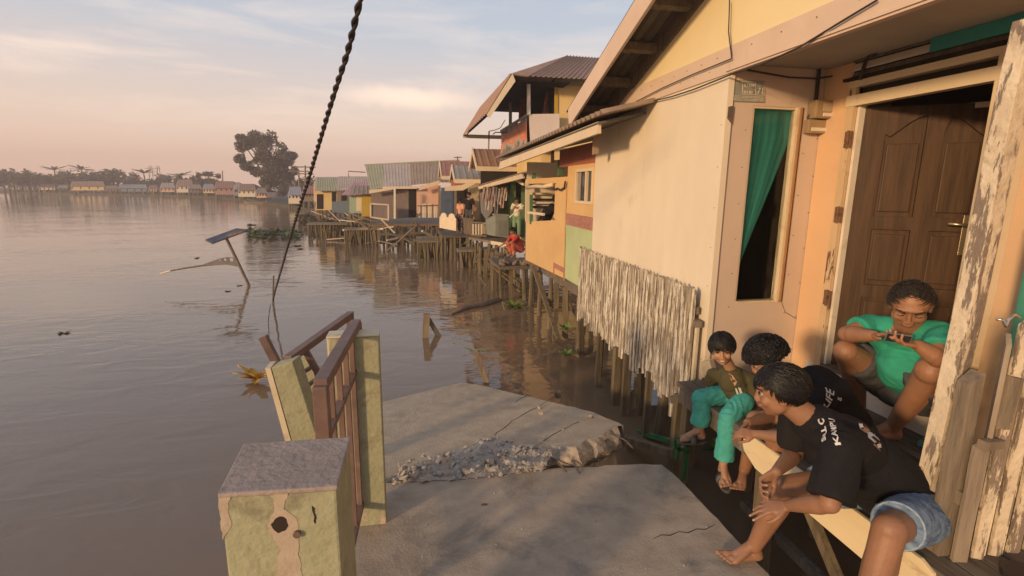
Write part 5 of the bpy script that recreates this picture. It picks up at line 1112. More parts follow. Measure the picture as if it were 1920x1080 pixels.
# far bank ground
shore = [(-40, 360.5), (100, 364), (200, 366), (300, 368), (400, 372), (470, 378), (498, 384), (530, 388), (570, 396), (600, 400)]
P = [az(x, y, WZ) for x, y in shore]; P = [V((p.x, p.y, -.15)) for p in P]
far_ = [V((100, P[-1].y, -.15)), V((100, 232, -.15)), V((-225, 232, -.15)), V((-225, P[0].y, -.15))]
tag(MB().prism(P+far_, (0, 0, -.8)).build('far_bank', mat('far_bank_earth', (.09, .07, .04), (.06, .05, .03), scale=.4)), kind='structure')
walls = [cream, peach, whitep, wplank, yel2, mat('faded_pink_wall', (.42, .24, .20)), mat('faded_blue_wall', (.24, .28, .30))]
roofs = [zinc_m, zinc, mat('far_red_roof', (.36, .17, .11)), zinc_b, mat('far_grey_roof', (.34, .31, .30))]
H_D = [(18, 40, 346, 362), (45, 66, 344, 362), (72, 104, 345, 362), (108, 128, 347, 363), (132, 196, 340, 363), (200, 222, 348, 364), (222, 276, 346, 365), (278, 296, 347, 365), (300, 328, 343, 366), (330, 362, 337, 367), (352, 378, 346, 367), (380, 402, 345, 368), (402, 440, 340, 371), (438, 452, 342, 373), (446, 480, 345, 375), (480, 500, 352, 377), (540, 566, 350, 388), (566, 590, 348, 384)]
fl = ['low shack with pale front', 'tin roofed hut', 'long low house', 'small hut', 'wide gabled house', 'narrow shack', 'long tin roofed house', 'small pale house', 'house with light wall', 'large hip roofed house', 'small boathouse', 'pink fronted house', 'house with orange front', 'narrow tall shack', 'mauve house with two roof tiers', 'white signboard hut', 'shack right of the big tree', 'reddish shack near the cable']
where = ['at the far left of the far shore', 'second from the left on the far shore', 'third from the left on the far shore', 'left of the widest gabled house', 'with the brightest roof on the far shore', 'just right of the widest gabled house', 'left of the lattice towers', 'below the lattice towers', 'right of the lattice towers', 'below the small palm like tree', 'between the hip roofed house and the pink one', 'left of the house with the orange front', 'two houses left of the big tree', 'between the orange front and the mauve house', 'just left of the big tree', 'at the foot of the big tree', 'on the far shore', 'on the far shore']
for i, (x0, x1, yt, yb) in enumerate(H_D):
    sx = np.interp((x0+x1)/2, [s[0] for s in shore], [s[1] for s in shore]); Y = az((x0+x1)/2, sx, WZ).y+.8
    zt_ = yb-6; ym = yt+(zt_-yt)*.48
    wn = [(x0+2+(x1-x0)*k/4, x0+2+(x1-x0)*k/4+2.2, ym+2, ym+6, dark_in) for k in range(4)]
    h = simple_house(fl[i]+' '+where[i], Y, (x0+1, x1-1, ym, zt_), (x0+3, x1-3, yt, x0-1, x1+1, ym+1), walls[i % 7], roofs[(i*3+1) % 5], nst=6 if x1-x0 > 22 else 4, ribs=max(4, int((x1-x0)/4)), dy=4, win=wn, name='far_house')
# trees behind the far shore
rn_ = random.Random(11)
wl_ = ['thin crowned', 'rounded', 'bushy', 'ragged', 'tall', 'low']
x = 8; k = 0
while x < 420:
    Y = 118+rn_.uniform(-4, 6) if x < 330 else 104
    top_y = np.interp(x, [0, 80, 150, 200, 260, 330, 420], [322, 320, 318, 320, 324, 330, 336])+rn_.uniform(-3, 6)
    b = ay(x, 355, Y); tp = ay(x, top_y, Y); h_ = tp.z+.3
    if k % 5 == 3 and x > 60:
        t = thing('palm_tree', 'slim palm rising over the far shore roofs, number %s from the left' % ['one', 'two', 'three', 'four', 'five', 'six', 'seven', 'eight', 'nine'][k//5], 'tree', (b.x, Y, 0), 'trees behind the far shore')
        t['label'] = ['slim palm at the far left above the far shore huts', 'slim palm left of the widest far gabled house', 'slim palm above the widest far gabled house', 'slim palm left of the two lattice towers', 'slim palm close to the lattice towers', 'slim palm right of the lattice towers', 'slim palm over the large hip roofed far house', 'slim palm right of the hip roofed far house', 'slim palm nearest to the big tree'][min(k//5, 8)]
        h_ += .1; MB().tube([(b.x, Y, -.2), (b.x+.2, Y, h_*.5), (b.x+.1, Y, h_)], [.16, .12, .1], 6).build('trunk', bark, t); mb = MB()
        for j in range(14): a = j*.449; leaf(mb, (b.x+.1, Y, h_), (math.cos(a), math.sin(a), rn_.uniform(-.1, .7)), 2.2, .28)
        mb.build('crown', leaft, t)
    else:
        lob = [(rn_.uniform(-.35, .35), 0, rn_.uniform(.45, .85), rn_.uniform(.2, .34)) for _ in range(6)]
        tree('far_tree', '%s tree %s behind the far shore houses' % (wl_[k % 6], ['at the left edge', 'well left of the widest gabled house', 'left of the widest gabled house', 'above the widest gabled house', 'left of the lattice towers', 'by the lattice towers', 'right of the lattice towers', 'above the hip roofed house', 'left of the big tree'][min(int(x/48), 8)]), (b.x, Y, -.2), h_, lob, 330, .42, None, 'trees behind the far shore', k)
    x += rn_.uniform(8, 15); k += 1
tree('small_tree', 'flat topped small tree standing alone between the hip roofed house and the big tree', (ay(394, 350, 96).x, 96, 0), ay(394, 324, 96).z, [(-.45, 0, .88, .13), (-.2, 0, .93, .12), (.1, 0, .9, .14), (.4, 0, .85, .12), (0, 0, .72, .1)], 420, .25)
for k, (x, Y) in enumerate(((548, 60), (560, 58), (585, 56))): tree('scrub_tree', ['scrubby tree just right of the big tree', 'scrubby tree left of the utility poles', 'scrubby tree below the utility poles'][k], (ay(x, 350, Y).x, Y, 0), ay(x, 338, Y).z+.4, [(rn_.uniform(-.4, .4), 0, rn_.uniform(.3, .8), .3) for _ in range(5)], 500, .18, seed=50+k)
def pole(lab, x, yt, Y, arms=2, name='utility_pole'):
    b = ay(x, 356, Y); tp = ay(x, yt, Y); t = thing(name, lab, 'pole', (b.x, Y, -.3)); MB().tube([(b.x, Y, -.3), tp], [.11, .07], 6).build('pole', steel, t)
    for i in range(arms): z = tp.z-.15-i*.6; MB().bar((tp.x-.9+i*.2, Y, z), (tp.x+.9-i*.2, Y, z), .08, .1).build('cross_arm', steel, t)
pole('utility pole with two cross arms right of the big tree', 572, 310, 50); pole('thin bare mast over the far houses left of the big tree', 417, 320, 90, 0, 'mast'); pole('short utility pole left of the double armed one', 560, 318, 52, 1); pole('leaning pole near the twisted cable on the debris bank', 590, 340, 36, 0, 'mast')
for k, x in enumerate((283, 297)):
    Y = 150; t = thing('lattice_tower', ['left one of the two faint lattice towers', 'right one of the two faint lattice towers'][k], 'tower', (ay(x, 350, Y).x, Y, -.2)); b = ay(x, 350, Y); tp = ay(x, 311, Y); mb = MB()
    for s in (-1, 1): mb.bar((b.x+s*.7, Y, -.2), (tp.x+s*.15, Y, tp.z), .12, .12)
    for j in range(8): z = -.2+(tp.z+.2)*j/8; z2 = -.2+(tp.z+.2)*(j+1)/8; mb.bar((b.x-.6*(1-j/10), Y, z), (b.x+.6*(1-j/10), Y, z2), .07, .07)
    mb.build('frame', steel, t); MB().bar((b.x-1, Y, tp.z*.9), (b.x+1, Y, tp.z*.9), .1, .1).build('cross_arm', steel, t)
t = thing('tv_antenna', 'television aerial on the roof ridge of the long house', 'antenna', ay(858, 302, 20)); MB().tube([ay(858, 304, 20), ay(858, 293, 20)], .02, 5).build('mast', steel, t); MB().bar(ay(851, 295, 20), ay(866, 295, 20), .03, .03).build('boom', steel, t)
for i in range(4): MB().bar(ay(853+i*3.6, 295, 19.7), ay(853+i*3.6, 295, 20.3), .02, .02).build('element', steel, t)
t = thing('roof_antenna', 'bent thin aerial above the mauve roof left of the green roof', 'antenna', ay(654, 332, 26)); MB().tube([ay(654, 333, 26), ay(653, 321, 26), ay(685, 323, 26)], .025, 5).build('mast', steel, t)
t = thing('moored_boat', 'low wooden boat moored at the foot of the big tree', 'boat', az(480, 382, WZ)); a = az(458, 381, WZ); b = az(502, 383, WZ)
hull = []; 
for i in range(9):
    u = i/8; c = a.lerp(b, u); w_ = .55*math.sin(math.pi*min(max(u, .04), .96))**.6; z = .18+.25*(2*u-1)**4
    hull += [c+V((0, -w_, z)), c+V((0, -w_*.6, -.05)), c+V((0, w_*.6, -.05)), c+V((0, w_, z))]
MB().raw(hull, [(i*4+k, i*4+k+1, (i+1)*4+k+1, (i+1)*4+k) for i in range(8) for k in range(3)]+[(0, 1, 2, 3), (35, 34, 33, 32)]).build('hull', wood_grey, t)
MB().bar(a.lerp(b, .35)+V((0, -.4, .16)), a.lerp(b, .35)+V((0, .4, .16)), .2, .04).build('thwart', wood_grey, t)
# ================================================================== people
def skinmat(name, c): 
    m = mat(name, c, tuple(x*.80 for x in c), scale=9, rough=.50, bump=.10, spec=.38, stain=((c[0]*.72, c[1]*.62, c[2]*.58), .28, 7), bscale=140)
    b = m.node_tree.nodes['Principled BSDF']; b.inputs['Subsurface Weight'].default_value = .06; b.inputs['Subsurface Radius'].default_value = (.012, .004, .002); return m
sk_b = skinmat('brown_skin', (.30, .150, .085)); sk_k = skinmat('tan_skin', (.40, .215, .125)); sk_m = skinmat('ruddy_skin', (.34, .165, .088))
hairm = mat('black_hair', (.012, .010, .010), (.006, .005, .005), scale=30, rough=.42, bump=.1, spec=.4)
hairg = mat('thinning_hair', (.035, .027, .022), (.018, .014, .012), scale=30, rough=.6, bump=.1)
eyew = mat('eye_white', (.40, .33, .28), rough=.3, bump=0); irism = mat('dark_iris', (.012, .008, .006), rough=.2, bump=0); lipm = mat('lip', (.30, .12, .085), rough=.5, bump=0); lipd = mat('lip_brown', (.22, .09, .06), rough=.5, bump=0); tooth = mat('tooth', (.70, .66, .58), rough=.3, bump=0)
nailp = mat('finger_nail', (.50, .30, .22), rough=.35, bump=0)
def solid(mb, name, m, parent, voxel, smooth=4, wr=0, wscale=14, stretch=(1, 1, 1), fac=.5):
    o = ORG[parent.name]; me = bpy.data.meshes.new('tmp'); me.from_pydata([p-o for p in mb.v], [], mb.f)
    bm = bmesh.new(); bm.from_mesh(me); bmesh.ops.recalc_face_normals(bm, faces=bm.faces); bm.to_mesh(me); bm.free()
    ob = bpy.data.objects.new('tmp', me); COL.objects.link(ob)
    r = ob.modifiers.new('r', 'REMESH'); r.mode = 'VOXEL'; r.voxel_size = voxel; r.use_smooth_shade = True
    if smooth: s = ob.modifiers.new('s', 'SMOOTH'); s.iterations = smooth; s.factor = fac
    dg = bpy.context.evaluated_depsgraph_get(); nm = bpy.data.meshes.new_from_object(ob.evaluated_get(dg)); bpy.data.objects.remove(ob)
    nm.name = name
    if wr:
        n = len(nm.vertices); co = np.empty(n*3, 'f'); nm.vertices.foreach_get('co', co); no = np.empty(n*3, 'f'); nm.vertices.foreach_get('normal', no); co = co.reshape(-1, 3); no = no.reshape(-1, 3)
        d = np.empty(n, 'f')
        for i in range(n):
            p = V((co[i][0]*wscale*stretch[0], co[i][1]*wscale*stretch[1], co[i][2]*wscale*stretch[2])); q = mnoise.noise(p+V((3, 3, 3))*mnoise.noise(p*.35)); d[i] = (1-abs(q)*2.6)*.6+mnoise.noise(p*2.3)*.3
        co += no*(d*wr)[:, None]; nm.vertices.foreach_set('co', co.ravel())
    nm.polygons.foreach_set('use_smooth', [True]*len(nm.polygons)); nm.materials.clear(); nm.materials.append(m)
    ob = bpy.data.objects.new(name, nm); COL.objects.link(ob); ob.parent = parent; ORG[ob.name] = o; nm.update(); return ob
def frame(f, up=(0, 0, 1)):
    f = V(f).normalized(); s = f.cross(V(up)).normalized(); return f, s, s.cross(f)   # forward, right-hand side, up
def add_head(mb, c, f, up, s, jaw=1.0, wide=1.0):
    F, S, U = frame(f, up); c = V(c); k = s/.22
    M = Matrix((S, F, U)).transposed()
    def e(x, y, z, r, R=M): mb.ell(c+(S*x*wide+F*y+U*z)*k, V((r[0]*wide, r[1], r[2]))*k, R, 20, 14)
    e(0, -.014, .024, (.073, .090, .085)); e(0, .012, -.022, (.060, .068, .070)); e(0, .030, -.058, (.046*jaw, .046, .042)); e(0, .052, -.083, (.022*jaw, .02, .016))
    e(0, .066, .040, (.048, .018, .014)); 
    for q in (-1, 1):
        e(q*.033, .054, -.022, (.023, .022, .025)); e(q*.071, -.008, -.006, (.010, .019, .030)); e(q*.036*jaw, .018, -.050, (.022*jaw, .036, .030))
        e(q*.012, .088, -.026, (.009, .010, .008))
    mb.cone(c+(F*.074+U*.020)*k, .009*k, c+(F*.091-U*.022)*k, .0115*k)
    e(0, .078, -.047, (.021, .012, .006)); e(0, .075, -.057, (.018, .012, .007))
    return F, S, U
def face_bits(c, f, up, s, par, lip=lipm, smile=0, lid=0, wide=1.0, skin=None, brow=1.0):
    F, S, U = frame(f, up); c = V(c); k = s/.22
    M = Matrix((S, F, U)).transposed()
    for q in (-1, 1):
        ec = c+(S*q*.031*wide+F*.066+U*.010)*k
        if not lid:
            ey = MB().ell(ec, V((.0125, .0115, .0072 if not smile else .0055))*k, M, 12, 8).build('eye', eyew, par, smooth=True)
            MB().ell(ec+F*.0075*k, V((.0058, .0060, .0058 if not smile else .0050))*k, M, 10, 8).build('iris', irism, ey, smooth=True)
            MB().tube([ec+(S*-.014+F*.006+U*.003)*k, ec+(F*.0115+U*.0085)*k, ec+(S*.014+F*.006+U*.003)*k], .0022*k, 6).build('eyelid', hairm, ey, smooth=True)
        else:
            MB().tube([ec+(S*-.014+F*.009-U*.002)*k, ec+(F*.0125-U*.006)*k, ec+(S*.014+F*.009-U*.002)*k], .0022*k, 6).build('eyelid', hairm, par, smooth=True)
        b0 = c+(S*q*.016*wide+F*.084+U*.030)*k; b1 = c+(S*q*.034*wide+F*.079+U*.038)*k; b2 = c+(S*q*.052*wide+F*.062+U*.030)*k
        MB().tube([b0, b1, b2], [.0040*k*brow, .0045*k*brow, .0022*k], 6).build('eyebrow', hairm if not lid else hairg, par, smooth=True)
    P = []; n = 9
    for i in range(n):
        u = i/(n-1)*2-1; P.append(c+(S*u*.026*(1.15 if smile else 1)+F*(.0885-.018*u*u)+U*(-.052+smile*.010*u*u))*k)
    ml = MB().tube(P, [.0018*k+.0028*k*(1-(i/(n-1)*2-1)**2) for i in range(n)], 6).build('mouth', lip, par, smooth=True)
    if smile:
        P = [p+F*.0025*k+U*.0005 for p in P[2:-2]]; MB().tube(P, .0026*k, 6).build('teeth', tooth, ml, smooth=True)
def scalp_hair(c, f, up, s, par, m=hairm, n=1500, length=.06, front=.35, low=-.035, puff=1.0, curly=0, part=0, seed=1, wide=1.0, fringe=0, back_low=None):
    F, S, U = frame(f, up); c = V(c); k = s/.22; rnd = random.Random(seed); mb = MB(); n = int(n*1.6) if not curly else n
    rx, ry, rz = .077*k*wide*puff, .096*k*puff, .088*k*puff; o = c+(F*-.014+U*.024)*k
    def surf(th, ph, e=0): return o+(S*math.sin(th)*math.cos(ph)*(rx+e)+F*math.sin(th)*math.sin(ph)*(ry+e)+U*math.cos(th)*(rz+e))
    def lim(ph):
        fr = max(0, math.sin(ph)); bk = max(0, -math.sin(ph)); return 1.66*(1-fr)+front*fr*2.9+.34*bk
    # base cap
    seg, rings = 40, 12; vs = []
    for i in range(rings+1):
        for j in range(seg):
            ph = 2*math.pi*j/seg; th = lim(ph)*i/rings; vs.append(surf(th, ph, .003*k+mnoise.noise(V((th*4, ph*4, seed)))*.003*k))
    fs = [(i*seg+j, (i+1)*seg+j, (i+1)*seg+(j+1) % seg, i*seg+(j+1) % seg) for i in range(rings) for j in range(seg)]
    inn = [o+(v-o)*.93 for v in vs]; K = len(vs); allf = fs+[tuple(q+K for q in f_[::-1]) for f_ in fs]
    for j in range(seg): allf.append((rings*seg+j, rings*seg+j+K, rings*seg+(j+1) % seg+K, rings*seg+(j+1) % seg))
    cap = MB().raw(vs+inn, allf).build('hair', m, par, smooth=True)
    for i in range(n):
        ph = rnd.uniform(0, 2*math.pi); th = lim(ph)*math.sqrt(rnd.random())
        if curly:
            p = surf(th, ph, rnd.uniform(0, .012)*k); r = rnd.uniform(.006, .011)*k; ax1 = (p-o).normalized(); t1 = ax1.cross(V((rnd.uniform(-1, 1), rnd.uniform(-1, 1), rnd.uniform(-1, 1)))).normalized(); t2 = ax1.cross(t1); a0 = rnd.uniform(0, 6)
            P = [p+(t1*math.cos(a0+a)+t2*math.sin(a0+a))*r+ax1*(a*.0016*k) for a in (0, .9, 1.8, 2.7, 3.6, 4.5)]
            mb.tube(P, [.0026*k]*5+[.001*k], 3, False)
        else:
            P = []; dth = length/(.09*k)/5; w_ = rnd.uniform(-.14, .14); dth *= rnd.uniform(.45, 1.15); e0 = rnd.uniform(0, .006)*k
            for j in range(6):
                t = th+dth*j; t2 = ph+w_*j+part*.12*j
                if fringe and math.sin(ph) > .3: t = th+dth*j*fringe
                P.append(surf(t, t2, e0+.004*k+math.sin(j/5*math.pi)*.004*k-(max(0, t-1.6)*.004*k)))
            mb.tube(P, [.0018*k, .0022*k, .0022*k, .0019*k, .0014*k, .0004*k], 3, False)
    mb.build('hair_strands', m, cap, smooth=True)
    return cap
def add_hand(mb, w, d, nrm, thumb, s=1.0, curl=(.35, .4, .45, .5), spread=.10, tcurl=.3, nails=None):
    """w wrist, d finger direction, nrm palm side, thumb=+1/-1 side of d x nrm"""
    D = V(d).normalized(); Nn = V(nrm); Nn = (Nn-D*Nn.dot(D)).normalized(); T = D.cross(Nn)*thumb; w = V(w)
    pos = [.024, .008, -.008, -.023]; ln = [.070, .078, .072, .056]; K = [.082, .085, .081, .074]
    for i in range(4):
        kn = w+(D*K[i]+T*pos[i]*1.05)*s; mb.cone(w+(D*.008+T*pos[i]*.55)*s, .0125*s, kn, .0105*s, 10)
        a = 0; p = kn; di = (D+T*(pos[i]/.024*spread)).normalized(); seg = [ln[i]*.45, ln[i]*.32, ln[i]*.25]; c = curl[i]; r = .0085*s
        for j in range(3):
            a += c*(1 if j == 0 else 1.1); dd = di*math.cos(a)+Nn*math.sin(a); q = p+dd*seg[j]*s; mb.cone(p, r, q, r*.90, 10); p = q; r *= .92
        if nails is not None:
            nn = -Nn*math.cos(a)+di*math.sin(a); nails.ell(p-dd*.0015*s+nn*r*.75, V((.0048, .0066, .0016))*s, Matrix((dd.cross(nn), dd, nn)).transposed(), 8, 6)
    b = w+(D*.022+T*.020)*s; m1 = b+(D*.024+T*.022+Nn*.008)*s; m2 = m1+(D*.026+T*(.018-.02*tcurl)+Nn*.030*tcurl)*s; m3 = m2+(D*.024+T*(.008-.02*tcurl)+Nn*.022*tcurl)*s
    mb.cone(w+D*.01*s, .013*s, m1, .0125*s, 10); mb.cone(b, .013*s, m1, .0118*s, 10); mb.cone(m1, .0112*s, m2, .0098*s, 10); mb.cone(m2, .0095*s, m3, .0082*s, 10)
    mb.ell(w+(D*.042)*s, V((.032, .036, .013))*s, Matrix((T, D, Nn)).transposed(), 14, 10)
def add_foot(mb, ank, d, s=1.0, toes=None, down=(0, 0, -1), side=1):
    D = V(d).normalized(); U = -V(down).normalized(); D = (D-U*D.dot(U)).normalized(); S = D.cross(U)*side; a = V(ank); b = a-U*.058*s
    mb.cone(a, .030*s, b-D*.022*s+U*.006*s, .026*s, 12); mb.cone(a+D*.012*s, .028*s, b+D*.085*s+U*.014*s, .022*s, 12); mb.cone(b-D*.02*s, .022*s, b+(D*.11+S*-.012)*s, .017*s, 12); mb.cone(b-D*.0*s, .02*s, b+(D*.12+S*.020)*s, .019*s, 12)
    mb.cone(a+D*.01*s, .022*s, b+(D*.10-S*.03)*s-U*.002*s, .015*s, 12)
    for i, (x, l, r) in enumerate(((.034, .050, .0115), (.014, .046, .0085), (-.002, .040, .008), (-.018, .033, .0078), (-.032, .026, .0072))):
        p = b+(D*(.128-.004*i)+S*x)*s-U*.004*s; q = p+(D*l*.62+S*x*.1)*s-U*.003*s; mb.cone(p-D*.02*s, r*1.15*s, q, r*s, 8)
        if toes is not None: toes.ell(q+U*r*.8*s+D*.002*s, V((.6*r, .6*r, .15*r))*s, Matrix((S, D, U)).transposed(), 8, 6)
def limb(mb, a, b, r1, r2, bulge=0, at=.3, off=V((0, 0, 0))):
    a = V(a); b = V(b); mb.cone(a, r1, b, r2, 16)
    if bulge: c = a.lerp(b, at)+off; mb.cone(a, r1*.9, c, bulge, 14); mb.cone(c, bulge, b, r2, 14)
def cuff(mb, a, b, r1, r2, n=20, flat=1.0):
    a = V(a); b = V(b); mb.tube([a-(b-a).normalized()*r1*.6, a, a.lerp(b, .5), b], [r1*.7, r1, (r1+r2)/2, r2], n)
# ------------------------------------------------------------------ front boy, black shirt and denim shorts
denim = mat('faded_denim', (.23, .32, .42), (.075, .12, .20), scale=7, stretch=(2.5, 2.5, 7), bump=.35, rough=.85, bscale=120)
blk = mat('black_cotton', (.017, .015, .016), (.010, .009, .010), scale=6, rough=.88, bump=.15, bscale=90, spec=.2)
prw = mat('shirt_print_white', (.70, .66, .60), bump=0, rough=.7); pro = mat('shirt_print_orange', (.52, .24, .12), (.25, .18, .12), scale=60, bump=0)
def torso_prims(mb, pel, chest, neck, sl, sr, w, k=1.0):
    mb.ell(pel, (.0, .0, .0)) if False else None
def BVH(ob):
    me = ob.data; o = ORG[ob.name]; return BVHTree.FromPolygons([v.co+o for v in me.vertices], [tuple(p.vertices) for p in me.polygons])
t = thing('person', 'boy in a black T shirt and faded denim shorts, bare feet, leaning forward on the porch edge', 'person', (1.85, 1.55, DK))
t['label'] = 'barefoot boy nearest the camera in black T shirt and faded denim shorts leaning forward'
J = dict(pel=V((1.90, 1.53, .44)), chest=V((1.62, 1.54, .68)), neck=V((1.475, 1.56, .80)), head=V((1.385, 1.615, .885)), sN=V((1.465, 1.385, .765)), sF=V((1.545, 1.70, .73)),
         eN=ay(1556, 944, 1.315), wN=ay(1478, 948, 1.50), eF=V((1.57, 1.70, .56)), wF=ay(1456, 884, 1.60), hF=V((1.90, 1.63, .42)), kF=ay(1468, 915, 1.69), aF=V((1.475, 1.76, .085)), hN=V((1.93, 1.42, .42)), kN=ay(1668, 992, 1.24), aN=V((1.44, 1.20, .09)))
nl = MB(); tn = MB(); b = MB()
b.cone(J['pel'], .09, J['chest'], .075, 16); b.cone(J['chest'], .075, J['neck'].lerp(J['chest'], .3), .048, 16); b.cone(J['sN'], .034, J['sF'], .034, 14)
b.cone(J['neck'].lerp(J['chest'], .25), .055, J['head']-V((-.02, 0, .03)), .045, 16)
hf = (-.80, .58, -.26); hu = V((-.22, .08, 1)); add_head(b, J['head'], hf, hu, .205)
limb(b, J['sN'], J['eN'], .044, .034, .043, .4); limb(b, J['eN'], J['wN'], .034, .0215, .036, .25); limb(b, J['sF'], J['eF'], .042, .034, .042, .4); limb(b, J['eF'], J['wF'], .034, .0215, .036, .25)
add_hand(b, J['wN'], (-.80, .45, -.28), (-.1, .45, -.85), 1, .90, (.12, .22, .35, .5), .35, .4, nl)
add_hand(b, J['wF'], (-.62, .05, -.55), (-.3, -.9, -.25), -1, .90, (.5, .65, .75, .85), .08, .5, nl)
limb(b, J['hF'], J['kF'], .085, .052, .078, .35); limb(b, J['kF'], J['aF'], .050, .032, .050, .3, V((.018, 0, 0))); b.ell(J['kF']+V((-.008, 0, .006)), .047)
limb(b, J['hN'], J['kN'], .080, .050, .070, .4); limb(b, J['kN'], J['aN'], .052, .034, .053, .3, V((.018, .01, 0))); b.ell(J['kN']+V((-.006, -.003, .004)), .048)
add_foot(b, J['aF'], (-.98, .16, 0), .93, tn, side=1); add_foot(b, J['aN'], (-.9, .2, 0), .93, tn, side=-1)
solid(b, 'body', sk_b, t, .0038, 9)
nl.build('finger_nails', nailp, t, smooth=True); tn.build('toe_nails', nailp, t, smooth=True)
face_bits(J['head'], hf, hu, .205, t, lipd)
scalp_hair(J['head'], hf, hu, .20, t, n=2600, length=.06, front=.31, puff=1.04, seed=4, part=1, fringe=.5)
s = MB(); s.cone(J['pel']+V((-.02, 0, .03)), .135, J['chest']+V((0, 0, -.005)), .128, 20); s.cone(J['pel']+V((.035, .07, -.01)), .10, J['chest'], .11, 16); s.cone(J['pel']+V((.035, -.07, -.01)), .10, J['chest'], .11, 16)
s.cone(J['chest'], .120, J['neck'].lerp(J['chest'], .30), .080, 18); s.cone(J['sN']+V((.03, .02, -.005)), .062, J['neck'].lerp(J['chest'], .3)+V((0, 0, -.01)), .068, 16); s.cone(J['sF']+V((.02, -.02, 0)), .060, J['neck'].lerp(J['chest'], .3)+V((0, 0, -.01)), .066, 16)
s.cone(J['sN'], .06, J['chest']+V((.03, -.06, .0)), .085, 16); s.cone(J['sF'], .058, J['chest']+V((.03, .06, 0)), .085, 16)
cuff(s, J['sN'], J['sN'].lerp(J['eN'], .93), .064, .076); cuff(s, J['sF'], J['sF'].lerp(J['eF'], .75), .062, .070)
s.tube([J['pel']+V((.06, 0, -.03)), J['pel']+V((-.02, 0, .05)), J['chest']], [.13, .142, .12], 24)
b3s = solid(s, 'shirt', blk, t, .006, 8, .004, 12)
g = MB(); g.ell(J['pel']+V((.02, 0, -.02)), (.135, .165, .095)); cuff(g, J['hN'], J['hN'].lerp(J['kN'], .80), .098, .079, 24); cuff(g, J['hF'], J['hF'].lerp(J['kF'], .62), .095, .082, 24)
solid(g, 'denim_shorts', denim, t, .006, 5, .008, 16)
hn = J['hN'].lerp(J['kN'], .79); dn_ = (J['kN']-J['hN']).normalized(); sx_ = dn_.cross(V((0, 0, 1))).normalized(); sy_ = dn_.cross(sx_)
MB().tube([hn+dn_*.003+(sx_*math.cos(a)+sy_*math.sin(a))*.0765 for a in [k*2*math.pi/24 for k in range(25)]], .0045, 6).build('frayed_hem', mat('denim_hem', (.36, .42, .48), (.14, .2, .28), scale=80), t, smooth=True)
bv = BVH(b3s); xd = (J['sF']-J['sN']); yd = (J['neck']-J['pel'])
def on_mesh(px, py, bvh):
    h = bvh.ray_cast(CO, ray(px, py).normalized()); return h[0]
def mesh_text(body, p0, p1, pu, hpx, bvh, par, fill=.62, bold=.001):
    """letters running from pixel p0 to p1 on the cloth, tops toward pixel pu"""
    A = on_mesh(*p0, bvh); B = on_mesh(*p1, bvh); U_ = on_mesh(*pu, bvh)
    if A is None or B is None or U_ is None: print('TEXTMISS', body); return
    x = B-A; m_ = ((p0[0]+p1[0])/2, (p0[1]+p1[1])/2); Mm = on_mesh(*m_, bvh) or (A+B)/2; y = U_-Mm
    pxu = math.hypot(pu[0]-m_[0], pu[1]-m_[1]); size = x.length/(fill*len(body))*hpx
    text_mesh(body, size, prw, 'shirt_print', par, (A, x, y), proj=bvh, lift=.004, bold=bold, sx=1/hpx)
mesh_text('SELL C', (1550, 826), (1538, 770), (1530, 803), .55, bv, t, bold=.0012); mesh_text('KAMPU', (1579, 838), (1566, 790), (1552, 822), .46, bv, t, bold=.0006)
def print_patch(pts, bvh, m, par, nrm=.004):
    P = [on_mesh(x, y, bvh) for x, y in pts]
    if any(p is None for p in P): return
    c = sum(P, V((0, 0, 0)))/len(P); d = -ray(sum(p[0] for p in pts)/len(pts), sum(p[1] for p in pts)/len(pts)).normalized()*nrm
    MB().raw([c+d]+[p+d for p in P], [(0, i+1, (i+1) % len(P)+1) for i in range(len(P))]).build('shirt_print', m, par)
for pts, m in (([(1610, 792), (1622, 797), (1632, 808), (1624, 812), (1612, 804)], pro), ([(1626, 808), (1640, 813), (1650, 826), (1640, 830), (1628, 820)], prw), ([(1640, 824), (1652, 832), (1664, 850), (1650, 845), (1638, 834)], pro)): print_patch(pts, bv, m, t)
for x, y in ((1614, 798), (1632, 815), (1648, 836)): print_patch([(x-4, y-3), (x+3, y-4), (x+5, y+3), (x-1, y+4)], bv, [prw, pro][x % 2], t, .006)
# ------------------------------------------------------------------ second boy, black shirt with LIFE, curly hair
t = thing('person', 'curly haired boy in black T shirt seated between the small boy and the nearest boy', 'person', (2.1, 2.1, DK))
K = dict(pel=V((2.16, 2.06, .47)), chest=V((2.00, 2.08, .665)), neck=V((1.875, 2.13, .705)), head=V((1.785, 2.20, .795)), sN=V((1.865, 1.965, .665)), sF=V((1.915, 2.28, .65)), eN=ay(1478, 822, 2.0), wN=ay(1418, 814, 2.12), eF=ay(1452, 782, 2.30), wF=ay(1402, 792, 2.22),
         hF=V((2.14, 2.20, .43)), kF=ay(1418, 788, 2.34), aF=V((1.90, 2.42, .02)), hN=V((2.12, 1.98, .43)), kN=ay(1452, 822, 2.12), aN=V((1.92, 2.12, .0)))
nl = MB(); b = MB(); b.cone(K['pel'], .09, K['chest'], .075, 16); b.cone(K['chest'], .075, K['neck'].lerp(K['chest'], .3), .048, 16); b.cone(K['sN'], .034, K['sF'], .034, 14); b.cone(K['neck'].lerp(K['chest'], .2), .052, K['head']-V((-.02, 0, .03)), .044, 16)
hf = (-.72, .34, -.72); hu = V((-.6, .2, .8)); add_head(b, K['head'], hf, hu, .205)
limb(b, K['sN'], K['eN'], .042, .033); limb(b, K['eN'], K['wN'], .034, .022, .035, .25); limb(b, K['sF'], K['eF'], .042, .033); limb(b, K['eF'], K['wF'], .033, .022, .034, .25)
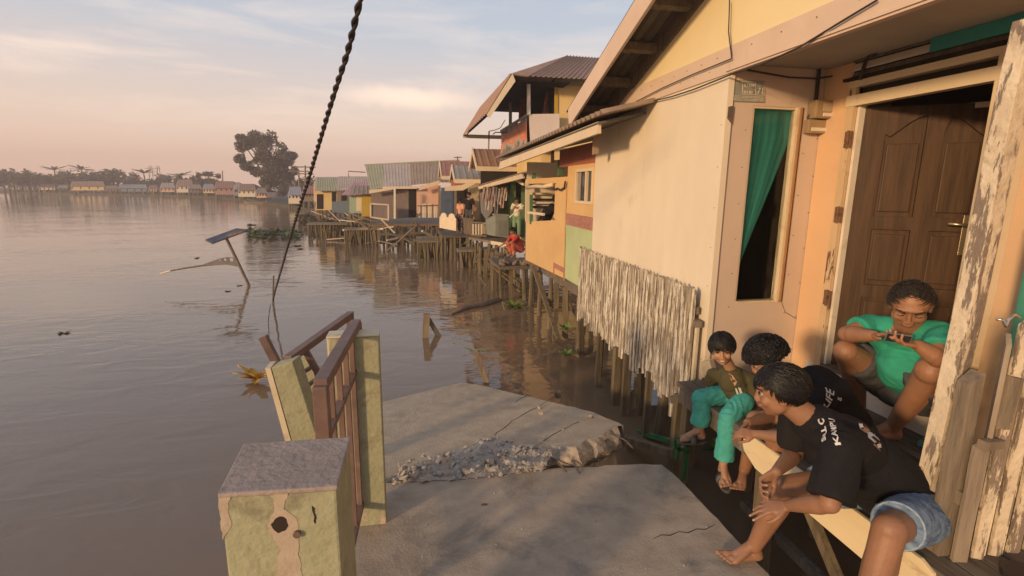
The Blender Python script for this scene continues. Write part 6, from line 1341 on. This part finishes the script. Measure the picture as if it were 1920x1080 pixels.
add_hand(b, K['wN'], (-.75, .35, .0), (.1, .5, -.6), 1, .85, (.5, .6, .7, .8), .08, .6, nl); add_hand(b, K['wF'], (-.65, -.25, -.35), (.2, -.7, -.5), -1, .85, (.4, .6, .7, .8), .08, .6, nl)
limb(b, K['hF'], K['kF'], .078, .05); limb(b, K['kF'], K['aF'], .048, .031, .048, .3, V((.015, 0, 0))); limb(b, K['hN'], K['kN'], .078, .05); limb(b, K['kN'], K['aN'], .048, .031, .048, .3, V((.015, 0, 0)))
b.ell(K['kF']+V((-.008, 0, .008)), .048); add_foot(b, K['aF'], (-.7, -.6, -.1), .88, None, side=1); add_foot(b, K['aN'], (-.9, 0, 0), .88, None, side=-1)
solid(b, 'body', sk_b, t, .0045, 5); nl.build('finger_nails', nailp, t, smooth=True); face_bits(K['head'], hf, hu, .205, t, lipd)
scalp_hair(K['head'], hf, hu, .20, t, n=3200, front=.40, puff=1.17, curly=1, seed=9)
s = MB(); s.cone(K['pel'], .125, K['chest'], .12, 20); s.cone(K['chest'], .115, K['neck'].lerp(K['chest'], .28), .075, 18); s.cone(K['sN'], .058, K['neck'].lerp(K['chest'], .3), .064, 16); s.cone(K['sF'], .058, K['neck'].lerp(K['chest'], .3), .062, 16); s.cone(K['sN'], .056, K['chest']+V((.05, -.06, 0)), .08, 16); s.cone(K['sF'], .056, K['chest']+V((.05, .05, 0)), .08, 16)
cuff(s, K['sN'], K['sN'].lerp(K['eN'], .55), .058, .066); cuff(s, K['sF'], K['sF'].lerp(K['eF'], .6), .058, .064); s.tube([K['pel']+V((.06, 0, -.03)), K['pel'], K['chest']], [.12, .132, .12], 24)
b2s = solid(s, 'shirt', blk, t, .006, 8, .004, 12)
g = MB(); g.ell(K['pel']+V((.02, 0, -.02)), (.13, .16, .09)); cuff(g, K['hN'], K['hN'].lerp(K['kN'], .5), .09, .08, 24); cuff(g, K['hF'], K['hF'].lerp(K['kF'], .5), .09, .08, 24)
solid(g, 'dark_shorts', mat('dark_shorts', (.03, .03, .035), bump=.2), t, .008, 4, .005)
bv = BVH(b2s); xd = K['sF']-K['sN']; yd = K['neck']-K['pel']; mesh_text('LIFE', (1545, 768), (1560, 720), (1534, 738), 1.0, bv, t, .60); mesh_text('S', (1575, 752), (1577, 744), (1568, 746), 1, bv, t)
# ------------------------------------------------------------------ small boy
olive = mat('olive_cotton', (.085, .072, .032), (.055, .047, .022), scale=8, bump=.15, rough=.9); tealp = mat('teal_trousers', (.07, .36, .31), (.045, .27, .235), scale=5, bump=.15, rough=.9, bscale=70)
t = thing('person', 'smiling small boy in olive T shirt and teal trousers by the house corner', 'person', (1.95, 2.65, DK))
k_ = .76
Q = dict(pel=V((1.97, 2.63, .40)), chest=V((1.925, 2.64, .50)), neck=ay(1374, 693, 2.65), head=ay(1354, 655, 2.63), sR=ay(1337, 702, 2.72), sL=ay(1408, 712, 2.58), eR=ay(1330, 728, 2.78), wR=ay(1338, 752, 2.84), eL=ay(1416, 752, 2.55), wL=ay(1392, 776, 2.55),
         hR=V((1.93, 2.68, .39)), kR=ay(1314, 746, 2.66), aR=ay(1313, 806, 2.68), hL=V((1.94, 2.55, .39)), kL=ay(1366, 782, 2.48), aL=ay(1356, 872, 2.47))
nl = MB(); tn = MB(); b = MB(); b.cone(Q['pel'], .075, Q['chest'], .075, 16); b.cone(Q['chest'], .075, Q['neck'].lerp(Q['chest'], .35), .05, 14); b.cone(Q['sR'], .03, Q['sL'], .03, 12); b.cone(Q['neck'].lerp(Q['chest'], .3), .034, Q['head']-V((0, 0, .02)), .032, 14)
hf = V((-.52, -.84, -.22)); hu = V((-.12, .05, 1)); add_head(b, Q['head'], hf, hu, .182, .95, 1.04)
limb(b, Q['sR'], Q['eR'], .028, .024); limb(b, Q['eR'], Q['wR'], .024, .016); limb(b, Q['sL'], Q['eL'], .029, .024); limb(b, Q['eL'], Q['wL'], .024, .016)
add_hand(b, Q['wR'], (-.4, -.1, -.7), (0, .4, -.6), 1, .62, (.3, .3, .3, .3), .1, .3, nl); add_hand(b, Q['wL'], (-.8, .1, -.3), (0, .2, -.8), -1, .62, (.3, .4, .5, .5), .1, .3, nl)
for h_, kk, a_ in (('hR', 'kR', 'aR'), ('hL', 'kL', 'aL')): limb(b, Q[h_], Q[kk], .055, .038); limb(b, Q[kk], Q[a_], .037, .024, .036, .3)
dR = (ay(1279, 824, 2.66)-Q['aR']).normalized(); dR.z = -.10; add_foot(b, Q['aR'], (-1, .12, .05), .82, tn, side=-1, down=(.0, .0, -1)); add_foot(b, Q['aL'], (-.35, -.92, -.12), .84, tn, down=(0, .1, -1), side=1)
solid(b, 'body', sk_k, t, .0034, 5); nl.build('finger_nails', nailp, t, smooth=True); tn.build('toe_nails', nailp, t, smooth=True)
face_bits(Q['head'], hf, hu, .182, t, lipm, smile=1, wide=1.04)
scalp_hair(Q['head'], hf, hu, .182, t, n=2200, length=.040, front=.34, puff=1.05, seed=3, fringe=.85, wide=1.04)
s = MB(); s.cone(Q['pel'], .092, Q['chest'], .088, 18); s.cone(Q['chest'], .085, Q['neck'].lerp(Q['chest'], .45), .056, 16); s.cone(Q['sR'], .038, Q['neck'].lerp(Q['chest'], .35), .044, 14); s.cone(Q['sL'], .040, Q['neck'].lerp(Q['chest'], .35), .044, 14)
s.cone(Q['sR'], .036, Q['chest'], .06); s.cone(Q['sL'], .038, Q['chest'], .06); cuff(s, Q['sR'], Q['sR'].lerp(Q['eR'], .6), .036, .044); cuff(s, Q['sL'], Q['sL'].lerp(Q['eL'], .75), .040, .050)
ks = solid(s, 'shirt', olive, t, .005, 6, .005, 18)
s = MB(); s.ell(Q['pel']+V((0, 0, -.01)), (.095, .11, .07)); s.cone(Q['hR'], .066, Q['kR'], .052, 16); s.cone(Q['hL'], .066, Q['kL'], .054, 16)
cR = Q['kR'].lerp(Q['aR'], .80); cL = Q['kL'].lerp(Q['aL'], .86)
s.tube([Q['kR'], Q['kR'].lerp(cR, .5)+V((.01, 0, 0)), cR], [.052, .054, .060], 20); s.tube([Q['kL'], Q['kL'].lerp(cL, .5), cL], [.054, .052, .056], 20)
solid(s, 'trousers', tealp, t, .005, 5, .006, 17)
bv = BVH(ks); print_patch([(1366, 700), (1374, 704), (1382, 716), (1378, 724), (1370, 712)], bv, pro, t); print_patch([(1384, 726), (1389, 728), (1397, 752), (1391, 750)], bv, prw, t, .005); print_patch([(1378, 728), (1381, 728), (1388, 746), (1384, 746)], bv, prw, t, .005)
sand = mat('grey_sandal', (.115, .10, .085), (.08, .07, .06), scale=20, bump=.2)
def sandal(a, d, s_, par, strap=True):
    D = V(d).normalized(); D.z *= .6; D.normalize(); S = D.cross(V((0, 0, 1))).normalized(); U = S.cross(D); o = a-U*.088*s_; P = []
    for k in range(20):
        q = 2*math.pi*k/20; P.append(o+D*(.055+.115*math.cos(q))*s_+S*(.040+.008*math.cos(q))*math.sin(q)*s_)
    MB().prism(P, -U*.018*s_).build('sandal_sole', sand, par, bevel=.003)
    vs = []; n1 = 10
    for j in range(2):
        for k in range(n1+1):
            q = math.pi*k/n1; x = (.085 if j else .035); vs.append(o+D*x*s_+S*math.cos(q)*.047*s_+U*(math.sin(q)**.7)*(.042 if j else .054)*s_)
    vs += [v+(v-o-D*.06*s_).normalized()*.005 for v in vs]; m1 = n1+1
    fs = [(k, k+1, k+1+m1, k+m1) for k in range(n1)]+[(k+2*m1, k+3*m1, k+1+3*m1, k+1+2*m1) for k in range(n1)]+[(k, k+2*m1, k+1+2*m1, k+1) for k in range(n1)]+[(k+m1, k+1+m1, k+1+3*m1, k+3*m1) for k in range(n1)]
    MB().raw(vs, fs).build('sandal_strap', sand, par, smooth=True)
sandal(Q['aR'], (-1, .12, .05), .84, t); sandal(Q['aL'], (-.35, -.92, -.12), .86, t)
# ------------------------------------------------------------------ man in the doorway
greent = mat('green_cotton', (.035, .33, .215), (.025, .25, .165), scale=5, bump=.12, rough=.9, bscale=80); gshort = mat('grey_shorts', (.075, .075, .075), (.045, .045, .048), scale=9, bump=.25, rough=.9)
t = thing('person', 'man in green T shirt and grey shorts sitting in the doorway, looking at a phone', 'person', (2.65, 2.15, DK))
M_ = dict(pel=V((2.69, 2.17, .60)), chest=V((2.56, 2.11, .83)), neck=V((2.44, 2.03, .985)), head=ay(1707, 574, 1.99), sR=ay(1632, 612, 2.17), sL=ay(1765, 628, 1.90), eR=ay(1588, 626, 2.16), wR=ay(1640, 630, 1.99), eL=ay(1758, 672, 1.79), wL=ay(1722, 648, 1.83),
          hR=V((2.67, 2.27, .58)), kR=ay(1588, 662, 2.19), aR=ay(1610, 762, 2.34), hL=V((2.68, 2.07, .58)), kL=ay(1745, 698, 1.84), aL=ay(1676, 797, 2.06))
nl = MB(); b = MB(); b.cone(M_['pel'], .12, M_['chest'], .11, 16); b.cone(M_['chest'], .10, M_['neck'].lerp(M_['chest'], .3), .062, 16); b.cone(M_['sR'], .036, M_['sL'], .036, 14); b.cone(M_['neck'].lerp(M_['chest'], .3), .07, M_['head']-V((0, 0, .03)), .058, 16)
hf = V((-.62, -.56, -.58)); hu = V((-.42, -.37, .82)); add_head(b, M_['head'], hf, hu, .222, 1.10, 1.10)
limb(b, M_['sR'], M_['eR'], .050, .041, .05, .4); limb(b, M_['eR'], M_['wR'], .042, .027, .043, .25); limb(b, M_['sL'], M_['eL'], .050, .041, .05, .4); limb(b, M_['eL'], M_['wL'], .042, .027, .043, .25)
ph = ay(1684, 634, 1.86); 
add_hand(b, M_['wR'], (ph-M_['wR']+V((0, 0, .03))), (.0, -.3, -.9), -1, .92, (.25, .35, .45, .55), .16, .3, nl)
add_hand(b, M_['wL'], (ph-M_['wL']-V((0, 0, .02))), (-.3, .1, .9), 1, .95, (.35, .45, .5, .6), .1, .5, nl)
limb(b, M_['hR'], M_['kR'], .10, .064, .092, .35); limb(b, M_['kR'], M_['aR'], .060, .037, .061, .3, V((.03, .01, 0))); limb(b, M_['hL'], M_['kL'], .10, .066, .094, .35); limb(b, M_['kL'], M_['aL'], .062, .038, .063, .3, V((.03, .01, 0)))
b.ell(M_['kR']+V((-.015, -.005, .012)), .061); b.ell(M_['kL']+V((-.015, -.01, .012)), .064)
tn = MB(); add_foot(b, M_['aL'], (-.80, .25, 0), 1.02, tn, side=-1); add_foot(b, M_['aR'], (-.6, .3, 0), 1.0, tn, side=1)
solid(b, 'body', sk_m, t, .0042, 5); nl.build('finger_nails', nailp, t, smooth=True); tn.build('toe_nails', nailp, t, smooth=True)
face_bits(M_['head'], hf, hu, .222, t, lipd, lid=1, wide=1.10, brow=1.2)
scalp_hair(M_['head'], hf, hu, .222, t, m=hairg, n=650, length=.020, front=.15, puff=.985, seed=12, wide=1.10, fringe=.3)
s = MB(); s.cone(M_['pel']+V((.01, .01, .06)), .135, M_['chest'], .158, 22); s.cone(M_['chest'], .155, M_['neck'].lerp(M_['chest'], .32), .098, 20); s.cone(M_['chest']+V((-.05, -.04, -.06)), .14, M_['pel']+V((-.08, -.04, .11)), .14, 20)
for a_, e_ in (('sR', 'eR'), ('sL', 'eL')): s.cone(M_[a_], .062, M_['neck'].lerp(M_['chest'], .3), .082, 16); s.cone(M_[a_], .060, M_['chest'], .11, 16); cuff(s, M_[a_], M_[a_].lerp(M_[e_], .55 if a_ == 'sR' else .68), .060, .070)
ms = solid(s, 'shirt', greent, t, .0065, 8, .0085, 11)
g = MB(); g.ell(M_['pel']+V((-.02, 0, -.015)), (.17, .18, .115)); g.ell(M_['pel']+V((-.10, -.02, -.03)), (.09, .10, .075)); cuff(g, M_['hR'], M_['hR'].lerp(M_['kR'], .78), .112, .096, 24); cuff(g, M_['hL'], M_['hL'].lerp(M_['kL'], .74), .112, .100, 24)
solid(g, 'shorts', gshort, t, .0065, 5, .008, 13)
F, S, U = frame(hf, hu)
ph_t = thing('phone', 'smartphone held by the man in the green shirt', 'phone', ph)
D1 = (ay(1706, 632, 1.86)-ay(1664, 626, 1.91)).normalized(); fN = (M_['head']-ph).normalized(); D2 = fN.cross(D1).normalized(); Mx = Matrix((D1, D2, D1.cross(D2))).transposed()
MB().box(ph, (.098, .052, .008), Mx).build('case', mat('silver_phone_edge', (.35, .34, .33), rough=.3, metal=.6, bump=0), ph_t, bevel=.002); MB().box(ph+Mx@V((0, 0, .0047)), (.090, .046, .001), Mx).build('screen', glass_dark, ph_t); MB().box(ph-Mx@V((0, 0, .0047)), (.090, .045, .001), Mx).build('back_cover', glass_dark, ph_t)
# ------------------------------------------------------------------ distant people
def far_person(label, base, h, f, shirt, pants, hair_len=.04, pose='stand', skin=sk_b, arm=None, vox=.012, pat=None):
    """standing or crouching figure, h = body height"""
    k = h/1.65; F = V(f).normalized(); S = F.cross(V((0, 0, 1))).normalized(); U = V((0, 0, 1)); b0 = V(base)
    t = thing('person', label, 'person', base)
    def p(x, y, z): return b0+(S*x+F*y+U*z)*k
    if pose == 'stand': pel, ch, nk, hd = p(0, 0, .88), p(0, .01, 1.15), p(0, .0, 1.38), p(0, .03, 1.53); kn = [p(-.10, .03, .47), p(.11, .02, .47)]; an = [p(-.10, 0, .07), p(.12, -.02, .07)]
    elif pose == 'crouch': pel, ch, nk, hd = p(0, -.10, .22), p(0, .02, .48), p(0, .10, .68), p(0, .18, .80); kn = [p(-.15, .28, .42), p(.15, .28, .42)]; an = [p(-.12, .16, .06), p(.12, .16, .06)]
    else: pel, ch, nk, hd = p(0, 0, .88), p(0, .10, 1.12), p(0, .22, 1.32), p(0, .32, 1.42); kn = [p(-.10, .03, .47), p(.11, .02, .47)]; an = [p(-.10, 0, .07), p(.12, -.02, .07)]
    hp = [pel-S*.09*k, pel+S*.09*k]; sh = [nk-S*.17*k-U*.04*k, nk+S*.17*k-U*.04*k]
    arm = arm or ('down', 'down'); el = []; wr = []
    for i, a in enumerate(arm):
        q = -1 if i == 0 else 1
        if a == 'down': e = sh[i]+(S*q*.05-U*.27+F*.0)*k; w_ = e+(-U*.24+F*.06)*k
        elif a == 'bent': e = sh[i]+(S*q*.05-U*.26+F*.02)*k; w_ = e+(F*.20-S*q*.14+U*.04)*k
        elif a == 'chest': e = sh[i]+(S*q*.06-U*.24+F*.06)*k; w_ = e+(F*.13-S*q*.18+U*.13)*k
        else: e = sh[i]+(F*.18-U*.18)*k; w_ = e+(F*.2-U*.12)*k
        el.append(e); wr.append(w_)
    b = MB(); b.cone(pel, .11*k, ch, .11*k); b.cone(ch, .11*k, nk-U*.05*k, .08*k); b.cone(nk-U*.05*k, .05*k, hd, .045*k); b.cone(sh[0], .05*k, sh[1], .05*k); add_head(b, hd, F+V((0, 0, -.15 if pose == 'stand' else -.4)), U, .22*k)
    for i in range(2):
        b.cone(sh[i], .045*k, el[i], .036*k); b.cone(el[i], .036*k, wr[i], .024*k); add_hand(b, wr[i], wr[i]-el[i], F-U*.2, 1, k, nails=None); b.cone(hp[i], .085*k, kn[i], .056*k); b.cone(kn[i], .052*k, an[i], .034*k); add_foot(b, an[i], F, k)
    solid(b, 'body', skin, t, vox*.7, 3)
    s = MB(); s.cone(pel+U*.04*k, .135*k, ch, .135*k); s.cone(ch, .13*k, nk-U*.09*k, .09*k)
    for i in range(2): s.cone(sh[i], .06*k, nk-U*.1*k, .07*k); cuff(s, sh[i], sh[i].lerp(el[i], .75), .06*k, .07*k)
    solid(s, 'shirt', shirt, t, vox, 4, .008, 9)
    g = MB(); g.ell(pel, (.15*k, .13*k, .12*k))
    for i in range(2): g.cone(hp[i], .10*k, kn[i], .075*k); g.tube([kn[i], an[i]+U*(.06*k)], [.075*k, .07*k], 12)
    solid(g, 'trousers', pants, t, vox, 4, .006, 9)
    scalp_hair(hd, F+V((0, 0, -.15)), U, .22*k, t, n=160, length=hair_len, front=.42, puff=1.12, seed=int(h*100)); return t
pinkt = mat('orange_pink_cotton', (.62, .30, .19), (.52, .24, .15), scale=8, bump=.1); pat_p = mat('flowered_black_cloth', (.045, .03, .03), (.02, .015, .015), scale=8, peel=((.55, .36, .30), .42, 16, (1, 1, 1)), bump=0)
far_person('woman in orange pink blouse and dark flowered trousers beside the scalloped fence', ay(864, 436, 14.6), (ay(850, 368, 14.6)-ay(864, 436, 14.6)).length*.93, (-.75, -.6, 0), pinkt, pat_p, .16)
far_person('man in black shirt standing behind the woman in the orange pink blouse', ay(880, 434, 15.3), (ay(876, 360, 15.3)-ay(880, 434, 15.3)).length*1.0, (-.6, -.7, 0), blk, gshort)
pale = mat('cream_cotton', (.62, .54, .36), (.52, .44, .28), scale=6, bump=.1); ltg = mat('light_green_trousers', (.18, .27, .14), (.14, .21, .11), scale=6, bump=.1)
h_ = (ay(966, 367, 11.6)-ay(969, 447, 11.6)).length; far_person('boy in cream shirt and green trousers holding a stick by the green door', ay(969, 447, 11.6), h_*.97, (-.55, -.8, 0), pale, ltg, arm=('chest', 'chest'))
stick(ay(955, 408, 11.3), ay(982, 385, 11.3), .03, whitep, 'bamboo_flute', 'pale stick held across the chest by the boy in the cream shirt', 'stick', sq=False)
redc = mat('red_cotton', (.48, .05, .03), (.36, .03, .02), scale=8, bump=.15); redl = mat('red_print_cloth', (.50, .12, .07), (.40, .08, .05), scale=10, peel=((.55, .35, .25), .25, 12), bump=.1)
far_person('child in red crouching at the porch corner below the boy in the cream shirt', ay(970, 480, 9.7), 1.02, (-.9, -.25, 0), redc, redl, pose='crouch', arm=('fwd', 'fwd'))
far_person('woman in black top bending inside the yellow house window opening', V((ay(1019, 400, 8.1).x, 8.1, .44)), 1.2, (.85, -.5, 0), blk, mat('brown_cloth', (.25, .12, .06), bump=.1), .12, pose='lean', arm=('fwd', 'fwd'))
# ================================================================== evening air
def haze():
    mb = MB(); mb.span((-240, -30, WZ-2), (130, 245, 13)); 
    m = bpy.data.materials.new('evening_haze'); m.use_nodes = True; t = m.node_tree; t.nodes.clear()
    o = N(t, 'ShaderNodeOutputMaterial'); v = N(t, 'ShaderNodeVolumePrincipled'); v.inputs['Color'].default_value = (.97, .80, .72, 1); v.inputs['Density'].default_value = (.0034); v.inputs['Anisotropy'].default_value = .2
    t.links.new(v.outputs[0], o.inputs['Volume']); tag(mb.build('haze', m, org=(0, 0, 0)), kind='stuff')
haze()
